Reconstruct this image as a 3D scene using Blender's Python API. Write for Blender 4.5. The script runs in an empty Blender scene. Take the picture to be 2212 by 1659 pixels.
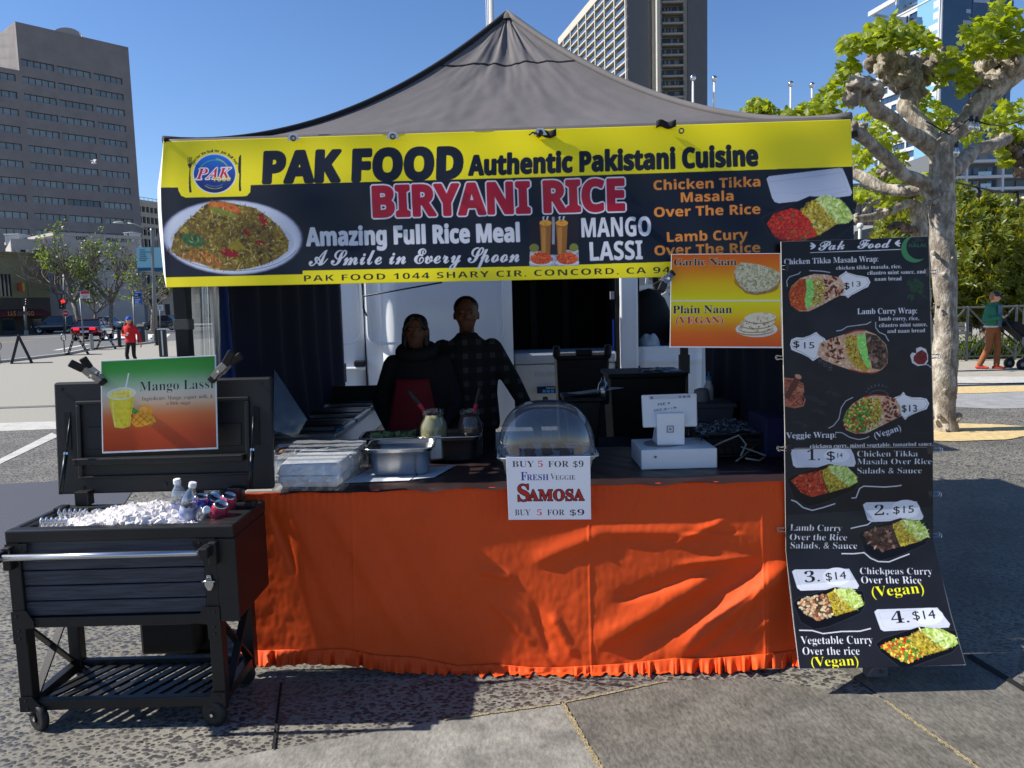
import bpy, bmesh, math, random
import numpy as np
from mathutils import Vector, Matrix, noise
R = math.radians
sc = bpy.context.scene
col = sc.collection
# ------------------------------------------------------------------ camera, sky, sun, exposure
F, CX, CY = 1661.0, 1106.0, 829.5          # photo measured on a 2212 x 1659 grid
PITCH, ROLL, CAMH = R(5.85), R(1.5), 1.62
_f = np.array([0, math.cos(PITCH), -math.sin(PITCH)])
_u0 = np.array([0, math.sin(PITCH), math.cos(PITCH)])
_r0 = np.array([1.0, 0, 0])
_r = _r0*math.cos(ROLL) - _u0*math.sin(ROLL)
_u = _r0*math.sin(ROLL) + _u0*math.cos(ROLL)
cam_d = bpy.data.cameras.new('camera'); cam = bpy.data.objects.new('camera', cam_d); col.objects.link(cam)
cam_d.sensor_width = 36; cam_d.lens = 18/(CX/F); cam_d.clip_end = 3000; cam_d.clip_start = .05
cam.matrix_world = Matrix(((_r[0], _u[0], -_f[0], 0), (_r[1], _u[1], -_f[1], 0), (_r[2], _u[2], -_f[2], CAMH), (0, 0, 0, 1)))
sc.camera = cam
SUN_AZ = np.array([-.745, .012]); SUN_EL = R(41.8)
_az = SUN_AZ/np.linalg.norm(SUN_AZ)
to_sun = Vector((_az[0]*math.cos(SUN_EL), _az[1]*math.cos(SUN_EL), math.sin(SUN_EL)))
w = bpy.data.worlds.new('World'); sc.world = w; w.use_nodes = True
nt = w.node_tree; sky = nt.nodes.new('ShaderNodeTexSky'); sky.sky_type = 'NISHITA'; sky.sun_disc = False
sky.sun_elevation = SUN_EL; sky.sun_rotation = math.atan2(_az[0], _az[1]) % (2*math.pi)
sky.altitude = 50; sky.air_density = 1.0; sky.dust_density = .2; sky.ozone_density = 3.0
hs_ = nt.nodes.new('ShaderNodeHueSaturation'); hs_.inputs['Saturation'].default_value = 1.14; nt.links.new(sky.outputs[0], hs_.inputs['Color'])
tn_ = nt.nodes.new('ShaderNodeMix'); tn_.data_type = 'RGBA'; tn_.blend_type = 'MULTIPLY'; tn_.inputs[0].default_value = 1; tn_.inputs[7].default_value = (1.0, 1.0, 1.13, 1); nt.links.new(hs_.outputs[0], tn_.inputs[6])
nt.links.new(tn_.outputs[2], nt.nodes['Background'].inputs[0]); nt.nodes['Background'].inputs[1].default_value = .083
sun_d = bpy.data.lights.new('sun', 'SUN'); sun_d.energy = 4.7; sun_d.angle = R(.53); sun_d.color = (1, .955, .88)
sun = bpy.data.objects.new('sun', sun_d); col.objects.link(sun); sun.rotation_euler = to_sun.to_track_quat('Z', 'Y').to_euler()
sc.view_settings.view_transform = 'Standard'; sc.view_settings.look = 'None'; sc.view_settings.exposure = .68; sc.view_settings.gamma = 1
sc.cycles.max_bounces = 8; sc.cycles.transparent_max_bounces = 16; sc.cycles.use_denoising = True
sc.cycles.caustics_reflective = False; sc.cycles.caustics_refractive = False

# ------------------------------------------------------------------ measuring helpers
def ray(px, py):
    px = np.asarray(px, float); py = np.asarray(py, float)
    return _f + ((px-CX)/F)[..., None]*_r + ((CY-py)/F)[..., None]*_u
def P(px, py, y):
    """point at world depth y seen at photo position px, py"""
    d = ray(px, py); t = np.asarray(y, float)/d[..., 1]
    p = d*t[..., None]; p[..., 2] += CAMH
    return p if p.ndim > 1 else Vector(p)
def G(px, py, z=0.0):
    d = ray(px, py); t = (z-CAMH)/d[..., 2]
    p = d*np.asarray(t)[..., None]; p[..., 2] += CAMH
    return p if p.ndim > 1 else Vector(p)
def X(px, y, z):
    """world x of photo column px at depth y and height z"""
    py = CY
    for _ in range(3):
        a = P(px, py, y); py -= (z-a.z)/y*F
    return P(px, py, y).x
def Z(px, py, y): return P(px, py, y).z

# ------------------------------------------------------------------ object helpers
ORG = {}
def tag(o, label, cat=None, group=None, kind=None):
    if label: o['label'] = label
    if cat: o['category'] = cat
    if group: o['group'] = group
    if kind: o['kind'] = kind
    return o
def thing(name, label, cat, loc=(0, 0, 0), group=None):
    o = bpy.data.objects.new(name, None); col.objects.link(o); o.location = loc; o.empty_display_size = .1
    ORG[o.name] = Vector(loc)
    return tag(o, label, cat, group)
def link_mesh(me, name, mats, parent=None):
    o = bpy.data.objects.new(name, me); col.objects.link(o)
    for m in (mats if isinstance(mats, (list, tuple)) else [mats]): me.materials.append(m)
    if parent is not None:
        o.parent = parent; ORG[o.name] = ORG.get(parent.name, Vector())
    return o
def copy_tree(o, parent=None):
    c = o.copy(); col.objects.link(c); c.parent = parent
    if parent is not None: c.matrix_parent_inverse = o.matrix_parent_inverse.copy()
    for ch in [k for k in bpy.data.objects if k.parent == o]: copy_tree(ch, c)
    return c

class MB:
    """collects shapes, becomes one mesh object"""
    def __init__(s): s.v = []; s.f = []; s.m = []; s.mi = 0; s.sm = []; s.smooth = False
    def add(s, vs, fs):
        b = len(s.v); s.v += [tuple(v) for v in vs]
        for f in fs: s.f.append(tuple(b+i for i in f)); s.m.append(s.mi); s.sm.append(s.smooth)
    def hexa(s, a):     # 8 points: bottom 4 ccw, top 4 ccw
        s.add(a, [(3, 2, 1, 0), (4, 5, 6, 7), (0, 1, 5, 4), (1, 2, 6, 5), (2, 3, 7, 6), (3, 0, 4, 7)])
    def box(s, x0, x1, y0, y1, z0, z1):
        s.hexa([(x0, y0, z0), (x1, y0, z0), (x1, y1, z0), (x0, y1, z0), (x0, y0, z1), (x1, y0, z1), (x1, y1, z1), (x0, y1, z1)])
    def obox(s, c, ax, ay, az):  # centre and three half axes
        c, ax, ay, az = map(Vector, (c, ax, ay, az))
        s.hexa([c-ax-ay-az, c+ax-ay-az, c+ax+ay-az, c-ax+ay-az, c-ax-ay+az, c+ax-ay+az, c+ax+ay+az, c-ax+ay+az])
    def bar(s, p, q, wd, th, up=(0, 0, 1)):
        p, q = Vector(p), Vector(q); d = (q-p); L = d.length; d.normalize(); upv = Vector(up)
        if abs(d.dot(upv)) > .98: upv = Vector((0, 1, 0))
        sd = d.cross(upv).normalized(); n = sd.cross(d).normalized()
        s.obox((p+q)/2, sd*wd/2, d*L/2, n*th/2)
    def quad(s, a, b, c, d): s.add([a, b, c, d], [(0, 1, 2, 3)])
    def poly(s, pts): s.add(pts, [tuple(range(len(pts)))])
    def prism(s, pts, ext):
        ext = Vector(ext); n = len(pts); a = [Vector(p) for p in pts]; b = [p+ext for p in a]
        s.add(a+b, [tuple(range(n-1, -1, -1)), tuple(range(n, 2*n))]+[(i, (i+1) % n, n+(i+1) % n, n+i) for i in range(n)])
    def tube(s, pts, rad, n=8, caps=True, sx=1.0, jit=None):
        pts = [Vector(p) for p in pts]; k = len(pts)
        if not hasattr(rad, '__len__'): rad = [rad]*k
        vs = []; prev = None
        for i, p in enumerate(pts):
            d = (pts[min(i+1, k-1)]-pts[max(i-1, 0)])
            d = d.normalized() if d.length > 1e-9 else Vector((0, 0, 1))
            if prev is None:
                ref = Vector((0, 0, 1)) if abs(d.z) < .9 else Vector((1, 0, 0))
                a = d.cross(ref).normalized()
            else:
                a = (prev-d*prev.dot(d)); a = a.normalized() if a.length > 1e-6 else d.orthogonal().normalized()
            prev = a; b = d.cross(a)
            for j in range(n):
                t = 2*math.pi*j/n; q = p+(a*math.cos(t)*sx+b*math.sin(t))*rad[i]
                if jit: q = q+(q-p).normalized()*jit(q)
                vs.append(q)
        fs = [(i*n+j, i*n+(j+1) % n, (i+1)*n+(j+1) % n, (i+1)*n+j) for i in range(k-1) for j in range(n)]
        if caps: fs += [tuple(range(n-1, -1, -1)), tuple((k-1)*n+j for j in range(n))]
        s.add(vs, fs)
    def cyl(s, p, q, r0, r1=None, n=12, caps=True): s.tube([p, q], [r0, r0 if r1 is None else r1], n, caps)
    def lathe(s, prof, o, n=16, ax=(0, 0, 1), caps=False):
        o, ax = Vector(o), Vector(ax).normalized(); a = ax.orthogonal().normalized(); b = ax.cross(a); k = len(prof)
        vs = [o+ax*h+(a*math.cos(2*math.pi*j/n)+b*math.sin(2*math.pi*j/n))*r for r, h in prof for j in range(n)]
        fs = [(i*n+j, i*n+(j+1) % n, (i+1)*n+(j+1) % n, (i+1)*n+j) for i in range(k-1) for j in range(n)]
        if caps: fs += [tuple(range(n-1, -1, -1)), tuple((k-1)*n+j for j in range(n))]
        s.add(vs, fs)
    def ball(s, c, r, n=10, rz=None, M=None):
        c = Vector(c); r = (r, r, r) if not hasattr(r, '__len__') else r; vs = []; m = max(4, n*2//3)
        for i in range(m+1):
            th = math.pi*i/m
            for j in range(n):
                ph = 2*math.pi*j/n; q = Vector((r[0]*math.sin(th)*math.cos(ph), r[1]*math.sin(th)*math.sin(ph), r[2]*math.cos(th)))
                vs.append(c+(M @ q if M else q))
        s.add(vs, [(i*n+j, (i+1)*n+j, (i+1)*n+(j+1) % n, i*n+(j+1) % n) for i in range(m) for j in range(n)])
    def grid(s, fn, nu, nv):
        b = [fn(i/nu, j/nv) for j in range(nv+1) for i in range(nu+1)]
        s.add(b, [(j*(nu+1)+i, j*(nu+1)+i+1, (j+1)*(nu+1)+i+1, (j+1)*(nu+1)+i) for j in range(nv) for i in range(nu)])
    def build(s, name, mats, parent=None, bevel=0, seg=2, smooth=None, solid=0, remesh=0, subd=0, weld=False, angle=35):
        o0 = ORG.get(parent.name, Vector()) if parent is not None else Vector()
        me = bpy.data.meshes.new(name); me.from_pydata([(a-o0.x, b-o0.y, c-o0.z) for a, b, c in s.v], [], s.f)
        me.polygons.foreach_set('material_index', s.m)
        me.polygons.foreach_set('use_smooth', s.sm if smooth is None else [smooth]*len(s.f)); me.update()
        o = link_mesh(me, name, mats, parent)
        if weld: o.modifiers.new('weld', 'WELD').merge_threshold = 1e-4
        if remesh:
            md = o.modifiers.new('remesh', 'REMESH'); md.mode = 'VOXEL'; md.voxel_size = remesh; md.use_smooth_shade = True
            sm_ = o.modifiers.new('smooth', 'SMOOTH'); sm_.iterations = 4; sm_.factor = .5
        if solid: md = o.modifiers.new('solid', 'SOLIDIFY'); md.thickness = solid; md.offset = 0
        if bevel:
            md = o.modifiers.new('bevel', 'BEVEL'); md.width = bevel; md.segments = seg; md.limit_method = 'ANGLE'; md.angle_limit = R(40)
        if subd: md = o.modifiers.new('sub', 'SUBSURF'); md.levels = md.render_levels = subd
        return o

# ------------------------------------------------------------------ materials
def lin(c):
    c = np.asarray(c, float)/255.0
    return np.where(c <= .04045, c/12.92, ((c+.055)/1.055)**2.4)
def L4(c): return tuple(float(k) for k in lin(c))+(1,)
MATS = {}
def mat(name, c, rough=.6, metal=0.0, var=0.0, scale=8.0, bump=0.0, bscale=60.0, spec=.5, alpha=1.0, trans=0.0, c2=None, sheen=0, coat=0, dirt=None, emit=None, ior=1.45):
    if name in MATS: return MATS[name]
    m = bpy.data.materials.new(name); m.use_nodes = True; n = m.node_tree; b = n.nodes['Principled BSDF']; I = b.inputs
    I['Base Color'].default_value = L4(c); I['Roughness'].default_value = rough; I['Metallic'].default_value = metal
    I['Specular IOR Level'].default_value = spec; I['Alpha'].default_value = alpha; I['Transmission Weight'].default_value = trans; I['IOR'].default_value = ior
    if coat: I['Coat Weight'].default_value = coat; I['Coat Roughness'].default_value = .06
    if sheen: I['Sheen Weight'].default_value = sheen
    if emit: I['Emission Color'].default_value = L4(c); I['Emission Strength'].default_value = emit
    if var or bump or c2:
        tc = n.nodes.new('ShaderNodeTexCoord')
        if var or c2:
            t = n.nodes.new('ShaderNodeTexNoise'); t.inputs['Scale'].default_value = scale; t.inputs['Detail'].default_value = 6; t.inputs['Roughness'].default_value = .65
            n.links.new(tc.outputs['Object'], t.inputs['Vector'])
            r = n.nodes.new('ShaderNodeValToRGB'); r.color_ramp.elements[0].position = .3; r.color_ramp.elements[1].position = .72
            a = lin(c)
            r.color_ramp.elements[0].color = tuple(a*(1-var))+(1,)
            r.color_ramp.elements[1].color = L4(c2) if c2 is not None else tuple(np.minimum(a*(1+var), 1))+(1,)
            n.links.new(t.outputs['Fac'], r.inputs[0]); n.links.new(r.outputs[0], I['Base Color'])
        if bump:
            t2 = n.nodes.new('ShaderNodeTexNoise'); t2.inputs['Scale'].default_value = bscale; t2.inputs['Detail'].default_value = 4
            n.links.new(tc.outputs['Object'], t2.inputs['Vector'])
            bp = n.nodes.new('ShaderNodeBump'); bp.inputs['Strength'].default_value = bump; bp.inputs['Distance'].default_value = .01
            n.links.new(t2.outputs['Fac'], bp.inputs['Height']); n.links.new(bp.outputs[0], I['Normal'])
    MATS[name] = m
    return m
def vcol_mat(name, rough=.45, spec=.4, coat=0):
    if name in MATS: return MATS[name]
    m = mat(name, (200, 200, 200), rough, spec=spec, coat=coat); n = m.node_tree
    a = n.nodes.new('ShaderNodeVertexColor'); a.layer_name = 'print'
    n.links.new(a.outputs[0], n.nodes['Principled BSDF'].inputs['Base Color'])
    return m
def glassy(name, tint=(255, 255, 255), rough=.03, clear=.85, cloud=.12):
    """thin clear plastic or glass: mostly see-through with a mirror sheen that grows at grazing angles"""
    if name in MATS: return MATS[name]
    m = bpy.data.materials.new(name); m.use_nodes = True; n = m.node_tree; n.nodes.clear()
    out = n.nodes.new('ShaderNodeOutputMaterial'); mx = n.nodes.new('ShaderNodeMixShader'); tr = n.nodes.new('ShaderNodeBsdfTransparent'); gl = n.nodes.new('ShaderNodeBsdfPrincipled'); g2 = n.nodes.new('ShaderNodeBsdfGlossy'); mg = n.nodes.new('ShaderNodeMixShader')
    tr.inputs[0].default_value = L4(tint); gl.inputs['Base Color'].default_value = L4(tint); gl.inputs['Roughness'].default_value = rough; gl.inputs['Specular IOR Level'].default_value = .9
    lw = n.nodes.new('ShaderNodeLayerWeight'); lw.inputs[0].default_value = .35
    ma = n.nodes.new('ShaderNodeMath'); ma.operation = 'MULTIPLY_ADD'; ma.inputs[1].default_value = .5; ma.inputs[2].default_value = 1-clear; ma.use_clamp = True
    n.links.new(lw.outputs['Facing'], ma.inputs[0]); n.links.new(ma.outputs[0], mx.inputs[0]); g2.inputs[1].default_value = rough; mg.inputs[0].default_value = cloud; n.links.new(g2.outputs[0], mg.inputs[1]); n.links.new(gl.outputs[0], mg.inputs[2]); n.links.new(tr.outputs[0], mx.inputs[1]); n.links.new(mg.outputs[0], mx.inputs[2]); n.links.new(mx.outputs[0], out.inputs[0])
    MATS[name] = m
    return m
BLACK_METAL = mat('black_powder_coat', (24, 24, 25), .44, var=.4, scale=9, bump=.08, bscale=300)
BLACK_PLASTIC = mat('black_plastic', (22, 22, 23), .5, bump=.06, bscale=250)
BLACK_CLOTH = mat('black_cloth', (17, 16, 18), .85, var=.2, scale=5)
STEEL = mat('stainless_steel', (205, 205, 202), .27, 1.0, var=.12, scale=6, bump=.03, bscale=90)
CHROME = mat('bright_metal', (205, 205, 205), .18, 1.0)
WHITE_PLASTIC = mat('white_plastic', (225, 226, 228), .35)
# ------------------------------------------------------------------ flat printed art (painted into a colour layer of the sheet itself)
def _sty(s, style):
    o = ''
    for c in s:
        k = ord(c)
        if style == 'serif':
            c = chr(0x1D400+k-65) if 'A' <= c <= 'Z' else chr(0x1D41A+k-97) if 'a' <= c <= 'z' else chr(0x1D7CE+k-48) if c.isdigit() else c
        elif style == 'script':
            c = chr(0x1D4D0+k-65) if 'A' <= c <= 'Z' else chr(0x1D4EA+k-97) if 'a' <= c <= 'z' else c
        elif style == 'ital':
            c = chr(0x1D468+k-65) if 'A' <= c <= 'Z' else chr(0x1D482+k-97) if 'a' <= c <= 'z' else c
        elif style == 'bold':
            c = chr(0x1D5D4+k-65) if 'A' <= c <= 'Z' else chr(0x1D5EE+k-97) if 'a' <= c <= 'z' else chr(0x1D7EC+k-48) if c.isdigit() else c
        o += c
    return o
_TT = {}
def text_tris(s, style='bold', off=0.0, sp=1.0):
    key = (s, style, 0, sp)
    if key in _TT: return _TT[key]
    c = bpy.data.curves.new('t', 'FONT'); c.body = _sty(s, style); c.size = 1; c.resolution_u = 3; c.space_character = sp; c.fill_mode = 'FRONT'
    o = bpy.data.objects.new('t', c); col.objects.link(o)
    bpy.context.view_layer.update()
    me = o.evaluated_get(bpy.context.evaluated_depsgraph_get()).to_mesh(); me.calc_loop_triangles()
    v = np.array([x.co[:2] for x in me.vertices]) if len(me.vertices) else np.zeros((1, 2))
    t = np.array([x.vertices[:] for x in me.loop_triangles], int).reshape(-1, 3)
    bpy.data.objects.remove(o); bpy.data.curves.remove(c)
    _TT[key] = (v, t)
    return v, t
SS = 3
def ras_tris(V, T, grow=0.0):
    """anti-aliased coverage of triangles (pixel coordinates); returns x0,y0,mask"""
    e_ = int(abs(grow))+2; x0, y0 = np.floor(V.min(0)).astype(int)-e_; x1, y1 = np.ceil(V.max(0)).astype(int)+e_+1
    m = np.zeros(((y1-y0)*SS, (x1-x0)*SS), bool); Q = (V-[x0, y0])*SS
    for a, b, c in T:
        A, B, C = Q[a], Q[b], Q[c]
        lo = np.maximum(np.floor(np.minimum(np.minimum(A, B), C)).astype(int), 0); hi = np.ceil(np.maximum(np.maximum(A, B), C)).astype(int)+1
        ys = np.arange(lo[1], hi[1])[:, None]+.5; xs = np.arange(lo[0], hi[0])[None]+.5
        d = lambda p, q: (q[0]-p[0])*(ys-p[1])-(q[1]-p[1])*(xs-p[0])
        e = (d(A, B), d(B, C), d(C, A)); k = ((e[0] >= 0) & (e[1] >= 0) & (e[2] >= 0)) | ((e[0] <= 0) & (e[1] <= 0) & (e[2] <= 0))
        s = m[lo[1]:hi[1], lo[0]:hi[0]]; s |= k[:s.shape[0], :s.shape[1]]
    r = int(round(abs(grow)*SS))
    if r:
        b = m if grow > 0 else ~m; o = b.copy()
        for dy in range(-r, r+1):
            for dx in range(-r, r+1):
                if dx*dx+dy*dy <= r*r+.5: o |= np.roll(np.roll(b, dy, 0), dx, 1)
        m = o if grow > 0 else ~o
    h, w_ = m.shape
    return x0, y0, m.reshape(h//SS, SS, w_//SS, SS).mean((1, 3))
def ras_poly(p):
    p = np.asarray(p, float); x0, y0 = np.floor(p.min(0)).astype(int)-1; x1, y1 = np.ceil(p.max(0)).astype(int)+2
    H_, W_ = (y1-y0)*SS, (x1-x0)*SS; q = (p-[x0, y0])*SS; m = np.zeros((H_, W_), bool)
    xs = np.arange(W_)[None]+.5; ys = np.arange(H_)[:, None]+.5
    for i in range(len(q)):
        a, b = q[i], q[(i+1) % len(q)]
        if a[1] == b[1]: continue
        lo, hi = sorted((a[1], b[1])); r0, r1 = max(int(lo)-1, 0), min(int(hi)+2, H_)
        yy = ys[r0:r1]; m[r0:r1] ^= ((yy > lo) & (yy <= hi)) & (xs > a[0]+(yy-a[1])/(b[1]-a[1])*(b[0]-a[0]))
    return x0, y0, m.reshape(H_//SS, SS, W_//SS, SS).mean((1, 3))
def vnoise(h, w_, s, rng):
    """smooth value noise, cell size s"""
    g = rng.random((int(h/s)+3, int(w_/s)+3)); y = np.arange(h)/s; x = np.arange(w_)/s
    yi, xi = y.astype(int), x.astype(int); fy = (y-yi)[:, None]; fx = (x-xi)[None]; fy = fy*fy*(3-2*fy); fx = fx*fx*(3-2*fx)
    a = g[yi][:, xi]; b = g[yi][:, xi+1]; c = g[yi+1][:, xi]; d = g[yi+1][:, xi+1]
    return (a*(1-fx)+b*fx)*(1-fy)+(c*(1-fx)+d*fx)*fy
class Canvas:
    """rows: list of (left_px, left_py, right_px, right_py) from top to bottom, photo grid"""
    def __init__(s, rows, bg, res=1.0, seed=1):
        s.rows = np.array(rows, float); k = len(rows)
        s.W = int(np.hypot(s.rows[0][2]-s.rows[0][0], s.rows[0][3]-s.rows[0][1])*res)
        seg = np.hypot(np.diff(s.rows[:, 0]), np.diff(s.rows[:, 1])); s.vv = np.concatenate([[0], np.cumsum(seg)])/seg.sum()
        s.H = int(seg.sum()*res); s.res = res; s.a = np.empty((s.H, s.W, 3)); s.a[:] = bg; s.rng = np.random.default_rng(seed); s.fr = (0, 0, 1.0)
    def fwd(s, u, v):
        r = [np.interp(v, s.vv, s.rows[:, i]) for i in range(4)]
        return r[0]+(r[2]-r[0])*u, r[1]+(r[3]-r[1])*u
    def inv(s, pts):
        p = np.atleast_2d(np.asarray(pts, float))*s.fr[2]+np.array(s.fr[:2]); u = np.full(len(p), .5); v = np.full(len(p), .5)
        e = 1e-3
        for _ in range(12):
            vc = np.clip(v, 0, 1-e)
            x, y = s.fwd(u, vc); xu, yu = s.fwd(u+e, vc); xv, yv = s.fwd(u, vc+e)
            a, b, c, d = (xu-x)/e, (xv-x)/e, (yu-y)/e, (yv-y)/e; D_ = a*d-b*c; dx, dy = p[:, 0]-x, p[:, 1]-y
            u = u+(d*dx-b*dy)/D_; v = np.clip(vc+(a*dy-c*dx)/D_, -.05, 1.05)
        return np.stack([u*s.W, v*s.H], 1)
    def put(s, x0, y0, m, c, alpha=1.0):
        h, w_ = m.shape; a0, b0 = max(x0, 0), max(y0, 0); a1, b1 = min(x0+w_, s.W), min(y0+h, s.H)
        if a1 <= a0 or b1 <= b0: return
        mm = m[b0-y0:b1-y0, a0-x0:a1-x0, None]*alpha; s.a[b0:b1, a0:a1] = s.a[b0:b1, a0:a1]*(1-mm)+np.asarray(c, float)*mm
    def cpoly(s, q, c, alpha=1.0): x0, y0, m = ras_poly(q); s.put(x0, y0, m, c, alpha)
    def poly(s, p, c, alpha=1.0): s.cpoly(s.inv(p), c, alpha)
    def ell(s, x, y, rx, ry, c, ang=0, alpha=1.0, n=36): s.poly(s.ep(x, y, rx, ry, ang, n), c, alpha)
    def ep(s, x, y, rx, ry, ang=0, n=36, a0=0, a1=360):
        t = np.radians(np.linspace(a0, a1, n, endpoint=(a1-a0) < 360)); ca, sa = math.cos(R(ang)), math.sin(R(ang))
        ex, ey = rx*np.cos(t), ry*np.sin(t)
        return np.stack([x+ex*ca-ey*sa, y+ex*sa+ey*ca], 1)
    def line(s, p, wd, c, alpha=1.0, closed=False, taper=False):
        q = s.inv(p); q = np.vstack([q, q[:1]]) if closed else q; k = len(q)
        d = np.gradient(q, axis=0); nrm = np.stack([-d[:, 1], d[:, 0]], 1); nrm /= np.linalg.norm(nrm, axis=1)[:, None]+1e-9
        ww = np.full(k, wd*s.fr[2]*s.res/2.0)
        if taper: ww = ww*np.sin(np.linspace(.25, math.pi-.25, k))
        s.cpoly(np.vstack([q+nrm*ww[:, None], (q-nrm*ww[:, None])[::-1]]), c, alpha)
    def text(s, t, x0, y, x1, h, c, style='bold', off=0.0, outline=None, ow=2, ang=0.0, shadow=None, sp=1.0, y1=None):
        """t from photo column x0 to x1, baseline at row y (y1 at its right end), capital height h"""
        v, tr = text_tris(t, style, off, sp); hv, _ = text_tris('H', style, off); ch = hv[:, 1].max()
        q0 = s.inv([(x0, y)])[0]; q1 = s.inv([(x1, y if y1 is None else y1)])[0]; wd = np.linalg.norm(q1-q0)
        if y1 is None: dirv = np.array([1.0, 0])
        else: dirv = (q1-q0)/wd
        mn, mx = v[:, 0].min(), v[:, 0].max(); X_ = (v[:, 0]-mn)/(mx-mn)*wd; Y_ = -v[:, 1]/ch*h*s.fr[2]*s.res
        V = q0+X_[:, None]*dirv+Y_[:, None]*np.array([-dirv[1], dirv[0]])
        a0, b0, m = ras_tris(V, tr, off/ch*h*s.fr[2]*s.res)
        if outline is not None:
            r = ow; mp = np.pad(m, r+1); o = mp.copy()
            for dy in range(-r, r+1):
                for dx in range(-r, r+1):
                    if dx*dx+dy*dy <= (r+.3)**2: o = np.maximum(o, np.roll(np.roll(mp, dy, 0), dx, 1))
            s.put(a0-r-1, b0-r-1, o, outline)
        if shadow is not None: s.put(a0+1, b0+1, m, shadow, .8)
        s.put(a0, b0, m, c)
    def region(s, p):
        x0, y0, m = ras_poly(s.inv(p)); return x0, y0, m
    def mottle(s, p, cols, cell=3.0, amp=1.0, oct_=3):
        """fills region p with a broken mixture of the colours"""
        x0, y0, m = s.region(p); h, w_ = m.shape; n = sum(vnoise(h, w_, cell*s.res*2**(-i)+1e-3 if cell*s.res*2**(-i) > .7 else .7, s.rng)*.6**i for i in range(oct_))
        n = (n-n.min())/(np.ptp(n)+1e-9); n = np.clip((n-.5)*1.5+.5, 0, .9999); cols = np.asarray(cols, float); k = len(cols)-1
        f = n*k; i = f.astype(int); fr = (f-i)[..., None]; cc = cols[i]*(1-fr)+cols[np.minimum(i+1, k)]*fr
        a0, b0 = max(x0, 0), max(y0, 0); a1, b1 = min(x0+w_, s.W), min(y0+h, s.H)
        mm = m[b0-y0:b1-y0, a0-x0:a1-x0, None]*amp; s.a[b0:b1, a0:a1] = s.a[b0:b1, a0:a1]*(1-mm)+cc[b0-y0:b1-y0, a0-x0:a1-x0]*mm
    def soft(s, p, n=1):
        x0, y0, m = s.region(p); h, w_ = m.shape; a0, b0 = max(x0, 1), max(y0, 1); a1, b1 = min(x0+w_, s.W-1), min(y0+h, s.H-1); mm = m[b0-y0:b1-y0, a0-x0:a1-x0, None]
        for _ in range(n):
            t = sum(s.a[b0+i:b1+i, a0+j:a1+j]*(.25, .125, .0625)[abs(i)+abs(j)] for i in (-1, 0, 1) for j in (-1, 0, 1)); s.a[b0:b1, a0:a1] = s.a[b0:b1, a0:a1]*(1-mm)+t*mm
    def bits(s, p, cols, n, l0, l1, w0, w1, bend=.4, edge=.5):
        """scatters n little grains / strips / cubes inside region p"""
        q = s.inv(p); x0, y0, m = ras_poly(q); ys, xs = np.nonzero(m > edge)
        if not len(xs): return
        for _ in range(n):
            i = s.rng.integers(len(xs)); c = np.asarray(cols[s.rng.integers(len(cols))], float)*s.rng.uniform(.82, 1.12); c = np.clip(c, 0, 255)
            l, wd, a = s.rng.uniform(l0, l1)*s.res, s.rng.uniform(w0, w1)*s.res, s.rng.uniform(0, math.pi); o = np.array([xs[i]+x0, ys[i]+y0], float)
            b = s.rng.uniform(-bend, bend); pts = []
            for t in (-1, -.5, 0, .5, 1):
                aa = a+b*t; pts.append(o+np.array([math.cos(a), math.sin(a)])*l/2*t+np.array([-math.sin(a), math.cos(a)])*b*l/2*(t*t))
            pts = np.array(pts); d = np.gradient(pts, axis=0); nn = np.stack([-d[:, 1], d[:, 0]], 1); nn /= np.linalg.norm(nn, axis=1)[:, None]+1e-9
            ww = wd/2*np.array([.45, .9, 1, .9, .45])[:, None]; s.cpoly(np.vstack([pts+nn*ww, (pts-nn*ww)[::-1]]), c)
    def vgrad(s, stops, u0=0, u1=1, v0=0, v1=1):
        r0, r1, c0, c1 = int(v0*s.H), int(v1*s.H), int(u0*s.W), int(u1*s.W); v = np.linspace(0, 1, r1-r0)
        for k in range(3): s.a[r0:r1, c0:c1, k] = np.interp(v, [q[0] for q in stops], [q[1][k] for q in stops])[:, None]
    def sheet(s, name, m, parent, yfn, thick=.002, back=None):
        """the print as a finely divided sheet at world depth yfn(u, v)"""
        u, v = np.meshgrid((np.arange(s.W)+.5)/s.W, (np.arange(s.H)+.5)/s.H)
        u = (u-u.min())/np.ptp(u); v = (v-v.min())/np.ptp(v)
        px, py = s.fwd(u.ravel(), v.ravel()); yy = yfn(u.ravel(), v.ravel()); p = P(px, py, yy)
        org = ORG.get(parent.name, Vector()) if parent is not None else Vector(); p = p-np.array(org)
        W_, H_ = s.W, s.H; idx = np.arange(W_*H_).reshape(H_, W_)
        fc = np.stack([idx[1:, :-1], idx[1:, 1:], idx[:-1, 1:], idx[:-1, :-1]], -1).reshape(-1, 4)
        # rim and back so the sheet has a thickness
        ring = np.concatenate([idx[0, :], idx[1:, -1], idx[-1, -2::-1], idx[-2:0:-1, 0]]); nb = len(ring); pb = p[ring]+np.array([0, thick, 0])
        st = 12; ui = np.unique(np.r_[np.arange(0, W_, st), W_-1]); vi = np.unique(np.r_[np.arange(0, H_, st), H_-1])
        gb = p.reshape(H_, W_, 3)[vi][:, ui]+np.array([0, thick, 0]); nbk = len(ui); base2 = W_*H_+nb
        bi = np.arange(len(vi)*nbk).reshape(len(vi), nbk)+base2
        rim = np.stack([ring, np.roll(ring, -1), np.roll(np.arange(nb)+W_*H_, -1), np.arange(nb)+W_*H_], -1)
        bk = np.stack([bi[:-1, :-1], bi[:-1, 1:], bi[1:, 1:], bi[1:, :-1]], -1).reshape(-1, 4)
        allv = np.vstack([p, pb, gb.reshape(-1, 3)]); allf = np.vstack([fc, rim, bk])
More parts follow.
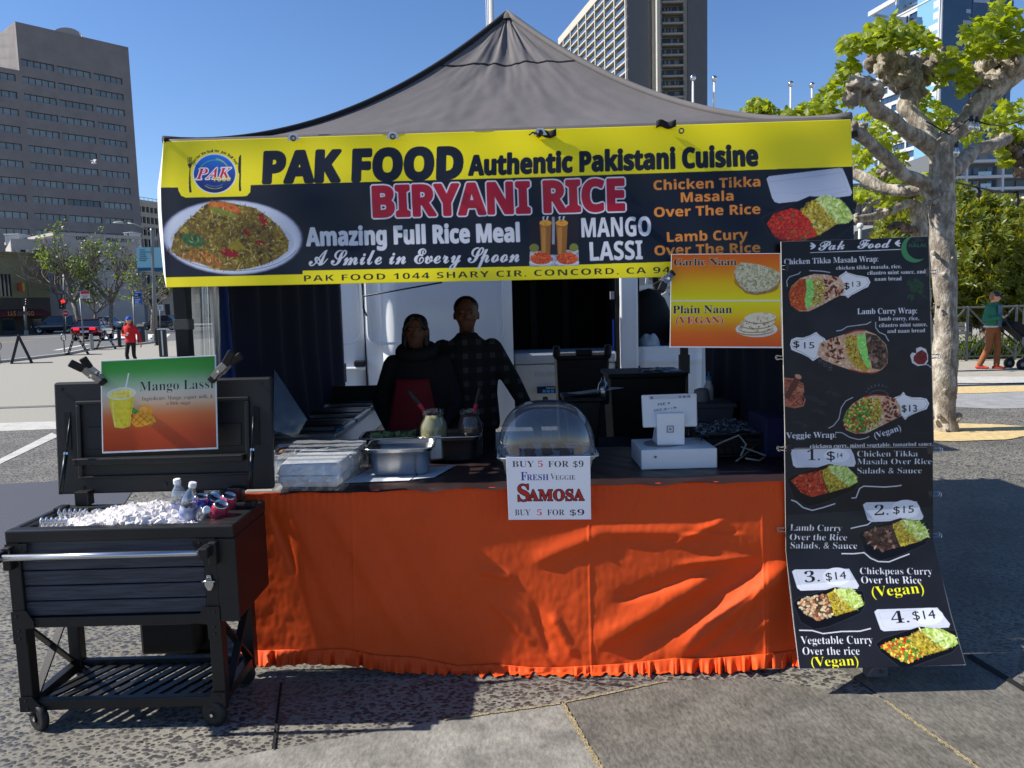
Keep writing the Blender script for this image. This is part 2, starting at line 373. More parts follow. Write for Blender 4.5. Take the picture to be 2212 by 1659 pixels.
        me = bpy.data.meshes.new(name); me.vertices.add(len(allv)); me.vertices.foreach_set('co', allv.ravel().astype(np.float32))
        me.loops.add(allf.size); me.loops.foreach_set('vertex_index', allf.ravel().astype(np.int32)); me.polygons.add(len(allf))
        me.polygons.foreach_set('loop_start', np.arange(0, allf.size, 4, dtype=np.int32)); me.polygons.foreach_set('use_smooth', np.r_[np.ones(len(fc), bool), np.zeros(len(rim)+len(bk), bool)]); me.update(calc_edges=True)
        c = np.ones((len(allv), 4), np.float32); c[:, :3] = lin(back if back is not None else (225, 225, 225)); c[:W_*H_, :3] = lin(np.clip(s.a, 0, 255)).reshape(-1, 3)
        at = me.color_attributes.new('print', 'FLOAT_COLOR', 'POINT'); at.data.foreach_set('color', c.ravel())
        return link_mesh(me, name, m, parent)
# ------------------------------------------------------------------ ground and pavements
def pebble_mat(name, mortar, stones, scale, size=.36, bump=.5):
    m = mat(name, mortar, .8); n = m.node_tree; b = n.nodes['Principled BSDF']; N = n.nodes.new; Lk = n.links.new
    tc = N('ShaderNodeTexCoord'); ns = N('ShaderNodeTexNoise'); ns.inputs['Scale'].default_value = scale*.8; Lk(tc.outputs['Object'], ns.inputs['Vector'])
    mixv = N('ShaderNodeMix'); mixv.data_type = 'VECTOR'; mixv.inputs[0].default_value = .012*30/scale*1.4; Lk(tc.outputs['Object'], mixv.inputs[4]); Lk(ns.outputs['Color'], mixv.inputs[5])
    mp = N('ShaderNodeMapping'); mp.inputs['Scale'].default_value = (1, 1.35, 1); mp.inputs['Rotation'].default_value = (0, 0, .5); Lk(mixv.outputs[1], mp.inputs[0])
    v = N('ShaderNodeTexVoronoi'); v.inputs['Scale'].default_value = scale; v.inputs['Randomness'].default_value = .95; Lk(mp.outputs[0], v.inputs['Vector'])
    sep = N('ShaderNodeSeparateColor'); Lk(v.outputs['Color'], sep.inputs[0])
    th = N('ShaderNodeMath'); th.operation = 'MULTIPLY_ADD'; th.inputs[1].default_value = .40; th.inputs[2].default_value = size-.1; Lk(sep.outputs[0], th.inputs[0])
    sub = N('ShaderNodeMath'); sub.operation = 'SUBTRACT'; Lk(th.outputs[0], sub.inputs[0]); Lk(v.outputs['Distance'], sub.inputs[1])
    mr = N('ShaderNodeMapRange'); mr.inputs[1].default_value = -.02; mr.inputs[2].default_value = .05; Lk(sub.outputs[0], mr.inputs[0])
    st = N('ShaderNodeValToRGB'); e = st.color_ramp.elements
    e[0].color = L4(stones[0]); e[1].color = L4(stones[1]); e.new(.6).color = L4(stones[2]); Lk(sep.outputs[1], st.inputs[0])
    big = N('ShaderNodeTexNoise'); big.inputs['Scale'].default_value = 1.3; big.inputs['Detail'].default_value = 5; Lk(tc.outputs['Object'], big.inputs['Vector'])
    mo = N('ShaderNodeValToRGB'); a = lin(mortar); mo.color_ramp.elements[0].color = tuple(a*.72)+(1,); mo.color_ramp.elements[1].color = tuple(np.minimum(a*1.22, 1))+(1,)
    mo.color_ramp.elements[0].position = .35; mo.color_ramp.elements[1].position = .65; Lk(big.outputs[0], mo.inputs[0])
    fine = N('ShaderNodeTexNoise'); fine.inputs['Scale'].default_value = scale*6; Lk(tc.outputs['Object'], fine.inputs['Vector'])
    mm = N('ShaderNodeMix'); mm.data_type = 'RGBA'; mm.blend_type = 'OVERLAY'; mm.inputs[0].default_value = .5; Lk(mo.outputs[0], mm.inputs[6]); Lk(fine.outputs[0], mm.inputs[7])
    mx = N('ShaderNodeMix'); mx.data_type = 'RGBA'; Lk(mr.outputs[0], mx.inputs[0]); Lk(mm.outputs[2], mx.inputs[6]); Lk(st.outputs[0], mx.inputs[7]); Lk(mx.outputs[2], b.inputs['Base Color'])
    ro = N('ShaderNodeMapRange'); ro.inputs[3].default_value = .85; ro.inputs[4].default_value = .5; Lk(mr.outputs[0], ro.inputs[0]); Lk(ro.outputs[0], b.inputs['Roughness'])
    bp = N('ShaderNodeBump'); bp.inputs['Strength'].default_value = bump; bp.inputs['Distance'].default_value = .006; Lk(sub.outputs[0], bp.inputs['Height']); Lk(bp.outputs[0], b.inputs['Normal'])
    return m
def slab_mat(name, c, streak=.35, spots=0.25):
    m = mat(name, c, .82); n = m.node_tree; b = n.nodes['Principled BSDF']; N = n.nodes.new; Lk = n.links.new
    tc = N('ShaderNodeTexCoord'); mp = N('ShaderNodeMapping'); mp.inputs['Scale'].default_value = (1, .38, 1); mp.inputs['Rotation'].default_value = (0, 0, .75); Lk(tc.outputs['Object'], mp.inputs[0])
    a = N('ShaderNodeTexNoise'); a.inputs['Scale'].default_value = 85; a.inputs['Detail'].default_value = 5; a.inputs['Roughness'].default_value = .7; Lk(mp.outputs[0], a.inputs['Vector'])
    d = N('ShaderNodeTexNoise'); d.inputs['Scale'].default_value = 4.5; d.inputs['Detail'].default_value = 8; d.inputs['Roughness'].default_value = .7; Lk(tc.outputs['Object'], d.inputs['Vector'])
    cc = lin(c); r1 = N('ShaderNodeValToRGB'); r1.color_ramp.elements[0].position = .34; r1.color_ramp.elements[1].position = .68
    r1.color_ramp.elements[0].color = tuple(cc*(1-streak))+(1,); r1.color_ramp.elements[1].color = tuple(np.minimum(cc*(1+streak), 1))+(1,); Lk(a.outputs[0], r1.inputs[0])
    r2 = N('ShaderNodeValToRGB'); r2.color_ramp.elements[0].position = .36; r2.color_ramp.elements[1].position = .6; r2.color_ramp.elements[0].color = (1-spots*1.6,)*3+(1,); r2.color_ramp.elements[1].color = (1, 1, 1, 1); Lk(d.outputs[0], r2.inputs[0])
    mx = N('ShaderNodeMix'); mx.data_type = 'RGBA'; mx.blend_type = 'MULTIPLY'; mx.inputs[0].default_value = 1; Lk(r1.outputs[0], mx.inputs[6]); Lk(r2.outputs[0], mx.inputs[7])
    gv = N('ShaderNodeTexVoronoi'); gv.inputs['Scale'].default_value = 3.2; Lk(tc.outputs['Object'], gv.inputs['Vector']); gr = N('ShaderNodeMapRange'); gr.inputs[1].default_value = .035; gr.inputs[2].default_value = .06; gr.inputs[3].default_value = .5; gr.inputs[4].default_value = 1; Lk(gv.outputs['Distance'], gr.inputs[0]); m3 = N('ShaderNodeMix'); m3.data_type = 'RGBA'; m3.blend_type = 'MULTIPLY'; m3.inputs[0].default_value = 1; Lk(mx.outputs[2], m3.inputs[6]); Lk(gr.outputs[0], m3.inputs[7])
    Lk(m3.outputs[2], b.inputs['Base Color'])
    bp = N('ShaderNodeBump'); bp.inputs['Strength'].default_value = .25; bp.inputs['Distance'].default_value = .003; Lk(a.outputs[0], bp.inputs['Height']); Lk(bp.outputs[0], b.inputs['Normal'])
    return m
def sheet_poly(name, pts, z, m, label=None):
    mb = MB(); mb.poly([(p[0], p[1], z) for p in pts]); o = mb.build(name, m); tag(o, label, None, kind='structure'); return o
AGG = pebble_mat('exposed_pebble_concrete', (120, 116, 105), ((48, 48, 49), (104, 101, 96), (72, 70, 68)), 42, .41)
AGG_FAR = mat('fine_pebble_concrete', (150, 145, 133), .85, var=.28, scale=38, bump=.2, bscale=70)
SLAB_L = slab_mat('light_concrete_slab', (142, 139, 130), .28, .3)
SLAB_D = slab_mat('worn_grey_concrete_slab', (108, 104, 95), .42, .24)
mb = MB(); mb.quad((-900, -60, 0), (900, -60, 0), (900, 1500, 0), (-900, 1500, 0)); tag(mb.build('ground', AGG_FAR), None, kind='structure')
g = lambda *a: [G(x, y) for x, y in a]
# pebble field round the stall (coarse stones), in two pours
sheet_poly('pavement', [(-14, .2), (14, .2), (14, 13), (-14, 11)], .004, AGG)
# concrete slabs in the foreground
sheet_poly('pavement', g((380, 1662), (960, 1558), (1214, 1523), (1224, 1541), (1302, 1680), (1420, 1900), (-600, 1900)), .008, SLAB_L)
sheet_poly('pavement', g((1222, 1521), (1440, 1474), (1640, 1470), (1905, 1512), (1916, 1524), (2110, 1664), (2400, 1900), (1440, 1900), (1312, 1680)), .008, SLAB_D)
sheet_poly('pavement', g((1912, 1514), (1760, 1410), (2092, 1422), (2235, 1512), (2700, 1700), (2500, 1900), (2420, 1900), (2122, 1664)), .0085, SLAB_D)
JOINT = mat('sandy_joint', (150, 136, 104), .95, var=.5, scale=60, bump=.8, bscale=160)
for a, b, wd in (((1214, 1522), (1308, 1685), .018), ((1910, 1518), (2118, 1668), .016), ((1214, 1524), (960, 1560), .012), ((1216, 1523), (1440, 1476), .012)):
    p, q = G(*a), G(*b); d = (q-p).normalized(); nn = Vector((-d.y, d.x, 0))*wd/2; rr = random.Random(3); k = 40; mb = MB()
    L_ = [p+(q-p)*i/k for i in range(k+1)]
    mb.add([l+nn*rr.uniform(.55, 1.5)+Vector((0, 0, .0115)) for l in L_]+[l-nn*rr.uniform(.55, 1.5)+Vector((0, 0, .0115)) for l in L_], [(i, i+1, k+2+i, k+1+i) for i in range(k)])
    tag(mb.build('pavement_joint', JOINT), None, kind='structure')
DARKJ = mat('dark_gap', (20, 20, 20), .9)
for a, b, wd in (((2092, 1420), (2240, 1512), .035), ((808-240+40, 1480), (590, 1625), .01)):
    p, q = G(*a), G(*b); d = (q-p).normalized(); nn = Vector((-d.y, d.x, 0))*wd/2
    sheet_poly('pavement_joint', [p+nn, p-nn, q-nn, q+nn], .0125, DARKJ)
# far plaza strips on the left and the patterned steel cover
PALE = slab_mat('pale_paving_strip', (190, 186, 178), .15, .15)
sheet_poly('pavement', g((-300, 925), (115, 911), (330, 905), (330, 922), (112, 928), (-300, 944)), .008, PALE)
sheet_poly('pavement', g((-200, 1078), (-30, 1008), (112, 936), (128, 943), (0, 1004), (-150, 1090)), .009, PALE)
sheet_poly('pavement', g((-300, 889), (360, 868), (360, 871), (-300, 893)), .0075, mat('grey_joint_strip', (105, 102, 96), .9))
def dots_mat():
    m = mat('raised_dot_steel', (120, 118, 118), .5, .4); n = m.node_tree; b = n.nodes['Principled BSDF']; N = n.nodes.new; Lk = n.links.new
    tc = N('ShaderNodeTexCoord'); v = N('ShaderNodeTexVoronoi'); v.inputs['Scale'].default_value = 26; v.inputs['Randomness'].default_value = 0; Lk(tc.outputs['Object'], v.inputs['Vector'])
    r = N('ShaderNodeValToRGB'); r.color_ramp.elements[0].position = .2; r.color_ramp.elements[1].position = .34; r.color_ramp.elements[0].color = L4((150, 148, 148)); r.color_ramp.elements[1].color = L4((92, 90, 92))
    Lk(v.outputs['Distance'], r.inputs[0]); Lk(r.outputs[0], b.inputs['Base Color']); bp = N('ShaderNodeBump'); bp.invert = True; bp.inputs['Strength'].default_value = .7; Lk(v.outputs['Distance'], bp.inputs['Height']); Lk(bp.outputs[0], b.inputs['Normal']); return m
sheet_poly('pavement', g((-260, 1062), (140, 1040), (300, 1040), (200, 1200), (-260, 1210)), .0095, dots_mat())
# right: walkway bands, sand in the tree pits
WALK = mat('beige_walkway', (158, 152, 138), .9, var=.14, scale=6, bump=.1)
sheet_poly('path', g((1000, 769), (2600, 768), (2600, 815), (1000, 818)), .012, WALK)
sheet_poly('path', g((1000, 818), (2600, 814), (2600, 828), (1000, 832)), .016, PALE)
sheet_poly('pavement', g((1950, 876), (2040, 848), (2600, 842), (2600, 872), (2150, 884)), .008, slab_mat('grey_band', (150, 150, 150), .15, .15))
SAND = mat('tree_pit_sand', (196, 172, 122), .95, var=.25, scale=14, bump=.4)
def blob_sheet(name, c, rx, ry, z, m, seed):
    rr = random.Random(seed); k = 40; ph = [rr.uniform(0, 6.28) for _ in range(4)]
    sheet_poly(name, [(c[0]+rx*math.cos(t)*(1+.12*math.sin(3*t+ph[0])+.08*math.sin(7*t+ph[1])), c[1]+ry*math.sin(t)*(1+.12*math.sin(4*t+ph[2])+.06*math.sin(9*t+ph[3]))) for t in [2*math.pi*i/k for i in range(k)]], z, m)
c = G(2075, 934); blob_sheet('sand', (c.x, c.y), 1.15, .55, .0125, SAND, 4)
c = G(2150, 842); blob_sheet('sand', (c.x, c.y), 2.0, .5, .0135, SAND, 5)
# street
ASPH = mat('asphalt', (98, 97, 95), .9, var=.14, scale=1.5, bump=.1, bscale=20)
sheet_poly('road', g((-500, 815), (0, 781), (137, 766), (193, 754), (344, 738), (700, 716))+[Vector((60, 75, 0)), Vector((-250, 120, 0))], .004, ASPH)
CURB = mat('pale_kerb', (176, 170, 160), .85, var=.1)
for pts in (((-500, 818), (0, 784), (137, 768)), ((137, 768), (193, 756), (344, 740))):
    pp = [G(x, y) for x, y in pts]
    for p, q in zip(pp, pp[1:]):
        mb = MB(); mb.bar(p+Vector((0, 0, .05)), q+Vector((0, 0, .05)), .18, .1); tag(mb.build('kerb', CURB), None, kind='structure')
PAINT = mat('white_road_paint', (206, 204, 198), .7, var=.12); PAINTY = mat('yellow_road_paint', (196, 160, 80), .7, var=.12)
def mark(a, b, wd, m):
    p, q = G(*a), G(*b); d = (q-p).normalized(); n2 = Vector((-d.y, d.x, 0))*wd/2; sheet_poly('road_marking', [p+n2, p-n2, q-n2, q+n2], .012, m)
mark((-40, 744), (75, 735), .25, PAINTY); mark((-40, 727), (150, 718), .3, PAINT); mark((60, 731), (150, 726), .3, PAINT)
for x in (236, 262, 288, 314, 338): mark((x, 734), (x+16, 722), 1.0, PAINT)
mark((120, 757), (190, 744), .3, PAINT)
sheet_poly('pavement', [G(-500, 722), G(50, 716), G(360, 706), Vector((80, 95, 0)), Vector((-200, 170, 0))], .05, mat('far_sidewalk', (150, 146, 138), .9, var=.1))

# ------------------------------------------------------------------ buildings
class Wall:
    def __init__(s, A, B):
        s.A = Vector((A.x, A.y, 0)); d = Vector((B.x-A.x, B.y-A.y, 0)); s.w = d.length; s.u = d.normalized(); s.n = Vector((s.u.y, -s.u.x, 0))
        if s.n.dot(-s.A) < 0: s.n = -s.n
    def pt(s, u, z, o=0): return s.A+s.u*u+s.n*o+Vector((0, 0, z))
    def hit(s, px, py):
        d = Vector(ray(px, py)); o = Vector((0, 0, CAMH)); t = (s.A-o).dot(s.n)/d.dot(s.n); p = o+d*t
        return (p-s.A).dot(s.u), p.z
    def box(s, mb, u0, u1, z0, z1, o0, o1):
        mb.hexa([s.pt(u0, z0, o1), s.pt(u1, z0, o1), s.pt(u1, z0, o0), s.pt(u0, z0, o0), s.pt(u0, z1, o1), s.pt(u1, z1, o1), s.pt(u1, z1, o0), s.pt(u0, z1, o0)])
    def holes(s, mb, u0, u1, z0, z1, th, us, zs):
        """wall with rectangular openings: us/zs are lists of (a,b) intervals, openings at every crossing"""
        z = z0
        for a, b in zs+[(z1, z1)]:
            if a > z+1e-4: s.box(mb, u0, u1, z, a, -th, 0)
            if b > a+1e-4:
                x = u0
                for c, d in us+[(u1, u1)]:
                    if c > x+1e-4: s.box(mb, x, c, a, b, -th, 0)
                    x = d
            z = b
GLASS_D = mat('dark_window_glass', (40, 48, 56), .12, spec=.9, var=.25, scale=.3)
GLASS_G = mat('grey_window_glass', (112, 122, 126), .15, spec=.9, var=.3, scale=.22)
GLASS_B = mat('blue_window_glass', (46, 68, 94), .1, spec=1.0, var=.3, scale=.12)
FRAME_D = mat('dark_frame', (38, 38, 40), .5)
# brown office tower on the left
A = P(50, 50, 150); B = G(277, 102, A.z); BROWN = mat('brown_concrete', (128, 123, 122), .9, var=.13, scale=.35, bump=.1, bscale=3)
bt = thing('office_building', 'tall brown concrete office tower with rows of grey ribbon windows, left of the stall', 'building', (A.x, A.y, 0))
wl = Wall(A, B); mb = MB()
rows = []; z1 = wl.hit(60, 129)[1]; z0_ = wl.hit(60, 495)[1]; per = (z1-z0_)/10.0
zt = [z1-per*i for i in range(11)]; hgt = wl.hit(60, 129)[1]-wl.hit(60, 143.5)[1]
cols = [(wl.hit(38, 140)[0], wl.hit(116, 140)[0]), (wl.hit(127, 200)[0], wl.hit(199, 200)[0]), (wl.hit(206, 200)[0], wl.hit(276, 200)[0]-.9)]
u_left = wl.hit(50, 155)[0]; zw = wl.hit(30, 150)[1]; pitch_u = cols[1][0]-cols[0][0]
wing = [(cols[0][0]-pitch_u*k, cols[0][1]-pitch_u*k) for k in (3, 2, 1)]
zs = sorted([(z-hgt, z) for z in zt])
wl.holes(mb, u_left-.6, wl.w, 0, A.z, .6, [(max(cols[0][0], u_left-.2), cols[0][1])]+cols[1:], zs)
wl.holes(mb, wing[0][0]-2, u_left-.6, 0, zw, .6, wing[:2]+[(wing[2][0], min(wing[2][1], u_left-.8))], zs[:-1])
wl.box(mb, u_left-.6, wl.w, 0, A.z-.4, -40, -.9); wl.box(mb, wing[0][0]-2, u_left-.6, 0, zw-.3, -30, -.9)
wl.box(mb, u_left-.6, u_left-.02, zw, A.z, -40, -.6); wl.box(mb, wl.w-.6, wl.w, 0, A.z, -40, -.6)
mb.build('wall', BROWN, bt)
GLO = [mat('office_glass_%d' % k, (120-9*k, 128-8*k, 130-7*k), .14+.05*k, spec=.8, var=.3, scale=.6) for k in range(3)]
for ci, (a, b) in enumerate([(max(cols[0][0], u_left-.2), cols[0][1])]+cols[1:]+wing[1:]):
    for zi, (c, d) in enumerate(zs if ci < 3 else zs[:-1]):
        m1 = MB(); wl.box(m1, a, b, c, d, -.5, -.35); wo = m1.build('window', GLASS_D if (ci, zi) == (1, 2) else GLO[(ci*7+zi*5) % 3], bt); m2 = MB(); n_ = 5
        for k in range(n_+1): u_ = a+(b-a)*k/n_; wl.box(m2, u_-.05, u_+.05, c, d, -.35, -.28)
        wl.box(m2, a, b, d-.08, d, -.35, -.27); m2.build('frame', FRAME_D, wo)
p = wl.pt(wl.hit(182, 80)[0], A.z, -8); dsh = thing('satellite_dish', 'round grey dish on the roof edge of the brown office tower', 'dish', p); mb = MB(); mb.lathe([(0, 0), (1.2, .2), (2.2, .7), (2.9, 1.5)], p+Vector((0, 0, .6)), 20, (.3, -.8, .5)); mb.build('dish', mat('dish_grey', (150, 150, 150), .6), dsh, solid=.1)
mb = MB(); mb.cyl(p-Vector((0, 0, .6)), p+Vector((0, 0, 1)), .2); mb.build('mount', FRAME_D, dsh)
# white four storey building with graffiti
WHT = mat('white_painted_wall', (176, 170, 164), .9, var=.1, scale=.5, bump=.1, bscale=3)
A = P(44, 517, 88); B = P(121, 517, 90); wb = thing('apartment_building', 'dingy white painted building with sash windows and graffiti, below the brown tower', 'building', (A.x, A.y, 0)); wl = Wall(A, B)
u = lambda x, w_=None: (w_ or wl).hit(x, 600)[0]
zz = lambda y: wl.hit(90, y)[1]
mb = MB(); cs = [(u(49), u(60)), (u(80), u(108))]; rz = sorted([(zz(563), zz(540)), (zz(605), zz(581)), (zz(645), zz(621))])
wl.holes(mb, u(30), u(121), 0, zz(517), .5, cs, rz); wl.box(mb, u(30), u(121), 0, zz(520), -14, -.9)
A2, B2 = P(125, 508, 89), P(300, 511, 96); w2 = Wall(A2, B2); zt2 = w2.hit(150, 508)[1]
w2.box(mb, -.2, w2.w, 0, zt2, -16, 0); w2.box(mb, -.5, w2.w+.3, zt2-.1, zt2+.25, -16, .12)
mb.box(wl.pt(u(121), 0).x-.3, A2.x+.2, A2.y-.3, A2.y+10, 0, zz(516)); mb.build('wall', WHT, wb)
CURT = mat('pale_curtain', (150, 150, 150), .8, var=.2, scale=1)
for a, b in cs:
    for c, d in rz:
        m1 = MB(); wl.box(m1, a, b, c, d, -.45, -.3); wo = m1.build('window', CURT if a == cs[0][0] else GLASS_D, wb); m2 = MB()
        for q in (a, b-.12): wl.box(m2, q, q+.12, c, d, -.3, -.2)
        wl.box(m2, a, b, (c+d)/2-.06, (c+d)/2+.06, -.3, -.21); wl.box(m2, a, b, d-.12, d, -.3, -.19); wl.box(m2, (a+b)/2-.05, (a+b)/2+.05, c, d, -.3, -.22); m2.build('frame', FRAME_D, wo)
def wall_text(w_, t, px0, px1, py, capz, m, parent, name='lettering', style='bold', off=.0, o=.06, py1=None):
    v, tr = text_tris(t, style, off); hv, _ = text_tris('H', style, off); u0, z0 = w_.hit(px0, py); u1, z1_ = w_.hit(px1, py1 or py)
    mn, mx = v[:, 0].min(), v[:, 0].max(); s_ = capz/hv[:, 1].max(); m_ = MB()
    m_.add([w_.pt(u0+(x-mn)/(mx-mn)*(u1-u0), z0+(z1_-z0)*(x-mn)/(mx-mn)+y*s_, o) for x, y in v], [tuple(t_) for t_ in tr]); return m_.build(name, m, parent)
GRAF = mat('graffiti_dark', (70, 58, 66), .8)
wall_text(w2, 'MACRO', 229, 282, 524, .68, GRAF, wb, 'graffiti', 'plain')
wall_text(w2, 'OOL', 164, 187, 518, .42, mat('graffiti_purple', (44, 26, 44), .8), wb, 'graffiti', 'bold', .03)
wall_text(wl, 'NS', 61, 83, 685, 1.1, mat('graffiti_green', (60, 120, 62), .8), wb, 'graffiti', 'bold', .03)
m1 = MB(); wl.box(m1, u(84), u(112), zz(676), zz(663), .02, .05); wl.box(m1, u(60), u(112), zz(690), zz(687), .02, .05); m1.build('graffiti', mat('graffiti_green2', (52, 96, 56), .8, var=.4, scale=2), wb)
m1 = MB(); wl.box(m1, u(84), u(120), zz(706), zz(680), .01, .03); m1.build('mural', mat('mural', (70, 66, 72), .8, var=.5, scale=1, c2=(120, 76, 56)), wb)
for i, (x0, x1, y0, y1, lab) in enumerate(((11, 40, 507, 514, 'white roof vent box on the dingy white building, far left'), (269, 275, 504, 520, 'narrow white roof cabinet, left one of a pair beside the street lamp'), (279, 288, 503, 519, 'wider white roof cabinet, right one of a pair beside the street lamp'))):
    mb = MB(); p, q = P(x0, y1+8, 93), P(x1, y0, 93); yc = 93 if i == 0 else 101; p, q = P(x0, y1+5, yc), P(x1, y0, yc); mb.box(p.x, q.x, yc, yc+2, p.z-.6, q.z); mb.box(p.x-.1, q.x+.1, yc-.1, yc+2.1, q.z, q.z+.12); tag(mb.build('roof_cabinet', mat('white_roof_metal', (190, 190, 190), .7, var=.1), bevel=.05), lab, 'roof box')
# olive shop building
OLIVE = mat('olive_render', (138, 130, 98), .9, var=.12, scale=.6); OLD = mat('olive_dark_base', (76, 71, 62), .9, var=.12)
A = P(-60, 560, 74); B = P(100, 548, 80); w3 = Wall(A, B); ob = thing('shop_building', 'olive two storey corner shop building with a dark red awning, at the left edge', 'building', (A.x, A.y, 0))
zz = lambda y, x=50: w3.hit(x, y)[1]; u = lambda x: w3.hit(x, 640)[0]
mb = MB(); w3.holes(mb, -6, w3.w, zz(643), zz(556), .4, [(u(2), u(27))], [(zz(640), zz(593))]); w3.box(mb, -6, w3.w, zz(643), zz(550), -12, -.7)
for y0, y1, o in ((556, 551, .15), (551, 548, .35), (548, 545.5, .5)): w3.box(mb, -6, w3.w+.2, zz(y0), zz(y1), -12, o)
w3.box(mb, u(62), u(66), zz(643), zz(556), 0, .12); mb.build('wall', OLIVE, ob)
mb = MB(); w3.box(mb, -6, w3.w, 0, zz(643), -12, -.05); mb.build('base_wall', OLD, ob)
m1 = MB(); w3.box(m1, u(2), u(27), zz(640), zz(593), -.35, -.2); wo = m1.build('window', GLASS_D, ob); m2 = MB()
for k in range(4): w3.box(m2, u(2)+(u(27)-u(2))*k/3-.05, u(2)+(u(27)-u(2))*k/3+.05, zz(640), zz(593), -.2, -.1)
m2.build('frame', FRAME_D, wo)
m1 = MB(); a, b = u(-40), u(88); m1.hexa([w3.pt(a, zz(684), 1.3), w3.pt(b, zz(684), 1.3), w3.pt(b, zz(684), 0), w3.pt(a, zz(684), 0), w3.pt(a, zz(677), 1.3), w3.pt(b, zz(677), 1.3), w3.pt(b, zz(668), 0), w3.pt(a, zz(668), 0)]); aw = m1.build('awning', mat('dark_red_awning', (96, 34, 40), .8), ob)
wall_text(w3, 'LLS FARGO', 2, 58, 682, .42, mat('awning_gold', (196, 140, 70), .7), aw, o=1.34)
m1 = MB(); w3.box(m1, u(0), u(26), zz(716), zz(686), -.04, 0); m1.build('shop_window', GLASS_D, ob); m1 = MB(); w3.box(m1, u(66), u(84), zz(716), zz(690), -.04, 0); m1.build('shop_window', GLASS_D, ob)
s1 = MB(); w3.box(s1, u(36), u(49), zz(629), zz(611), .3, .5); so = tag(s1.build('wall_sign', mat('sign_orange', (170, 70, 40), .6)), 'small orange and yellow sign jutting from the olive building', 'sign')
s1 = MB(); w3.box(s1, u(44), u(49.3), zz(629), zz(611), .5, .52); s1.build('yellow_panel', mat('sign_yellow', (200, 160, 50), .6), so)
# pale office building between tower and stall
CREAM = mat('cream_stone', (188, 176, 158), .9, var=.08, scale=.5); A, B = P(296, 440, 175), P(372, 428, 185); w4 = Wall(A, B)
bb = thing('office_building', 'pale cream office building with blue ribbon windows, just left of the banner', 'building', (A.x, A.y, 0)); mb = MB(); zz = lambda y: w4.hit(310, y)[1]
rz = sorted([(zz(y+h_), zz(y)) for y, h_ in ((446, 12), (468, 14), (490, 18), (516, 18), (542, 18), (568, 18), (594, 18), (620, 18), (646, 18))])
nu = 9; us = [(w4.w*(k+.12)/nu, w4.w*(k+.88)/nu) for k in range(nu)]
w4.holes(mb, -2, w4.w+30, 0, zz(432), .6, us, rz); w4.box(mb, -2, w4.w+30, 0, zz(434), -20, -1); mb.build('wall', CREAM, bb)
for c, d in rz:
    m1 = MB(); w4.box(m1, 0, w4.w, c, d, -.9, -.5); m1.build('window', GLASS_B if d > zz(485) else GLASS_D, bb)
mb = MB()
for k in range(14): mb.cyl(w4.pt(k*1.2, zz(432), -.3), w4.pt(k*1.2, zz(426), -.3), .06, n=6)
mb.tube([w4.pt(-1, zz(426), -.3), w4.pt(17, zz(426), -.3)], .06, 6); mb.build('roof_railing', CHROME, bb)
# grey stone building seen below the banner on the left and far hill of buildings to close the horizon
STONE = mat('grey_stone', (128, 126, 122), .9, var=.14, scale=.4, bump=.15, bscale=3)
# balcony tower behind the canopy
A = P(1355.5, -95, 215); zt = A.z; Bf = G(1208, 83, zt); Bn = P(1527, 300, 215)
ht = thing('hotel_tower', 'concrete high-rise with a white balcony grid rising behind the right slope of the canopy', 'building', (A.x, A.y, 0))
GRIDW = mat('white_concrete_grid', (178, 174, 162), .85, var=.06, scale=.4); GREYP = mat('grey_panel', (92, 94, 97), .85, var=.05, scale=.3); LCON = mat('light_concrete', (150, 147, 137), .85, var=.08, scale=.5)
wf = Wall(A, Bf); wn = Wall(A, Bn); mb = MB(); xs = [1355, 1331.5, 1310.5, 1290, 1271, 1254, 1237.5, 1222, 1208.5]
us = [wf.hit(x, 300)[0] for x in xs]; per = wn.hit(1355, 200)[1]-wn.hit(1355, 222.6)[1]; zlev = []
z = zt-1.6
while z > 2: zlev.append(z); z -= per
wf.box(mb, -.3, wf.w+.3, zt-2.4, zt, -12, .35); wf.box(mb, 0, wf.w, 0, zt-2.4, -12, -1.9)
for u_ in us: wf.box(mb, u_-.3, u_+.3, 0, zt-2.4, -1.9, .3)
for z in zlev[1:]: wf.box(mb, 0, wf.w, z-.22, z+.22, -1.9, .12)
mb.build('balcony_grid', GRIDW, ht)
rr = random.Random(5)
mb = MB(); wf.box(mb, 0, wf.w, 0, zt-2.5, -1.9, -1.8); mb.build('window', GLASS_D, ht)
bm_ = MB()
for z in zlev[1:]:
    for u0_, u1_ in zip(us, us[1:]): wf.box(bm_, u0_+.42, u1_-.42, z+.32, z+1.15, .0, .04)
bm_.build('railing', glassy('smoked_railing', (70, 72, 72), .2, .5), ht)
mb = MB(); uu = lambda x: wn.hit(x, 200)[0]
def strip(x0, x1, o0, o1, m, name, zt_=None): q = MB(); wn.box(q, uu(x0), uu(x1), 0, zt_ or zt, o0, o1); return q.build(name, m, ht)
strip(1355.8, 1402, -20, 0, GREYP, 'wall_panel'); strip(1402, 1409.5, -20, -2, GREYP, 'recess_wall'); strip(1409.5, 1417, -20, -.2, LCON, 'wall_panel')
strip(1417, 1424, -12, 2.2, GRIDW, 'white_fin'); strip(1424, 1431, -20, -.3, LCON, 'wall_panel'); strip(1477, 1485.5, -20, -.3, LCON, 'wall_panel'); strip(1485.5, 1527, -20, .5, GREYP, 'wall_panel'); strip(1431, 1477, -20, -2.2, LCON, 'balcony_back')
rec = MB()
for i, z in enumerate(zlev):
    wn.box(rec, uu(1402.5), uu(1409), z-1.9, z-.3, -2, -1.9)
rec.build('window', GLASS_D, ht)
rl = MB(); sl = MB()
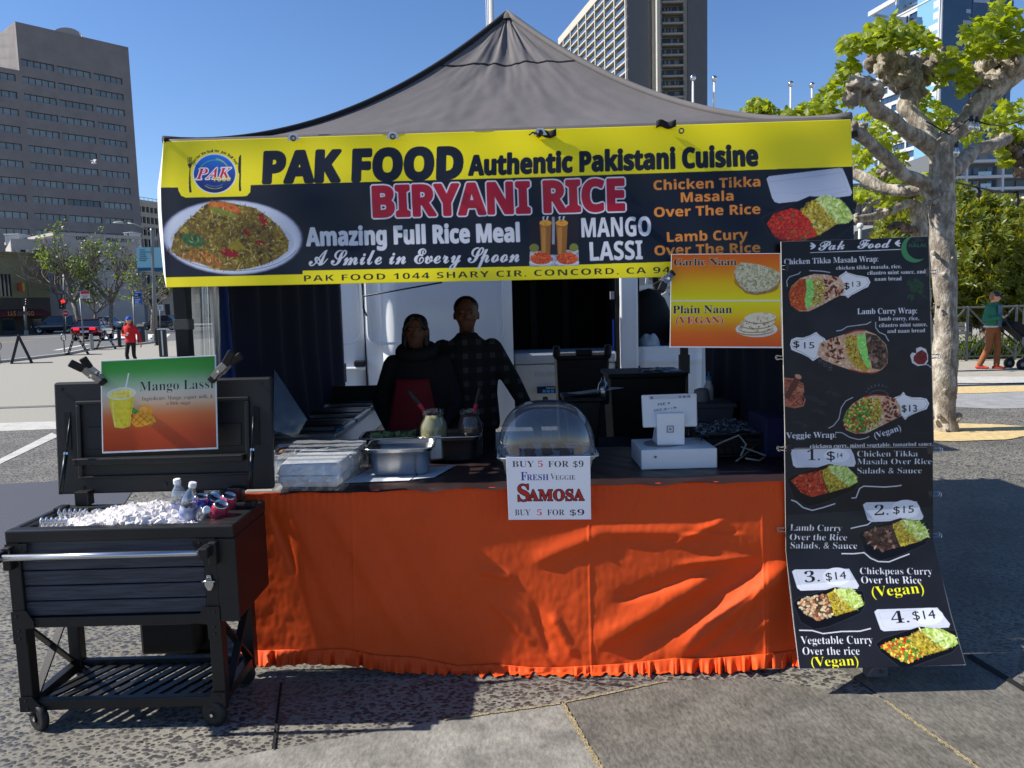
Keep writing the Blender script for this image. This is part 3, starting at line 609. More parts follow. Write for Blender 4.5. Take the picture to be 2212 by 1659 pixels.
for i, z in enumerate(zlev):
    q = MB(); wn.box(q, uu(1432), uu(1476), z-.1-per*.62, z-.1, -2.2, -2.0); wo = q.build('window', GLASS_D, ht); q = MB()
    for k in range(1, 6):
        if rr.random() < .55: wn.box(q, uu(1432+k*7), uu(1432+k*7+rr.choice((2.5, 4, 6))), z-.1-per*.6, z-.15, -2.0, -1.95)
    if q.f: q.build('curtain', mat('white_curtain', (170, 172, 172), .8), wo)
    wn.box(sl, uu(1431), uu(1477), z-per*.85, z-per*.68, -2.2, .2)
    wn.box(rl, uu(1431), uu(1477), z-per*.28, z-per*.24, .05, .12)
    for k in range(24): x = 1431+46*k/23; wn.box(rl, uu(x)-.035, uu(x)+.035, z-per*.68, z-per*.25, .06, .11)
sl.build('balcony_slab', LCON, ht); rl.build('balcony_railing', FRAME_D, ht)
# blue glass tower on the right
A = P(2036, -14, 235); zt = A.z; Bf = G(1893, 61, zt); gt = thing('glass_tower', 'white and blue glass high-rise with a roof garden, behind the pollarded tree', 'building', (A.x, A.y, 0))
wf = Wall(A, Bf); WPAN = mat('white_panel', (186, 190, 196), .5, var=.04); mb = MB(); gl = MB()
wf.box(gl, 0, wf.w, 0, zt-.5, -25, -.4); gl.build('window', GLASS_B, gt)
per = wf.hit(2036, 100)[1]-wf.hit(2036, 124)[1]; z = zt; i = 0; rr = random.Random(9)
edges = [0, .12, .3, .47, .52, .72, .9, 1.0]
while z > 5:
    wf.box(mb, 0, wf.w, z-per*.36, z, -.5, 0)
    for k in range(7):
        a, b = edges[k]*wf.w, edges[k+1]*wf.w
        if k == 0: wf.box(mb, a, a+.8+.09*wf.w, z-per, z-per*.36, -.5, .05)
        elif rr.random() < .4: wf.box(mb, a, a+(b-a)*rr.uniform(.2, .5), z-per, z-per*.36, -.5, .02)
        if (i//2+k) % 3 == 0: wf.box(mb, a, a+.25*(b-a), z-per, z-per*.36, -.5, .03)
    z -= per; i += 1
wf.box(mb, -.2, wf.w+.3, zt, zt+.5, -25, .2)
mb.build('white_facade', WPAN, gt)
mb = MB()
for k in range(1, 16): wf.box(mb, wf.w*k/16-.06, wf.w*k/16+.06, 0, zt-.6, -.5, -.3)
mb.build('mullion', mat('blue_mullion', (70, 96, 130), .4), gt)
q0 = wf.pt(wf.w, zt); mb = MB(); q1, q2 = P(1879, 31, q0.y), P(1945, -4, q0.y-15)
c1 = P(1938, -3, q0.y-20)
mb.bar(q1, c1, 1.2, 1.4); mb.bar(q1, Vector((q1.x+9, q1.y+4, q1.z)), .8, .8); mb.bar(Vector((q1.x+9, q1.y+4, q1.z)), wf.pt(wf.w*.62, zt, -3), .6, .6); mb.bar(Vector((c1.x, c1.y, zt)), c1, .7, .7); mb.build('roof_frame', WPAN, gt)
mb = MB(); wf.box(mb, wf.w*.1, wf.w*.62, zt, zt+9, -20, -6); mb.build('penthouse', WPAN, gt)
mb = MB(); wf.box(mb, 0, wf.w, zt+.5, zt+1.7, -.1, 0); mb.build('glass_balustrade', glassy('clear_balustrade', (200, 220, 230), .05, .7), gt)
Br = P(2168, 300, 240); wr = Wall(Vector((P(2055, 300, 236).x, 236, 0)), Br); q = MB(); wr.box(q, 0, wr.w, 0, zt+14, -25, 0); q.build('window', GLASS_B, gt)
q = MB(); ws = Wall(A, Vector((wr.A.x, wr.A.y, 0))); ws.box(q, 0, ws.w, 0, zt+14, -10, -.2); q.build('corner_glass', mat('pale_blue_glass', (120, 165, 190), .12, spec=1), gt); q = MB(); z = zt+14
while z > 5: ws.box(q, 0, ws.w, z-per*.4, z, -.3, 0); z -= per
q.build('white_band', WPAN, gt)
q = MB(); z = zt+12; rr = random.Random(2)
for i in range(26):
    z -= per
    if z < 4: break
    for k in range(3):
        if rr.random() < .62: q = MB(); a = rr.uniform(0, .85)*wr.w; wr.box(q, a, min(a+rr.choice((1.6, 6, 9)), wr.w-.3), z-per*.34, z, 0, .06); q.build('panel', mat('grey_blue_panel', (150, 166, 186), .5), gt)
q = MB()
for k in (.32, .66, .995): wr.box(q, wr.w*k-.12, wr.w*k+.12, 0, zt+14, 0, .2)
q.build('mullion', mat('blue_mullion', (70, 96, 130), .4), gt)
mb = MB(); rr = random.Random(8)
for k in range(260):
    u_ = rr.uniform(0, .7)*wf.w; c_ = wf.pt(u_, zt+rr.uniform(.5, 3.6)*(.6+.4*math.sin(u_*1.3)), rr.uniform(-4, -.4)); d = Vector((rr.gauss(0, 1), rr.gauss(0, 1), rr.gauss(0, 1))).normalized()*.7; e = d.orthogonal().normalized()*.5
    mb.quad(c_-d, c_-e, c_+d, c_+e)
tag(mb.build('roof_plants', mat('dark_shrub', (44, 56, 38), .8, var=.4)), 'dark shrubs growing along the roof garden of the glass tower', 'plants')
# grey balcony block, right
A, B = P(2026, 330, 140), P(2300, 330, 140); wl = Wall(A, B); mr = thing('apartment_block', 'grey apartment block with white frames and glass balconies, far right above the bush', 'building', (A.x, A.y, 0))
zz = lambda y: wl.hit(2150, y)[1]; u = lambda x: wl.hit(x, 400)[0]; mb = MB(); q = MB()
GB = mat('mid_grey_cladding', (98, 102, 106), .8, var=.06); wl.box(mb, u(2026), u(2300), 0, zz(322), -12, -1.6); mb.build('wall', GB, mr)
for y in (350, 384, 410, 436, 462): wl.box(q, u(2026), u(2300), zz(y), zz(y-6), -1.6, 0)
for x in (2086, 2164, 2240): wl.box(q, u(x), u(x+4.5), 0, zz(350), -1.6, .03)
q.build('white_frame', WPAN, mr)
for y0, y1 in ((346, 334), (380, 358), (404, 388), (430, 413), (456, 440)):
    for x0, x1 in ((2030, 2044), (2050, 2080), (2094, 2106), (2112, 2124), (2142, 2158), (2170, 2200), (2206, 2234)):
        m1 = MB(); wl.box(m1, u(x0), u(x1), zz(y0), zz(y1), -1.6, -1.45); m1.build('window', GLASS_B if (x0+y0) % 3 else GLASS_D, mr)
for y in (384, 410, 436): m1 = MB(); wl.box(m1, u(2112), u(2140), zz(y-6), zz(y-14), .02, .08); m1.build('balcony_glass', glassy('clear_balustrade', (200, 220, 230), .05, .7), mr)
# white classical building at the right edge, grey stone one behind the tree
A, B = P(2168, 440, 92), P(2330, 418, 80); wl = Wall(A, B); cb = thing('classical_building', 'white stone building with a balustrade roofline at the right edge', 'building', (A.x, A.y, 0)); zz = lambda y: wl.hit(2200, y)[1]; u = lambda x: wl.hit(x, 440)[0]
MARB = mat('white_stone', (196, 194, 188), .85, var=.06, scale=.5); mb = MB()
wl.box(mb, 0, wl.w, 0, zz(449), -10, -.3); wl.box(mb, -.4, wl.w, zz(452), zz(446), -10, .5); wl.box(mb, -.3, wl.w, zz(446), zz(442), -10, .15); wl.box(mb, -.2, wl.w, zz(431), zz(427), -1, .1); wl.box(mb, -.2, u(2176), zz(442), zz(431), -1, .08)
for k in range(30): x = u(2177)+k*.42; mb.cyl(wl.pt(x, zz(442), -.2), wl.pt(x, zz(431), -.2), .12, n=6)
for k in range(40): wl.box(mb, k*.4, k*.4+.2, zz(454.5), zz(452), -.3, .25)
wl.box(mb, 0, wl.w, zz(476), zz(472), -.3, .15); mb.build('wall', MARB, cb)
m1 = MB()
for k in range(3): wl.box(m1, 1.2+k*3.4, 2.8+k*3.4, zz(520), zz(484), -.3, -.24)
m1.build('window', GLASS_D, cb)
A, B = P(1812, 395, 120), P(2040, 386, 120); wl = Wall(A, B); sb = thing('stone_building', 'grey stone building with arched windows glimpsed between the pollarded trunks', 'building', (A.x, A.y, 0)); zz = lambda y: wl.hit(1900, y)[1]; u = lambda x: wl.hit(x, 440)[0]; mb = MB()
wl.box(mb, -30, wl.w, 0, zz(398), -10, -.3)
for y0, y1, o in ((402, 396, .5), (408, 402, .2), (440, 436, .25), (476, 472, .3)): wl.box(mb, -30, wl.w, zz(y0), zz(y1), -.3, o)
for k in range(16): wl.box(mb, u(1835+k*13), u(1837.5+k*13), 0, zz(408), -.3, .1)
mb.build('wall', STONE, sb)
for k in range(9):
    x = u(1843+k*26)
    for y0, y1 in ((432, 412), (470, 446), (510, 484)):
        m1 = MB(); a = zz(y0); b = zz(y1); hw = .62; pts = [wl.pt(x-hw, a, -.29), wl.pt(x+hw, a, -.29)]+[wl.pt(x+hw*math.cos(t), b-hw+hw*math.sin(t), -.29) for t in np.linspace(0, math.pi, 9)]
        m1.prism(pts, wl.n*.08); m1.build('window', GLASS_D, sb)
# plain blocks that close the view along the street and behind the van
for i, (x0, x1, y, yt, d, lab) in enumerate(((345, 520, 560, 590, 120, 'grey stone street building seen through the gap left of the blue curtain'), (1120, 1640, 560, 600, 105, 'long grey building far behind the white van'))):
    A, B = P(x0, yt, d), P(x1, yt, d+3); wl = Wall(A, B); o = thing('street_building', lab, 'building', (A.x, A.y, 0)); zt = A.z+6; mb = MB(); n_ = 8
    us = [(wl.w*(k+.25)/n_, wl.w*(k+.75)/n_) for k in range(n_)]; rz = [(1.0, 3.2), (4.6, 6.6), (8, 10)]; rz = [r for r in rz if r[1] < zt]
    wl.holes(mb, 0, wl.w, 0, zt, .4, us, rz); wl.box(mb, 0, wl.w, 0, zt-.2, -12, -.8); mb.build('wall', STONE, o)
    for a, b in us:
        for c, d_ in rz: m1 = MB(); wl.box(m1, a, b, c, d_, -.4, -.25); m1.build('window', GLASS_D, o)
# ------------------------------------------------------------------ trees
def leaf_mat(name, c, ct, tr=.5, rough=.45):
    m = bpy.data.materials.new(name); m.use_nodes = True; n = m.node_tree; b = n.nodes['Principled BSDF']; N = n.nodes.new; Lk = n.links.new
    tc = N('ShaderNodeNewGeometry'); rp = N('ShaderNodeValToRGB'); a = lin(c)
    rp.color_ramp.elements[0].color = tuple(a*.62)+(1,); rp.color_ramp.elements[1].color = tuple(np.minimum(a*np.array([1.7, 1.45, 1.1]), 1))+(1,); Lk(tc.outputs['Random Per Island'], rp.inputs[0])
    Lk(rp.outputs[0], b.inputs['Base Color']); b.inputs['Roughness'].default_value = rough
    t = N('ShaderNodeBsdfTranslucent'); t.inputs[0].default_value = L4(ct); mx = N('ShaderNodeMixShader'); mx.inputs[0].default_value = tr
    Lk(b.outputs[0], mx.inputs[1]); Lk(t.outputs[0], mx.inputs[2]); Lk(mx.outputs[0], n.nodes['Material Output'].inputs[0]); return m
PLANE_LEAF = leaf_mat('plane_leaf', (112, 132, 34), (184, 196, 30), .55); BUSH_LEAF = leaf_mat('pittosporum_leaf', (80, 100, 24), (196, 186, 16), .34); STREET_LEAF = leaf_mat('street_tree_leaf', (80, 104, 40), (130, 150, 40), .4)
def bark_mat(name, a, b_, c_):
    m = mat(name, a, .9); n = m.node_tree; bs = n.nodes['Principled BSDF']; N = n.nodes.new; Lk = n.links.new; tc = N('ShaderNodeTexCoord')
    mp = N('ShaderNodeMapping'); mp.inputs['Scale'].default_value = (1, 1, .55); Lk(tc.outputs['Object'], mp.inputs[0])
    t = N('ShaderNodeTexNoise'); t.inputs['Scale'].default_value = 9; t.inputs['Detail'].default_value = 8; t.inputs['Roughness'].default_value = .72; Lk(mp.outputs[0], t.inputs['Vector'])
    r = N('ShaderNodeValToRGB'); e = r.color_ramp.elements; e[0].position = .41; e[0].color = L4(c_); e[1].position = .6; e[1].color = L4(b_); e.new(.5).color = L4(a); Lk(t.outputs[0], r.inputs[0]); Lk(r.outputs[0], bs.inputs['Base Color'])
    t2 = N('ShaderNodeTexNoise'); t2.inputs['Scale'].default_value = 34; t2.inputs['Detail'].default_value = 6; Lk(mp.outputs[0], t2.inputs['Vector'])
    bp = N('ShaderNodeBump'); bp.inputs['Strength'].default_value = .9; bp.inputs['Distance'].default_value = .02; Lk(t2.outputs[0], bp.inputs['Height']); Lk(bp.outputs[0], bs.inputs['Normal']); return m
BARK = bark_mat('plane_bark', (148, 138, 123), (188, 179, 164), (118, 107, 94)); BARK_D = bark_mat('club_bark', (96, 82, 70), (140, 124, 106), (52, 44, 38))
def leaf(mb, c, nrm, s, rr):
    a = nrm.orthogonal().normalized(); b = nrm.cross(a); t = rr.uniform(0, 6.28); a, b = a*math.cos(t)+b*math.sin(t), b*math.cos(t)-a*math.sin(t)
    out = [(0, -.5), (.28, -.42), (.5, -.12), (.3, -.02), (.46, .28), (.18, .22), (0, .58), (-.18, .22), (-.46, .28), (-.3, -.02), (-.5, -.12), (-.28, -.42)]
    vs = [c+nrm*s*.06]+[c+a*s*x+b*s*y-nrm*s*(.28*abs(x)+.1*y*y) for x, y in out]
    mb.add(vs, [(0, i, i+1) for i in range(1, 12)]+[(0, 12, 1)])
def knob(amp, f): return lambda q: amp*(noise.noise(q*f)+.5*noise.noise(q*f*2.3))
def limb(mb, pts, y, dy, w0, w1, rr, jit=None, n=14, fine=5):
    """pts photo polyline, depth from y to y+dy, photo widths w0..w1"""
    P_ = [Vector((a, b, y+dy*i/(len(pts)-1))) for i, (a, b) in enumerate(pts)]; Q = []; k = len(P_)-1
    for i in range(k):
        for j in range(fine):
            t = j/fine; p0, p1, p2, p3 = P_[max(i-1, 0)], P_[i], P_[i+1], P_[min(i+2, k)]
            Q.append(.5*((2*p1)+(p2-p0)*t+(2*p0-5*p1+4*p2-p3)*t*t+(3*p1-p0-3*p2+p3)*t**3))
    Q.append(P_[-1]); m = len(Q)-1
    W = [P(q.x, q.y, q.z) for q in Q]; rad = [(w0+(w1-w0)*(i/m))/2*Q[i].z/F*(1+.16*noise.noise(Vector((i*.13, w0, y)))) for i in range(m+1)]
    mb.tube(W, rad, n, True, jit=jit or knob(.015, 4.5)); return W
def club(mb, px, py, y, rpx, rr, n=7):
    for _ in range(n):
        c = P(px+rr.uniform(-1, 1)*rpx*.8, py+rr.uniform(-.55, .55)*rpx, y+rr.uniform(-1, 1)*rpx*.6*y/F); r = rpx*rr.uniform(.3, .55)*y/F
        s = len(mb.v); mb.ball(c, r, 20)
        for i in range(s, len(mb.v)): q = Vector(mb.v[i]); q += (q-c).normalized()*(.5*r*noise.noise(q*10)+.34*r*noise.noise(q*24)+.16*r*noise.noise(q*60)); mb.v[i] = tuple(q)
def leaf_cloud(mb, px, py, rx, ry, y, ryd, n, s, rr, up=.8, stems=None):
    for _ in range(n):
        while True:
            a, b, c = rr.uniform(-1, 1), rr.uniform(-1, 1), rr.uniform(-1, 1)
            if a*a+b*b+c*c < 1: break
        k = y/F; o = P(px+a*rx*1.12, py+b*ry*1.15, y+c*ryd); nr = Vector((rr.gauss(a*.5, .55), rr.gauss(c*.5-.25, .55), rr.gauss(up, .45))).normalized()
        leaf(mb, o, nr, s*rr.uniform(.6, 1.25), rr)
        if stems is not None and rr.random() < .12: stems.tube([o+Vector((0, 0, .02)), o-Vector((rr.uniform(-.05, .05), rr.uniform(-.05, .05), rr.uniform(.08, .18)))], [.003, .005], 5)
rr = random.Random(11)
YT = 9.0
t1 = thing('plane_tree', 'pollarded plane tree with thick mottled trunk right beside the menu board', 'tree', G(2043, 938))
tk = MB(); tk.smooth = True
limb(tk, [(2046, 948), (2044, 925), (2041, 880), (2040, 800), (2044, 720), (2042, 620), (2036, 520), (2034, 440), (2036, 380), (2033, 320), (2020, 300)], YT, 0, 47, 50, rr, knob(.013, 5), 20, 6)
for px, py, r in ((2016, 545, 10), (2022, 660, 7), (2062, 560, 9), (2046, 850, 16), (2058, 900, 18), (2022, 905, 14), (2030, 415, 16), (2014, 440, 14), (2058, 478, 10), (2036, 590, 8)): club(tk, px, py, YT-.1, r, rr, 3)
tk.build('trunk', BARK, t1)
def branch(pts, dy, w0, w1, clubs, y=YT, thg=None, m2=BARK):
    b = MB(); b.smooth = True; limb(b, pts, y, dy, w0, w1, rr)
    for (x, y_, r, n) in clubs: club(b, x, y_, y+dy, r, rr, n)
    b.build('branch', m2, thg or t1)
branch([(2020, 325), (1990, 303), (1955, 282), (1925, 255), (1895, 238), (1868, 205)], -.4, 34, 26, [(1866, 196, 34, 9), (1888, 192, 24, 6)])
branch([(2018, 310), (1998, 280), (1972, 248), (1958, 232), (1968, 205), (1977, 180)], .3, 34, 40, [(1955, 150, 44, 13), (1915, 138, 44, 12), (2005, 136, 34, 10), (1988, 165, 36, 8), (1962, 184, 34, 7)])
branch([(2030, 325), (2058, 290), (2093, 260), (2112, 225), (2145, 195), (2180, 165), (2225, 122)], .1, 38, 46, [(2104, 178, 30, 8), (2155, 160, 46, 11), (2190, 130, 44, 9)])
branch([(2048, 375), (2078, 350), (2105, 325), (2150, 312), (2175, 300)], .9, 34, 22, [(2160, 300, 14, 4)])
branch([(2030, 425), (1998, 395), (1957, 380), (1925, 350), (1898, 328), (1872, 300), (1842, 283)], -.5, 28, 24, [(1845, 285, 22, 5)])
branch([(2026, 432), (1995, 408), (1958, 412), (1912, 408), (1868, 385), (1836, 372)], .7, 28, 24, [(1908, 372, 16, 4), (1850, 375, 18, 4)])
lf = MB()
for a in ((1895, 92, 58, 24, 130), (1955, 76, 60, 24, 120), (1925, 56, 46, 18, 36), (1840, 98, 28, 24, 56), (1990, 92, 40, 22, 60), (1828, 150, 26, 24, 60), (1808, 192, 28, 22, 60), (1772, 236, 28, 13, 50), (1836, 214, 28, 20, 34), (2112, 78, 40, 34, 90), (2168, 52, 44, 36, 120), (2200, 78, 36, 40, 80), (2062, 140, 36, 36, 90), (2082, 178, 28, 22, 40), (2140, 100, 44, 24, 60), (2030, 168, 18, 20, 22), (1935, 30, 10, 12, 6), (2150, 14, 14, 10, 8), (1880, 60, 10, 14, 8), (1820, 118, 10, 20, 12)):
    leaf_cloud(lf, a[0], a[1], a[2], a[3], YT-.25+rr.uniform(-.25, .25), .35, int(a[4]*.8), .118, rr)
for a in ((1990, 222, 34, 28, 50), (2030, 256, 44, 30, 74), (1915, 285, 40, 30, 60), (1895, 330, 42, 34, 80), (1935, 345, 30, 24, 36), (2140, 262, 50, 26, 90), (2180, 245, 36, 30, 60), (2105, 300, 28, 16, 24), (1858, 340, 30, 24, 40), (1870, 268, 26, 20, 30)):
    leaf_cloud(lf, a[0], a[1], a[2], a[3], YT+1.3+rr.uniform(-.5, .5), .5, int(a[4]*.8), .125, rr)
lf.build('crown', PLANE_LEAF, t1)
Y2 = 13.5
t2 = thing('plane_tree', 'second pollarded plane tree whose trunk shows just left of the nearer one', 'tree', G(1995, 830))
b = MB(); b.smooth = True; limb(b, [(2000, 838), (1995, 700), (1990, 560), (1985, 480), (1982, 425), (1976, 380)], Y2, 0, 34, 30, rr, knob(.03, 5), 16); b.build('trunk', BARK, t2)
branch([(1980, 440), (1955, 440), (1925, 455), (1890, 468), (1850, 473)], -.6, 18, 16, [(1905, 462, 14, 5), (1855, 472, 12, 4)], Y2, t2)
branch([(1975, 428), (1940, 430), (1905, 428), (1880, 440), (1866, 458)], .2, 9, 7, [], Y2, t2)
branch([(1980, 500), (1960, 495), (1940, 486), (1920, 494)], -.4, 20, 12, [(1936, 492, 10, 3)], Y2, t2, BARK_D)
lf = MB()
for a in ((1860, 420, 26, 10, 30), (1915, 445, 20, 14, 26), (1920, 420, 40, 10, 22), (1945, 395, 40, 30, 90), (2000, 400, 30, 30, 40), (1900, 385, 40, 20, 60)): leaf_cloud(lf, a[0], a[1], a[2], a[3], Y2, .6, a[4], .17, rr)
lf.build('crown', PLANE_LEAF, t2)
Y3 = 16.0
for (px, lab, clouds, base) in ((1650, 'plane tree mostly hidden behind the canopy, only its leafy top showing right of the high-rise', [(1640, 228, 28, 14, 70), (1622, 240, 22, 8, 30), (1655, 240, 30, 10, 40), (1700, 245, 16, 8, 20), (1640, 270, 60, 20, 80)], 1640), (1760, 'plane tree behind the canopy corner, leaf tufts rising over the banner end', [(1745, 232, 22, 16, 60), (1712, 242, 14, 8, 26), (1778, 228, 26, 22, 80), (1800, 250, 30, 16, 60), (1760, 275, 60, 20, 80)], 1770)):
    tt = thing('plane_tree', lab, 'tree', G(base, 830)); b = MB(); b.smooth = True; limb(b, [(base, 838), (base-3, 600), (base-6, 420), (base-6, 320)], Y3, 0, 30, 26, rr); b.build('trunk', BARK, tt)
    for c in clouds[:3]: q = MB(); q.smooth = True; limb(q, [(base-6, 340), ((base+c[0])/2, 300), (c[0], c[1]+14)], Y3, 0, 20, 12, rr); club(q, c[0], c[1]+18, Y3, 14, rr, 4); q.build('branch', BARK, tt)
    lf = MB()
    for a in clouds: leaf_cloud(lf, a[0], a[1], a[2], a[3], Y3, .5, a[4], .17, rr)
    lf.build('crown', PLANE_LEAF, tt)
tt = thing('plane_tree', 'pollarded plane tree cut off by the right edge, one knobbly limb in view', 'tree', G(2290, 900)); b = MB(); b.smooth = True; limb(b, [(2300, 900), (2296, 700), (2290, 500), (2280, 400)], 10.5, 0, 50, 46, rr); b.build('trunk', BARK, tt)
branch([(2282, 420), (2250, 375), (2225, 360), (2200, 345)], -.3, 36, 30, [(2195, 325, 22, 7), (2205, 365, 20, 6)], 10.5, tt, BARK_D)
lf = MB()
for a in ((2165, 325, 14, 24, 40), (2185, 300, 26, 12, 30), (2205, 290, 20, 12, 20), (2176, 350, 10, 12, 12)): leaf_cloud(lf, a[0], a[1], a[2], a[3], 10.3, .4, a[4], .15, rr)
lf.build('crown', PLANE_LEAF, tt)
# big rounded shrub on the right
def rosette(mb, c, d, s, rr, k=7):
    a = d.orthogonal().normalized(); b = d.cross(a)
    for i in range(k):
        t = 6.283*i/k+rr.uniform(-.3, .3); o = (a*math.cos(t)+b*math.sin(t)); L_ = (o*.8+d*rr.uniform(.25, .9)).normalized()*s*rr.uniform(.7, 1.2); w_ = L_.cross(o.cross(d)+d*.01).normalized() if False else (d.cross(o)).normalized()*s*.13
        mb.add([c, c+L_*.5+w_, c+L_, c+L_*.5-w_], [(0, 1, 2, 3)])
YB = 21.0
sh = thing('shrub', 'large rounded evergreen bush with yellow-green tips behind the man in green', 'shrub', G(2090, 776)); lf = MB(); br = MB()
masses = [(2130, 560, 105, 130, 2.0), (2085, 480, 60, 60, 1.4), (2190, 520, 70, 90, 1.8), (2060, 600, 60, 110, 1.4), (2210, 620, 60, 90, 1.5), (1955, 480, 46, 44, 1.0), (1935, 540, 60, 80, 1.2), (2075, 430, 18, 34, .6), (2120, 450, 26, 30, .8), (2160, 455, 20, 26, .7), (2100, 655, 90, 50, 1.4), (2000, 580, 70, 90, 1.3), (2260, 560, 60, 130, 1.6)]
for (px, py, rx, ry, rd) in masses:
    for _ in range(int(rx*ry*.105)+60):
        u_, v_, w_ = rr.gauss(0, 1), rr.gauss(0, 1), rr.gauss(0, 1); l = math.sqrt(u_*u_+v_*v_+w_*w_); k = rr.uniform(.62, 1.04)*(1+.14*noise.noise(Vector((u_/l*2.5+px, v_/l*2.5, w_/l*2.5)))); u_, v_, w_ = u_/l*k, v_/l*k, w_/l*k
        c = P(px+u_*rx, py-v_*ry, YB+w_*rd)
        if c.z < .25: continue
        rosette(lf, c, Vector((u_+rr.gauss(0, .4), w_+rr.gauss(0, .4)-.2, v_+rr.gauss(.35, .4))).normalized(), .2*rr.uniform(.8, 1.25), rr)
for px, dx in ((2090, 10), (2130, -20), (2150, 30), (2010, 0), (1950, 6)): br.tube([G(px, 776), P(px+dx, 640, YB), P(px+dx*2, 560, YB), P(px+dx*3.5, 480, YB)], [.07, .06, .045, .02], 7)
br.build('stem', BARK_D, sh); lf.build('crown', BUSH_LEAF, sh)
GRASS = leaf_mat('strappy_leaf', (70, 92, 34), (120, 140, 30), .3); mb = MB(); rr = random.Random(3)
for _ in range(900):
    px = rr.uniform(2020, 2290); y = rr.uniform(18.6, 20); p = P(px, 700, y); p.z = 0; a = rr.uniform(0, 6.28); h = rr.uniform(.25, .75); o = Vector((math.cos(a), math.sin(a), 0)); s = Vector((-o.y, o.x, 0))*.02
    mb.add([p-s, p+s, p+o*h*.25+Vector((0, 0, h*.7))+s*.8, p+o*h*.25+Vector((0, 0, h*.7))-s*.8, p+o*h*.65+Vector((0, 0, h*.85))], [(0, 1, 2, 3), (3, 2, 4)])
tag(mb.build('ground_cover', GRASS), 'strappy green plants under the bush behind the low rail fence', 'ground cover', kind='stuff')
sheet_poly('soil', [G(1930, 772), G(2600, 772), Vector((26, 24, 0)), Vector((8, 24, 0))], .02, mat('dark_soil', (58, 46, 34), .95, var=.3, scale=5))
# crossed-rail fence and bench behind
fn = thing('rail_fence', 'low grey metal fence with crossed rails in front of the big bush', 'fence', G(2040, 776)); RAIL = mat('grey_rail', (112, 112, 112), .5, .6)
A, B = P(1985, 700, 18.3), P(2300, 700, 18.3); f0, f1 = A.x, B.x; mb = MB(); zt = Z(2100, 664, 18.3); zl = .12; n_ = 3
mb.tube([(f0, 18.3, zt), (f1, 18.3, zt)], .025, 8); mb.tube([(f0, 18.3, zl), (f1, 18.3, zl)], .02, 8); mb.build('rail', RAIL, fn)
for k in range(n_+1):
    x = f0+(f1-f0)*k/n_; q = MB(); q.tube([(x, 18.3, 0), (x, 18.3, zt+.03)], .03, 8); q.build('post', RAIL, fn)
    if k < n_:
        x2 = f0+(f1-f0)*(k+1)/n_; q = MB(); q.tube([(x, 18.3, zt), (x2, 18.3, zl)], .022, 8); q.tube([(x, 18.33, zl), (x2, 18.33, zt)], .022, 8); q.build('cross_rail', RAIL, fn)
bn = thing('park_bench', 'weathered pale slatted bench behind the rail fence', 'bench', P(2080, 720, 19.4)); WOODW = mat('weathered_wood', (176, 168, 152), .85, var=.2, scale=9)
p0, p1 = P(2056, 700, 19.4), P(2102, 700, 19.4); mb = MB()
for k in range(3): mb.box(p0.x, p1.x, 19.55+.02*k, 19.58+.02*k, .58+.11*k, .67+.11*k)
mb.build('backrest', WOODW, bn); mb = MB()
for k in range(4): mb.box(p0.x, p1.x, 19.1+.11*k, 19.2+.11*k, .42, .45)
mb.build('seat', WOODW, bn)
for x in (p0.x+.06, p1.x-.06):
    q = MB(); q.bar((x, 19.15, .42), (x, 19.05, 0), .05, .05); q.bar((x, 19.5, 0), (x, 19.6, .86), .05, .05); q.bar((x, 19.05, .4), (x, 19.55, .4), .04, .05); q.build('leg', mat('white_bench_leg', (190, 190, 186), .6), bn)

# street trees on the left, across the road
BARK_G = bark_mat('street_bark', (112, 104, 94), (146, 138, 126), (70, 64, 58))
def grow(mb, tips, p, d, L_, r, lev, rr):
    n_ = 4; pts = [p]; q = p.copy(); dd = d.copy()
    for i in range(n_): dd = (dd+Vector((rr.gauss(0, .16), rr.gauss(0, .16), rr.gauss(.03, .1)))).normalized(); q = q+dd*L_/n_; pts.append(q.copy())
    mb.tube(pts, [r*(1-.35*i/n_) for i in range(n_+1)], 6, False); tips.append((q.copy(), lev))
    if lev == 0: return
    for _ in range(3 if lev > 1 else 3):
        a = Vector((rr.gauss(0, .62), rr.gauss(0, .62), rr.gauss(.28, .3))); grow(mb, tips, pts[rr.choice((2, 3, 4))], (dd+a).normalized(), L_*rr.uniform(.6, .88), r*.58, lev-1, rr)
def street_tree(px, base, y, tilt, h, lab, seed, dens, lev=4):
    rr = random.Random(seed); p = P(px, base, y); p.z = 0; t = thing('street_tree', lab, 'tree', p, 'leafy street trees in front of the white wall'); a = MB(); a.smooth = True; tips = []
    top = p+Vector((tilt, 0, h*.3)); a.tube([p, p+Vector((tilt*.4, 0, h*.12)), top], [h*.026, h*.022, h*.02], 8); tr_ = a.build('trunk', BARK_G, t)
    b = MB(); b.smooth = True
    for k in range(5): an = 6.28*k/5+rr.uniform(-.4, .4); grow(b, tips, top, Vector((math.cos(an)*.75, math.sin(an)*.6, rr.uniform(.6, 1.15))).normalized(), h*.26, h*.014, lev-1, rr)
    b.build('branch', BARK_G, t); lf = MB()
    for q, lv in tips:
        if lv <= 1 and noise.noise(q*.55+Vector((seed, 0, 0))) > .35-dens and rr.random() < .75:
            for _ in range(rr.randint(4, 9)): leaf(lf, q+Vector((rr.gauss(0, .3), rr.gauss(0, .3), rr.gauss(0, .22))), Vector((rr.gauss(0, .5), rr.gauss(-.2, .5), rr.gauss(.7, .4))).normalized(), rr.uniform(.16, .3), rr)
    lf.build('crown', STREET_LEAF, t)
street_tree(178, 712, 70, -.6, 9.6, 'sparse street tree with bare upper twigs, nearest the red traffic light', 3, .14, 5)
street_tree(204, 712, 72, .2, 6.0, 'thin small street tree between the two large bare-twigged trees', 8, .7, 3)
street_tree(238, 714, 71, .3, 9.0, 'street tree with fuller green clumps, behind the woman in red', 21, .2, 5)
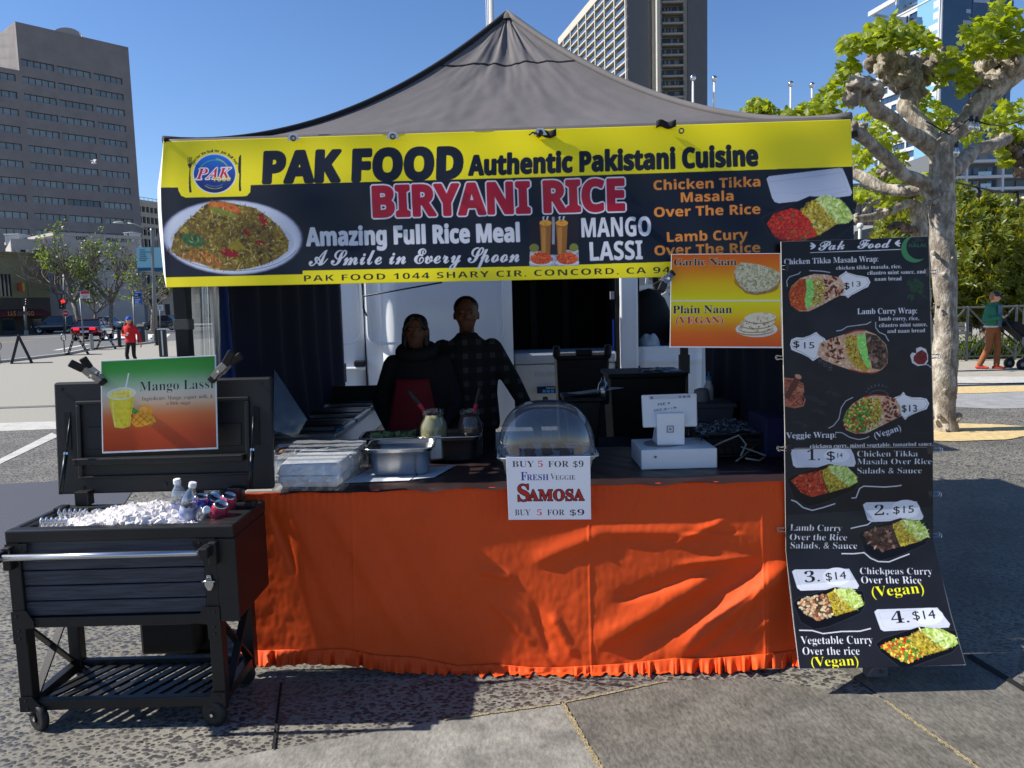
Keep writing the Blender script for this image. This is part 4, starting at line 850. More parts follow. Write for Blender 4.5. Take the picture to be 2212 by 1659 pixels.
street_tree(328, 712, 64, .2, 6.8, 'leafy street tree right behind the lamp post', 14, .4)
street_tree(152, 712, 78, -.5, 9.0, 'leaning bare street tree in front of the building corner', 33, -.05, 5)
# ------------------------------------------------------------------ street furniture
POLE = mat('grey_steel_pole', (118, 120, 120), .5, .5); DKG = mat('dark_green_metal', (30, 40, 38), .5)
def pole(name, lab, cat, pts, y, r, m=POLE, group=None, part='pole'):
    p = P(pts[0][0], pts[0][1], y); p.z = 0; t = thing(name, lab, cat, p, group); b = MB(); b.smooth = True; q = [P(a, c, y) for a, c in pts]; q[0].z = 0
    b.tube(q, r, 10); b.build(part, m, t); return t
def panel(parent, name, x0, x1, y0, y1, d, m, th=.03, off=0):
    a, b = P(x0, y1, d), P(x1, y0, d); q = MB(); q.box(a.x, b.x, d-off-th, d-off, a.z, b.z); return q.build(name, m, parent)
def flat_text(t, x0, x1, py, hpx, d, m, parent, style='bold', name='lettering', off=0):
    v, tr = text_tris(t, style, off); hv, _ = text_tris('H', style, off); a, b = P(x0, py, d), P(x1, py, d); mn, mx = v[:, 0].min(), v[:, 0].max(); s = hpx*d/F/hv[:, 1].max()
    q = MB(); q.add([(a.x+(x-mn)/(mx-mn)*(b.x-a.x), d, a.z+(b.z-a.z)*(x-mn)/(mx-mn)+y*s) for x, y in v], [tuple(k) for k in tr]); return q.build(name, m, parent)
SIGNW = mat('sign_white', (206, 206, 204), .5); SIGNR = mat('sign_red', (176, 30, 38), .5); SIGNB = mat('sign_blue', (26, 84, 160), .5); INK = mat('ink_black', (22, 22, 26), .6)
t = pole('traffic_light', 'traffic light glowing red on a grey pole in front of the street trees', 'traffic light', [(139, 716), (139, 640), (138, 576)], 74, .11)
q = MB(); q.smooth = True; q.tube([P(138, 576, 74), P(146, 573, 74), P(166, 573, 74)], [.07, .06, .05], 8); q.build('arm', POLE, t)
hs = panel(t, 'signal_head', 132, 141, 648, 667, 73.8, BLACK_PLASTIC, .35)
p = P(136, 651, 73.4); q = MB(); q.ball(p, .16, 10); q.build('red_lamp', mat('red_signal', (255, 30, 24), .3, emit=3.0), hs)
for y in (657, 663): q = MB(); q.ball(P(136, y, 73.4), .14, 8); q.build('dark_lamp', mat('unlit_lamp', (40, 30, 18), .3), hs)
for y in (648, 654, 660): q = MB(); a = P(136, y, 73.3); q.box(a.x-.2, a.x+.2, 73.1, 73.45, a.z, a.z+.04); q.build('visor', BLACK_PLASTIC, hs)
t = pole('traffic_light', 'dark unlit traffic signal beside the olive building corner', 'traffic light', [(57, 719), (55, 690), (54, 660)], 71, .12)
hs = panel(t, 'signal_head', 53, 62, 644, 662, 70.7, BLACK_PLASTIC, .35); panel(t, 'walk_signal', 43, 53, 672, 680, 70.7, BLACK_PLASTIC, .3)
q = MB(); a = P(57, 719, 71); q.cyl((a.x, 71, 0), (a.x, 71, .5), .22, .16); q.build('base', POLE, t)
for y in (648, 653, 658): q = MB(); q.ball(P(57.5, y, 70.35), .13, 8); q.build('dark_lamp', mat('unlit_lamp', (40, 30, 18), .3), hs)
t = pole('road_sign', 'round red no-entry sign on a thin post under the traffic light', 'road sign', [(142, 718), (142, 678)], 73, .04); p = P(142, 677, 72.9); q = MB(); q.cyl(p, p-Vector((0, .03, 0)), .29, n=20); d_ = q.build('sign_disc', SIGNR, t); q = MB(); q.box(p.x-.2, p.x+.2, p.y-.05, p.y-.03, p.z-.04, p.z+.06); q.build('white_bar', SIGNW, d_)
q = MB(); q.cyl(p+Vector((0, .02, 0)), p, .33, n=20); q.build('white_rim', SIGNW, d_)
t = pole('parking_sign', 'white and red parking sign on a leaning post behind the second barricade', 'road sign', [(182, 752), (178, 700), (173, 644)], 39.5, .035)
s1 = panel(t, 'sign_plate', 174, 193, 628, 645, 39.4, SIGNW, .02); panel(s1, 'red_band', 174.5, 192.5, 628.5, 635, 39.37, SIGNR, .01)
for i, (a, b) in enumerate(((176, 191), (177, 190), (179, 188))): panel(s1, 'print_line', a, b, 637+2.8*i, 638.2+2.8*i, 39.37, SIGNR, .006)
t = pole('parking_sign', 'pair of blue pay-parking signs on a grey post right of the woman in red', 'road sign', [(291, 744), (290, 700), (288, 641)], 42, .04)
s1 = panel(t, 'upper_plate', 290, 306, 628, 642, 41.9, SIGNB, .02); panel(s1, 'phone_mark', 299, 303, 634, 640, 41.87, INK, .01); panel(s1, 'print_line', 291.5, 304, 630.5, 632, 41.87, SIGNW, .006); panel(s1, 'print_line', 292, 297.5, 636, 638, 41.87, SIGNW, .006)
s1 = panel(t, 'lower_plate', 290.5, 307, 644, 658.5, 41.9, SIGNB, .02)
for i, w_ in enumerate(('Pay by', 'license', 'plate')): panel(s1, 'print_line', 292, 303-2*i, 646.5+3.2*i, 648+3.2*i, 41.87, SIGNW, .006)
panel(s1, 'white_arrow_bar', 292, 305, 656, 657.3, 41.87, SIGNW, .01)
t = pole('street_lamp', 'tall grey street lamp with a curved arm and pale blue banners, left of the stall', 'street lamp', [(337, 741), (333, 620), (329, 500), (328, 494)], 45, .11)
q = MB(); q.smooth = True; q.tube([P(328, 503, 45), P(312, 493, 45), P(290, 484.5, 45), P(268, 481, 45)], .05, 8); q.build('arm', POLE, t)
q = MB(); q.smooth = True; a = P(257, 481, 45); q.ball(a, (.36, .16, .07), 14); q.build('lamp_head', mat('lamp_grey', (150, 152, 152), .5), t); q = MB(); a = P(266, 476.5, 45); q.cyl(a-Vector((0, 0, .06)), a+Vector((0, 0, .08)), .05); q.build('photocell', INK, t)
q = MB(); a = P(337, 741, 45); q.cyl((a.x, 45, 0), (a.x, 45, .45), .25, .17, 8); q.build('base', POLE, t)
for x0, x1, lab in ((298, 326, None), (333, 352, None)):
    bo = panel(t, 'street_banner', x0, x1, 534, 586, 44.95, mat('banner_pale_blue', (134, 186, 200), .7), .02); panel(bo, 'dark_foot', x0, x1, 578, 586, 44.92, mat('banner_dark_blue', (24, 80, 112), .7), .01)
    if x0 < 300:
        for i, w_ in enumerate(('Asian', 'American &', 'Pacific', 'Islander', 'Heritage', 'Month')): flat_text(w_, 301.5, 301.5+(11, 24, 13.5, 15.5, 17, 14)[i], 541+4.6*i, 3.0, 44.90, mat('banner_ink', (20, 66, 92), .7), bo, 'serif')
for y in (534, 586): q = MB(); q.tube([P(298, y, 45), P(330, y, 45)], .025, 6); q.build('banner_rod', POLE, t)
t = pole('road_sign', 'small white sign on a thin post just left of the stall leg', 'road sign', [(346, 741), (346, 660)], 50, .03); s1 = panel(t, 'sign_plate', 341, 352, 658, 671, 49.9, SIGNW, .02)
for i in range(3): panel(s1, 'print_line', 343, (348, 350, 349)[i], 661+3*i, 662.2+3*i, 49.87, INK, .006)
# barricades seen edge-on, bollards, boxes
BARR = mat('barricade_black', (34, 34, 36), .6, var=.15, scale=5); BW = mat('barricade_white', (190, 190, 188), .6)
def barricade(ap, l, r_, lab, marks):
    y = G(l[0], l[1]).y; t = thing('barricade', lab, 'barricade', G((l[0]+r_[0])/2, (l[1]+r_[1])/2), 'folding A-frame barricades along the kerb'); a = P(ap[0], ap[1], y)
    los = Vector((a.x, a.y, 0)).normalized(); u0, u1 = G(*l), G(*r_)
    for e in (u0, u1):
        q = MB(); v = e-a; n_ = v.cross(los).normalized(); q.obox((a+e)/2, v/2, los*.36, n_*.045); ob_ = q.build('leg_board', BARR, t)
        if marks:
            s_ = 1 if n_.dot(-los.cross(Vector((0, 0, 1)))) > 0 else -1
            for k in range(5): m_ = MB(); m_.obox(a+v*(.14+.17*k)-los*.362, v*.05, los*.004, n_*.012); m_.build('white_mark', BW, ob_)
    q = MB(); q.cyl(a-los*.37+Vector((0, 0, .02)), a+los*.37+Vector((0, 0, .02)), .03); q.build('hinge', BARR, t)
barricade((40, 726), (25, 785), (69, 784), 'black folding barricade at the far left, nearest of the three', False)
barricade((162, 720), (147, 767), (191, 765), 'black folding barricade with white stencil marks in front of the red sedan', True)
barricade((226, 715), (208, 755), (250, 754), 'black folding barricade beside the woman in red, farthest of the three', True)
def post(x, y0, y1, r, lab, m, cap=True, name='bollard', rnd=False):
    p = G(x, y1); t = thing(name, lab, 'bollard', p); b = MB(); h = Z(x, y0, p.y); b.lathe([(0, h), (r*.8, h-.01), (r, h-.06), (r, .06), (r*1.5, .04), (r*1.6, 0)], (p.x, p.y, 0), 12); b.smooth = True; b.build('post', m, t); q = MB(); q.lathe([(r*1.04, h-.16), (r*1.1, h-.14), (r*1.04, h-.12)], (p.x, p.y, 0), 12); q.build('collar', SIGNW if rnd else m, t)
GALV = mat('galvanised_steel', (140, 142, 142), .4, .8)
post(199.5, 721, 757, .085, 'short galvanised bollard between the two marked barricades', GALV)
post(318, 713, 742, .07, 'short galvanised bollard right of the dark pay station', GALV)
post(259, 711, 750, .09, 'black bollard touching the woman in red on her left', BLACK_METAL)
post(339.5, 709, 746, .09, 'black bollard at the foot of the street lamp', BLACK_METAL)
p = G(306.5, 742); t = thing('pay_station', 'dark green parking pay station right of the woman in red', 'pay station', p); y = p.y; q = MB(); a, b = P(300, 742, y), P(313, 701, y); q.box(a.x, b.x, y-.2, y+.2, 0, b.z-.1); q.build('cabinet', DKG, t, bevel=.04); q = MB(); q.prism([(a.x, y-.2, b.z-.1), (b.x, y-.2, b.z-.1), (b.x, y-.05, b.z+.05), (a.x, y-.05, b.z+.05)], (0, .25, 0)); q.build('hood', DKG, t); q = MB(); q.cyl(((a.x+b.x)/2, y-.2, b.z-.3), ((a.x+b.x)/2, y-.23, b.z-.3), .09); q.build('round_badge', SIGNB, t)
p = G(352, 771); t = thing('newspaper_box', 'dark green sidewalk box with a pale edge beside the stall leg', 'box', p); y = p.y; a, b = P(344, 771, y), P(356, 712, y); q = MB(); q.box(a.x, b.x, y-.02, y+.16, 0, b.z); q.build('cabinet', DKG, t, bevel=.03); q = MB(); c = P(351, 740, y).x; q.box(c-.02, c+.03, y-.04, y-.02, .05, b.z-.03); q.box(a.x-.01, b.x+.01, y-.05, y+.16, b.z, b.z+.03); q.build('pale_trim', SIGNW, t)
def rack(x, y0, y1, lab, wpx):
    p = G(x, y1); t = thing('bike_rack', lab, 'bike rack', p); y = p.y; z = Z(x, y0, y); r = wpx/2*y/F; q = MB(); q.smooth = True; c = Vector((p.x, y, z-r)); q.tube([c+Vector((r*math.cos(a)*.8, r*math.cos(a)*.6, r*math.sin(a)*1.6)) for a in np.linspace(0, 6.2832, 22)], .025, 8, False); q.build('loop', GALV, t); q = MB(); q.cyl((p.x, y, 0), (p.x, y, z-2.5*r), .03); q.build('post', GALV, t)
rack(140, 724, 767, 'circular bike rack touching the barricade in front of the red sedan', 9); rack(0, 742, 786, 'bike rack cut off by the left edge', 10)
# flagpoles
FP = mat('white_flagpole', (214, 214, 210), .4)
for x, yt, d, r, lab in ((1058, -60, 40, .24, 'thick white flagpole standing behind the canopy peak'), (1497, 168, 62, .12, 'flagpole with a ball finial in front of the dark high-rise panel'), (1543, 170, 62, .12, 'flagpole with a ball finial just right of the high-rise'), (1708, 181, 66, .12, 'third ball-topped flagpole, left of a pair over the banner'), (1754, 184, 66, .12, 'fourth ball-topped flagpole, nearest the tree leaves'), (2034, -60, 56, .2, 'thick white flagpole against the corner of the blue glass tower')):
    a = P(x, yt, d); xb = P(x, 640, d).x; xb = a.x; t = thing('flagpole', lab, 'flagpole', (xb, d, 0), 'white flagpoles'); q = MB(); q.smooth = True; q.tube([(xb, d, 0), (xb, d, a.z*.5), (xb, d, a.z-.25)], [r*1.2, r, r*.62], 12); q.build('pole', FP, t); q = MB(); q.smooth = True; q.ball((xb, d, a.z), .24 if r < .15 else .3, 12); q.build('ball_finial', CHROME, t); q = MB(); q.tube([(xb-r*.9, d-.1, a.z-.5), (xb-r*1.3, d-.1, 1.2)], .025, 5); q.build('halyard', SIGNW, t)
# bird
p = P(203, 352, 60); q = MB(); q.ball(p, (.2, .1, .09), 8); q.prism([p, p+Vector((-.15, .2, .3)), p+Vector((.1, .2, .28))], (0, .02, .02)); q.prism([p, p+Vector((-.1, -.3, .12)), p+Vector((.14, -.3, .1))], (0, .02, .02)); tag(q.build('bird', mat('white_feathers', (214, 214, 212), .8)), 'white bird flying in front of the brown office tower', 'bird')
# string lights
t = thing('string_lights', 'black cable with clear bulbs strung through the near plane tree', 'string lights', P(2100, 260, 8.6)); q = MB(); q.tube([P(2000, 262, 8.7), P(2050, 290, 8.6), P(2095, 256, 8.5), P(2130, 268, 8.4), P(2170, 272, 8.2), P(2240, 250, 8.0)], .008, 6, False); q.tube([P(2060, 393, 9.3), P(2110, 405, 10), P(2160, 415, 10.6), P(2220, 416, 11)], .012, 6, False); q.build('cable', BLACK_PLASTIC, t)
for x, y in ((2098, 262), (2110, 264), (2066, 318)):
    c = P(x, y, 8.5); q = MB(); q.cyl(c, c+Vector((0, 0, .06)), .022, .016); q.build('socket', BLACK_PLASTIC, t); q = MB(); q.smooth = True; q.lathe([(.014, 0), (.03, -.04), (.032, -.065), (.02, -.095), (0, -.105)], c, 10); q.build('bulb', glassy('clear_bulb', (245, 240, 230), .05, .45), t)
for x, y, d in ((2114, 408, 10), (2198, 428, 10.8)):
    c = P(x, y, d); q = MB(); q.cyl(c+Vector((0, 0, .1)), c, .02); q.lathe([(.018, 0), (.035, -.05), (.03, -.09), (0, -.12)], c, 8); q.build('bulb', BLACK_PLASTIC, t)
# small grey canopy tent glimpsed under the tree
t = thing('canopy_tent', 'grey market tent roof with white ribs seen above the menu board', 'tent', P(1880, 600, 24)); q = MB(); a, b, c, d_ = P(1846, 500, 24), P(1908, 487, 24), P(1912, 520, 24), P(1840, 530, 24); q.add([a, b, c, d_, a+Vector((0, 3, .5)), b+Vector((0, 3, .3)), c+Vector((0, 3, 0)), d_+Vector((0, 3, 0))], [(0, 1, 2, 3), (4, 5, 6, 7), (0, 1, 5, 4), (2, 3, 7, 6), (1, 2, 6, 5), (0, 3, 7, 4)]); q.build('roof', mat('tent_grey', (128, 128, 124), .8, var=.08), t)
for p0, p1 in ((b, c), (d_-Vector((0, 0, 1.6)), d_)): q = MB(); q.cyl(p0, p1, .07); q.build('rib', SIGNW, t)
for x in (1846, 1906): q = MB(); p0 = P(x, 520, 24); q.cyl((p0.x, 24, 0), (p0.x, 24, p0.z), .05); q.build('leg', SIGNW, t)
p = P(1858, 492, 23); t = thing('lamp_post', 'slim white post with a ball top above the menu board edge', 'post', (p.x, 23, 0)); q = MB(); q.cyl((p.x, 23, 0), p, .05); q.build('post', SIGNW, t); q = MB(); q.ball(p+Vector((0, 0, .06)), .1, 10); q.build('ball_top', SIGNW, t)
# traffic cone far left behind tent
p = P(519*.3616/1.0+140, 700, 60)
# ------------------------------------------------------------------ cars
TYRE = mat('tyre_rubber', (22, 22, 23), .8); RIM = mat('alloy_rim', (150, 152, 154), .35, .8); CARGL = mat('car_glass', (20, 24, 28), .06, spec=1.0)
def car(lab, px, py, y, yaw, paint, L=4.6, Wd=1.82, H=1.46, suv=False, tail=False, glow=False):
    p = P(px, py, y); p.z = .03; t = thing('parked_car' if not glow else 'car', lab, 'car'); hw = Wd/2; zb = .28; belt = .92 if not suv else 1.05
    st = [(-L/2, .86, .5, belt*.92), (-L/2+.12, .94, .38, belt*.99), (-L*.3, 1, zb, belt), (0, 1, zb, belt*.98), (L*.28, 1, zb, belt*.96), (L*.42, .95, .32, belt*.86), (L/2-.06, .86, .42, belt*.74), (L/2, .8, .5, belt*.66)]
    b = MB(); b.smooth = True; ring = []
    for x, k, z0, z1 in st:
        for (yy, z) in ((-k*.86, z0), (-k, z0+.12), (-k*1.0, z0+.62*(z1-z0)), (-k*.95, z1-.03), (-k*.86, z1), (0, z1+.03), (k*.86, z1), (k*.95, z1-.03), (k, z0+.62*(z1-z0)), (k, z0+.12), (k*.86, z0)): ring.append((x, yy*hw, z))
    n = 11; m = len(st); b.add(ring, [(i*n+j, i*n+(j+1) % n, (i+1)*n+(j+1) % n, (i+1)*n+j) for i in range(m-1) for j in range(n)]+[tuple(range(n)), tuple((m-1)*n+j for j in reversed(range(n)))])
    body = b.build('body', paint, t, angle=30)
    g0, g1 = (-L*.44, L*.27) if suv else (-L*.36, L*.24); r0, r1 = (-L*.4, L*.08) if suv else (-L*.2, L*.07)
    q = MB(); q.hexa([(g0, -hw*.9, belt-.03), (g1, -hw*.9, belt-.05), (g1, hw*.9, belt-.05), (g0, hw*.9, belt-.03), (r0, -hw*.68, H-.05), (r1, -hw*.68, H-.05), (r1, hw*.68, H-.05), (r0, hw*.68, H-.05)]); q.build('window', CARGL, t)
    q = MB(); q.smooth = True; q.grid(lambda u, v: (r0-.05+(r1-r0+.1)*u, hw*(v*2-1)*.71, H-.05+.05*math.sin(math.pi*u)*math.sin(math.pi*v)+.01), 8, 6); rf = q.build('roof', paint, t, solid=.03)
    for s in (-1, 1):
        q = MB()
        for a, c in ((g0, r0), (g1, r1), ((g0+g1)/2-.05, (r0+r1)/2)): q.bar((a, s*hw*.905, belt-.03), (c, s*hw*.69, H-.04), .07, .04, (0, 1, 0))
        q.build('pillar', paint, t)
        for x in (-L*.3, L*.31):
            w_ = MB(); w_.smooth = True; r = .36 if suv else .32; w_.lathe([(r*.62, -.11), (r*.95, -.11), (r, -.07), (r, .07), (r*.95, .11), (r*.62, .11)], (x, s*(hw-.1), r), 20, (0, 1, 0)); wo = w_.build('wheel', TYRE, t); w_ = MB(); w_.lathe([(0, s*.05), (.06, s*.1), (r*.3, s*.075), (r*.64, s*.1)], (x, s*(hw-.1), r), 10, (0, 1, 0)); w_.build('rim', RIM, wo)
        q = MB(); q.box(-L/2-.02, -L/2+.16, s*hw*.52-.17, s*hw*.52+.17, belt*.78, belt*.94) if not suv else q.box(-L/2-.02, -L/2+.1, s*hw*.66-.1, s*hw*.66+.1, belt*.7, belt*1.0); q.build('tail_light', mat('tail_red_lit', (255, 30, 40), .3, emit=.9) if glow else mat('tail_red', (120, 14, 18), .2), t)
        q = MB(); q.box(L/2-.2, L/2+.01, s*hw*.62-.18, s*hw*.62+.18, belt*.6, belt*.72); q.build('headlight', mat('headlight', (210, 215, 220), .1, spec=1), t)
        q = MB(); q.ball((L*.2, s*(hw+.07), belt+.06), (.1, .09, .07), 8); q.build('wing_mirror', paint, t)
    q = MB(); q.box(-L/2-.03, -L/2, -.26, .26, .55, .68); q.build('number_plate', SIGNW, t)
    t.location = p; t.rotation_euler = (0, 0, R(yaw)); return t
PB = mat('dark_blue_grey_paint', (44, 50, 58), .25, .3, coat=1); PRED = mat('dark_red_paint', (92, 16, 26), .22, .2, coat=1); PBK = mat('black_paint', (20, 21, 24), .2, coat=1); PWH = mat('white_paint', (206, 208, 210), .25, coat=1)
car('dark grey SUV facing left on the far side of the road', 128, 719, 76, 180, PB, 4.5, 1.86, 1.72, True)
car('dark red sedan with glowing tail lights seen from behind in the road', 203, 733, 52, 90+16, PRED, 4.7, 1.8, 1.42, glow=True)
car('black car half hidden left of the dark grey SUV', 76, 713, 83, 180, PBK, 4.5, 1.8, 1.5)
car('white car parked in front of the white wall behind the red sedan', 226, 712, 82, 180, PWH, 4.2, 1.75, 1.5)
car('black car far off beside the stall leg', 352, 712, 78, 180, PBK, 4.2, 1.8, 1.5)
# ------------------------------------------------------------------ the stall: canopy, curtains, van
YB_, YE = 3.46, 3.50
FL, FR = P(353, 304, YE), P(1838, 254, YE); DEP = 3.12; zc = (FL.z+FR.z)/2
PK = P(1095, 30, YE+DEP/2)
BL_, BR_ = Vector((FL.x, YE+DEP, FL.z)), Vector((FR.x, YE+DEP, FR.z))
tent = thing('canopy_tent', 'grey peaked pop-up canopy over the food stall on black legs', 'canopy', ((FL.x+FR.x)/2, YE, 0))
CANV = mat('grey_canopy_cloth', (100, 96, 96), .75, var=.1, scale=3, bump=.12, bscale=26, spec=.3)
def ridge(C, s):
    p = PK.lerp(C, s); p.z = C.z+(PK.z-C.z)*((1-s)**1.66); return p
FN = {}
def roof_face(C0, C1, nrm):
    mb = MB(); mb.smooth = True
    def fn(u, v):
        a, b = ridge(C0, v), ridge(C1, v); p = a.lerp(b, u); e = math.sin(math.pi*u)
        p.z -= .05*e*v*(1-v)*4*.6
        rad = e*v*(1-v)*3.0
        w = .007*math.sin(u*34+3*noise.noise(Vector((u*5, v*3, C0.x))))*math.exp(-((v-.17)/.14)**2)*e
        w += .012*noise.noise(Vector((u*9+C0.x, v*5, C0.y)))*e+.006*noise.noise(Vector((u*26, v*15+C0.y, 3)))*e
        w += .010*noise.noise(Vector((u*5-v*7, v*3, 7)))*e
        return p+Vector((nrm[0], nrm[1], 1.0)).normalized()*w
    FN[C0.x, C0.y] = fn; mb.grid(fn, 110, 60); return mb
for C0, C1, n in ((FL, FR, (0, -.6)), (FR, BR_, (.6, 0)), (BR_, BL_, (0, .6)), (BL_, FL, (-.6, 0))): roof_face(C0, C1, n).build('roof_panel', CANV, tent)
CANV_BLACK = mat('canopy_black', (20, 19, 21), .8)
sm = MB(); sm.tube([FN[FL.x, FL.y](t, .27-.02*math.sin(math.pi*t)) for t in np.linspace(0, 1, 60)], .0065, 6); sm.build('seam', CANV_BLACK, tent)
for C, m_, r in ((FL, CANV_BLACK, .019), (FR, CANV, .022), (BL_, CANV, .018), (BR_, CANV, .018)): q = MB(); q.smooth = True; q.tube([ridge(C, t)+Vector((0, 0, .004)) for t in np.linspace(0, 1, 30)], r, 6); q.build('ridge_line', m_, tent)  # left ridge line is black for the dark hem and shadow there
q = MB(); q.smooth = True; q.lathe([(0, .012), (.025, .006), (.045, -.018), (.06, -.045)], PK, 14); q.build('peak_cap', CANV, tent)
for a, b, o in ((FL, FR, (0, .03)), (FR, BR_, (0, 0)), (BR_, BL_, (0, 0)), (BL_, FL, (0, 0))):
    q = MB(); q.smooth = True; ov = Vector((o[0], o[1], 0)); q.grid(lambda u, v: a.lerp(b, u)+ov*v+Vector((0, .008*math.sin(u*40)*v if a.y == b.y else 0, -.27*v+.006)), 40, 3); q.build('valance', CANV, tent, solid=.003)
LEG = mat('black_steel_leg', (20, 20, 21), .4, .3)
for C, s in ((FL, (1, 1)), (FR, (-1, 1)), (BL_, (1, -1)), (BR_, (-1, -1))):
    x, y = C.x+s[0]*(.012 if s[0] > 0 and s[1] > 0 else .05), C.y+s[1]*.05; q = MB(); q.box(x-.03, x+.03, y-.03, y+.03, .02, C.z-.03); q.box(x-.05, x+.05, y-.05, y+.05, 0, .02); lg = q.build('leg', LEG, tent, bevel=.004)
    q = MB(); q.box(x-.04, x+.04, y-.04, y+.04, 1.0, 1.16); q.build('slider', BLACK_PLASTIC, lg)
for a, b in ((FL, FR), (FL, BL_), (BL_, BR_), (FR, BR_)):
    d = (b-a).normalized(); ins = Vector((.05 if a.x < 0 else -.05, .05 if a.y < 5 else -.05, 0))
    for k in range(2):
        q = MB(); p0, p1 = a+(b-a)*(.5*k)+ins, a+(b-a)*(.5*k+.5)+ins; q.bar(p0+Vector((0, 0, -.06)), p1+Vector((0, 0, -.38)), .02, .03); q.bar(p0+Vector((0, 0, -.38)), p1+Vector((0, 0, -.06)), .02, .03); q.build('truss', LEG, tent)
q = MB(); q.cyl((PK.x, PK.y, PK.z-.9), (PK.x, PK.y, PK.z-.05), .03); q.build('centre_pole', LEG, tent)
for px, py in ((1438, 269), (1180, 289)):   # hook-and-loop tabs at the eave
    c = P(px, py, YE-.02); q = MB(); q.smooth = True; q.grid(lambda u, v: c+Vector(((u-.5)*.085, -.006-.006*math.sin(u*9), (v-.5)*.03+.005*math.sin(u*7))), 10, 3); q.build('strap', CANV_BLACK, tent, solid=.006)
# curtains
NAVY = mat('navy_curtain', (15, 21, 46), .85, var=.15, scale=3); NAVY_LIT = mat('navy_curtain_lit', (44, 66, 120), .85, var=.15, scale=3)  # second tone is the same cloth with sunlight in its colour
def curtain(name, lab, x, y0, y1, z0, z1, m, amp=.03, wl=.33, lean=None, seed=0):
    q = MB(); q.smooth = True
    def fn(u, v):
        y = y0+(y1-y0)*u; z = z1+(z0-z1)*v; return (x+amp*(.3+.7*v)*math.sin((y+seed)*6.28/wl+.6*math.sin(v*3+seed))+(lean(u, v) if lean else 0), y, z+.02*math.sin(y*9)*v)
    q.grid(fn, 70, 30); return tag(q.build(name, m, solid=.004), lab, 'curtain')
XL, XR = FL.x+.03, FR.x-.03
curtain('side_curtain', 'dark navy cloth side wall inside the left of the stall', XL+.06, P(462, 700, 4.0).y-.12, BL_.y-.18, .28, 2.25, NAVY, .04, .42, lambda u, v: .22*max(0, v-.45)*math.sin(math.pi*min(1, u*1.1))*.5)
xl_ = P(462, 700, 4.02).x
q = MB(); q.smooth = True   # folded front edge of the left curtain, sunlight put into its lighter blue
q.grid(lambda u, v: Vector((P(462+38*u, 640, 3.86).x-.01*math.sin(v*8)-.03*v, 3.86+.05*math.sin(u*3.1)-.02*v, 2.2-1.75*v)), 10, 24); tag(q.build('curtain_edge', NAVY_LIT, solid=.004), 'lit blue front edge of the side wall, turned towards the front', 'curtain')
q = MB(); q.smooth = True
q.grid(lambda u, v: Vector((P(396, 640, 3.62).x+.06*u*(1-.2*math.sin(v*3))-.03, 3.64+.02*math.sin(u*8+v*3), 2.2-1.95*v)), 10, 24); tag(q.build('rolled_curtain', mat('dark_blue_roll', (20, 36, 92), .8), solid=.004), 'strip of dark blue cloth rolled beside the front left leg', 'curtain')
q = MB(); q.smooth = True
q.grid(lambda u, v: Vector((P(402+62*u, 640, 3.74).x-.02*math.sin(u*5+v*2), 3.74+.02*math.sin(u*13+v*5), 2.2-1.75*v)), 16, 20); tag(q.build('plastic_sheet', glassy('clear_sheet', (200, 206, 210), .25, .66)), 'clear plastic sheet hanging between the front leg and the blue curtain', 'plastic sheet')
q = MB(); p = P(372, 702, 3.53); q.box(FL.x-.023, FL.x+.047, YE+.015, YE+.085, p.z-.025, p.z+.025); tag(q.build('tape_band', glassy('cloudy_tape', (120, 124, 128), .3, .86, .5), bevel=.004), 'band of clear tape wound round the front left leg', 'tape')
curtain('side_curtain', 'dark navy cloth side wall inside the right of the stall', XR-.04, YE+.1, 5.75, .25, 1.52, mat('dark_navy_curtain', (17, 23, 48), .85, var=.15, scale=3), .03, .36, seed=2)
# the van
YV = 7.9
VANW = mat('white_van_paint', (226, 229, 233), .34, coat=.35, var=.03, scale=1.2); DARKIN = mat('van_dark_interior', (20, 21, 23), .8); SEAL = mat('rubber_seal', (18, 18, 19), .8)
van = thing('van', 'white panel van with its side door slid open, parked behind the stall', 'van', (0, YV, 0))
def vx(px): return P(px, 720, YV).x
xo0, xo1, xb0, xb1 = vx(1108), vx(1336), vx(1338), vx(1376)
zr, zs_, zfl = 2.45, .36, .62
q = MB(); q.smooth = False
def side(x0, x1, z0, z1, y=YV, bulge=.05, name='side_panel', m=VANW, th=.05, par=None):
    b = MB(); b.smooth = True
    b.grid(lambda u, v: (x0+(x1-x0)*u, y-bulge*math.sin(math.pi*min(1, max(0, ((z0+(z1-z0)*v)-.3)/2.3)))-.012*math.exp(-(((z0+(z1-z0)*v)-1.02)/.03)**2), z0+(z1-z0)*v), 8, 40); return b.build(name, m, par or van, solid=th)
XV0 = vx(585); side(XV0, vx(790), zs_, zr); side(vx(792), vx(830), zs_, zr)
sd = side(vx(830), xo0, zs_+.02, zr, YV-.05, name='sliding_door')
q = MB(); q.tube([(vx(750), YV-.1, 1.02), (vx(790), YV-.105, 1.02)], .018, 8); q.build('body_line', VANW, van)
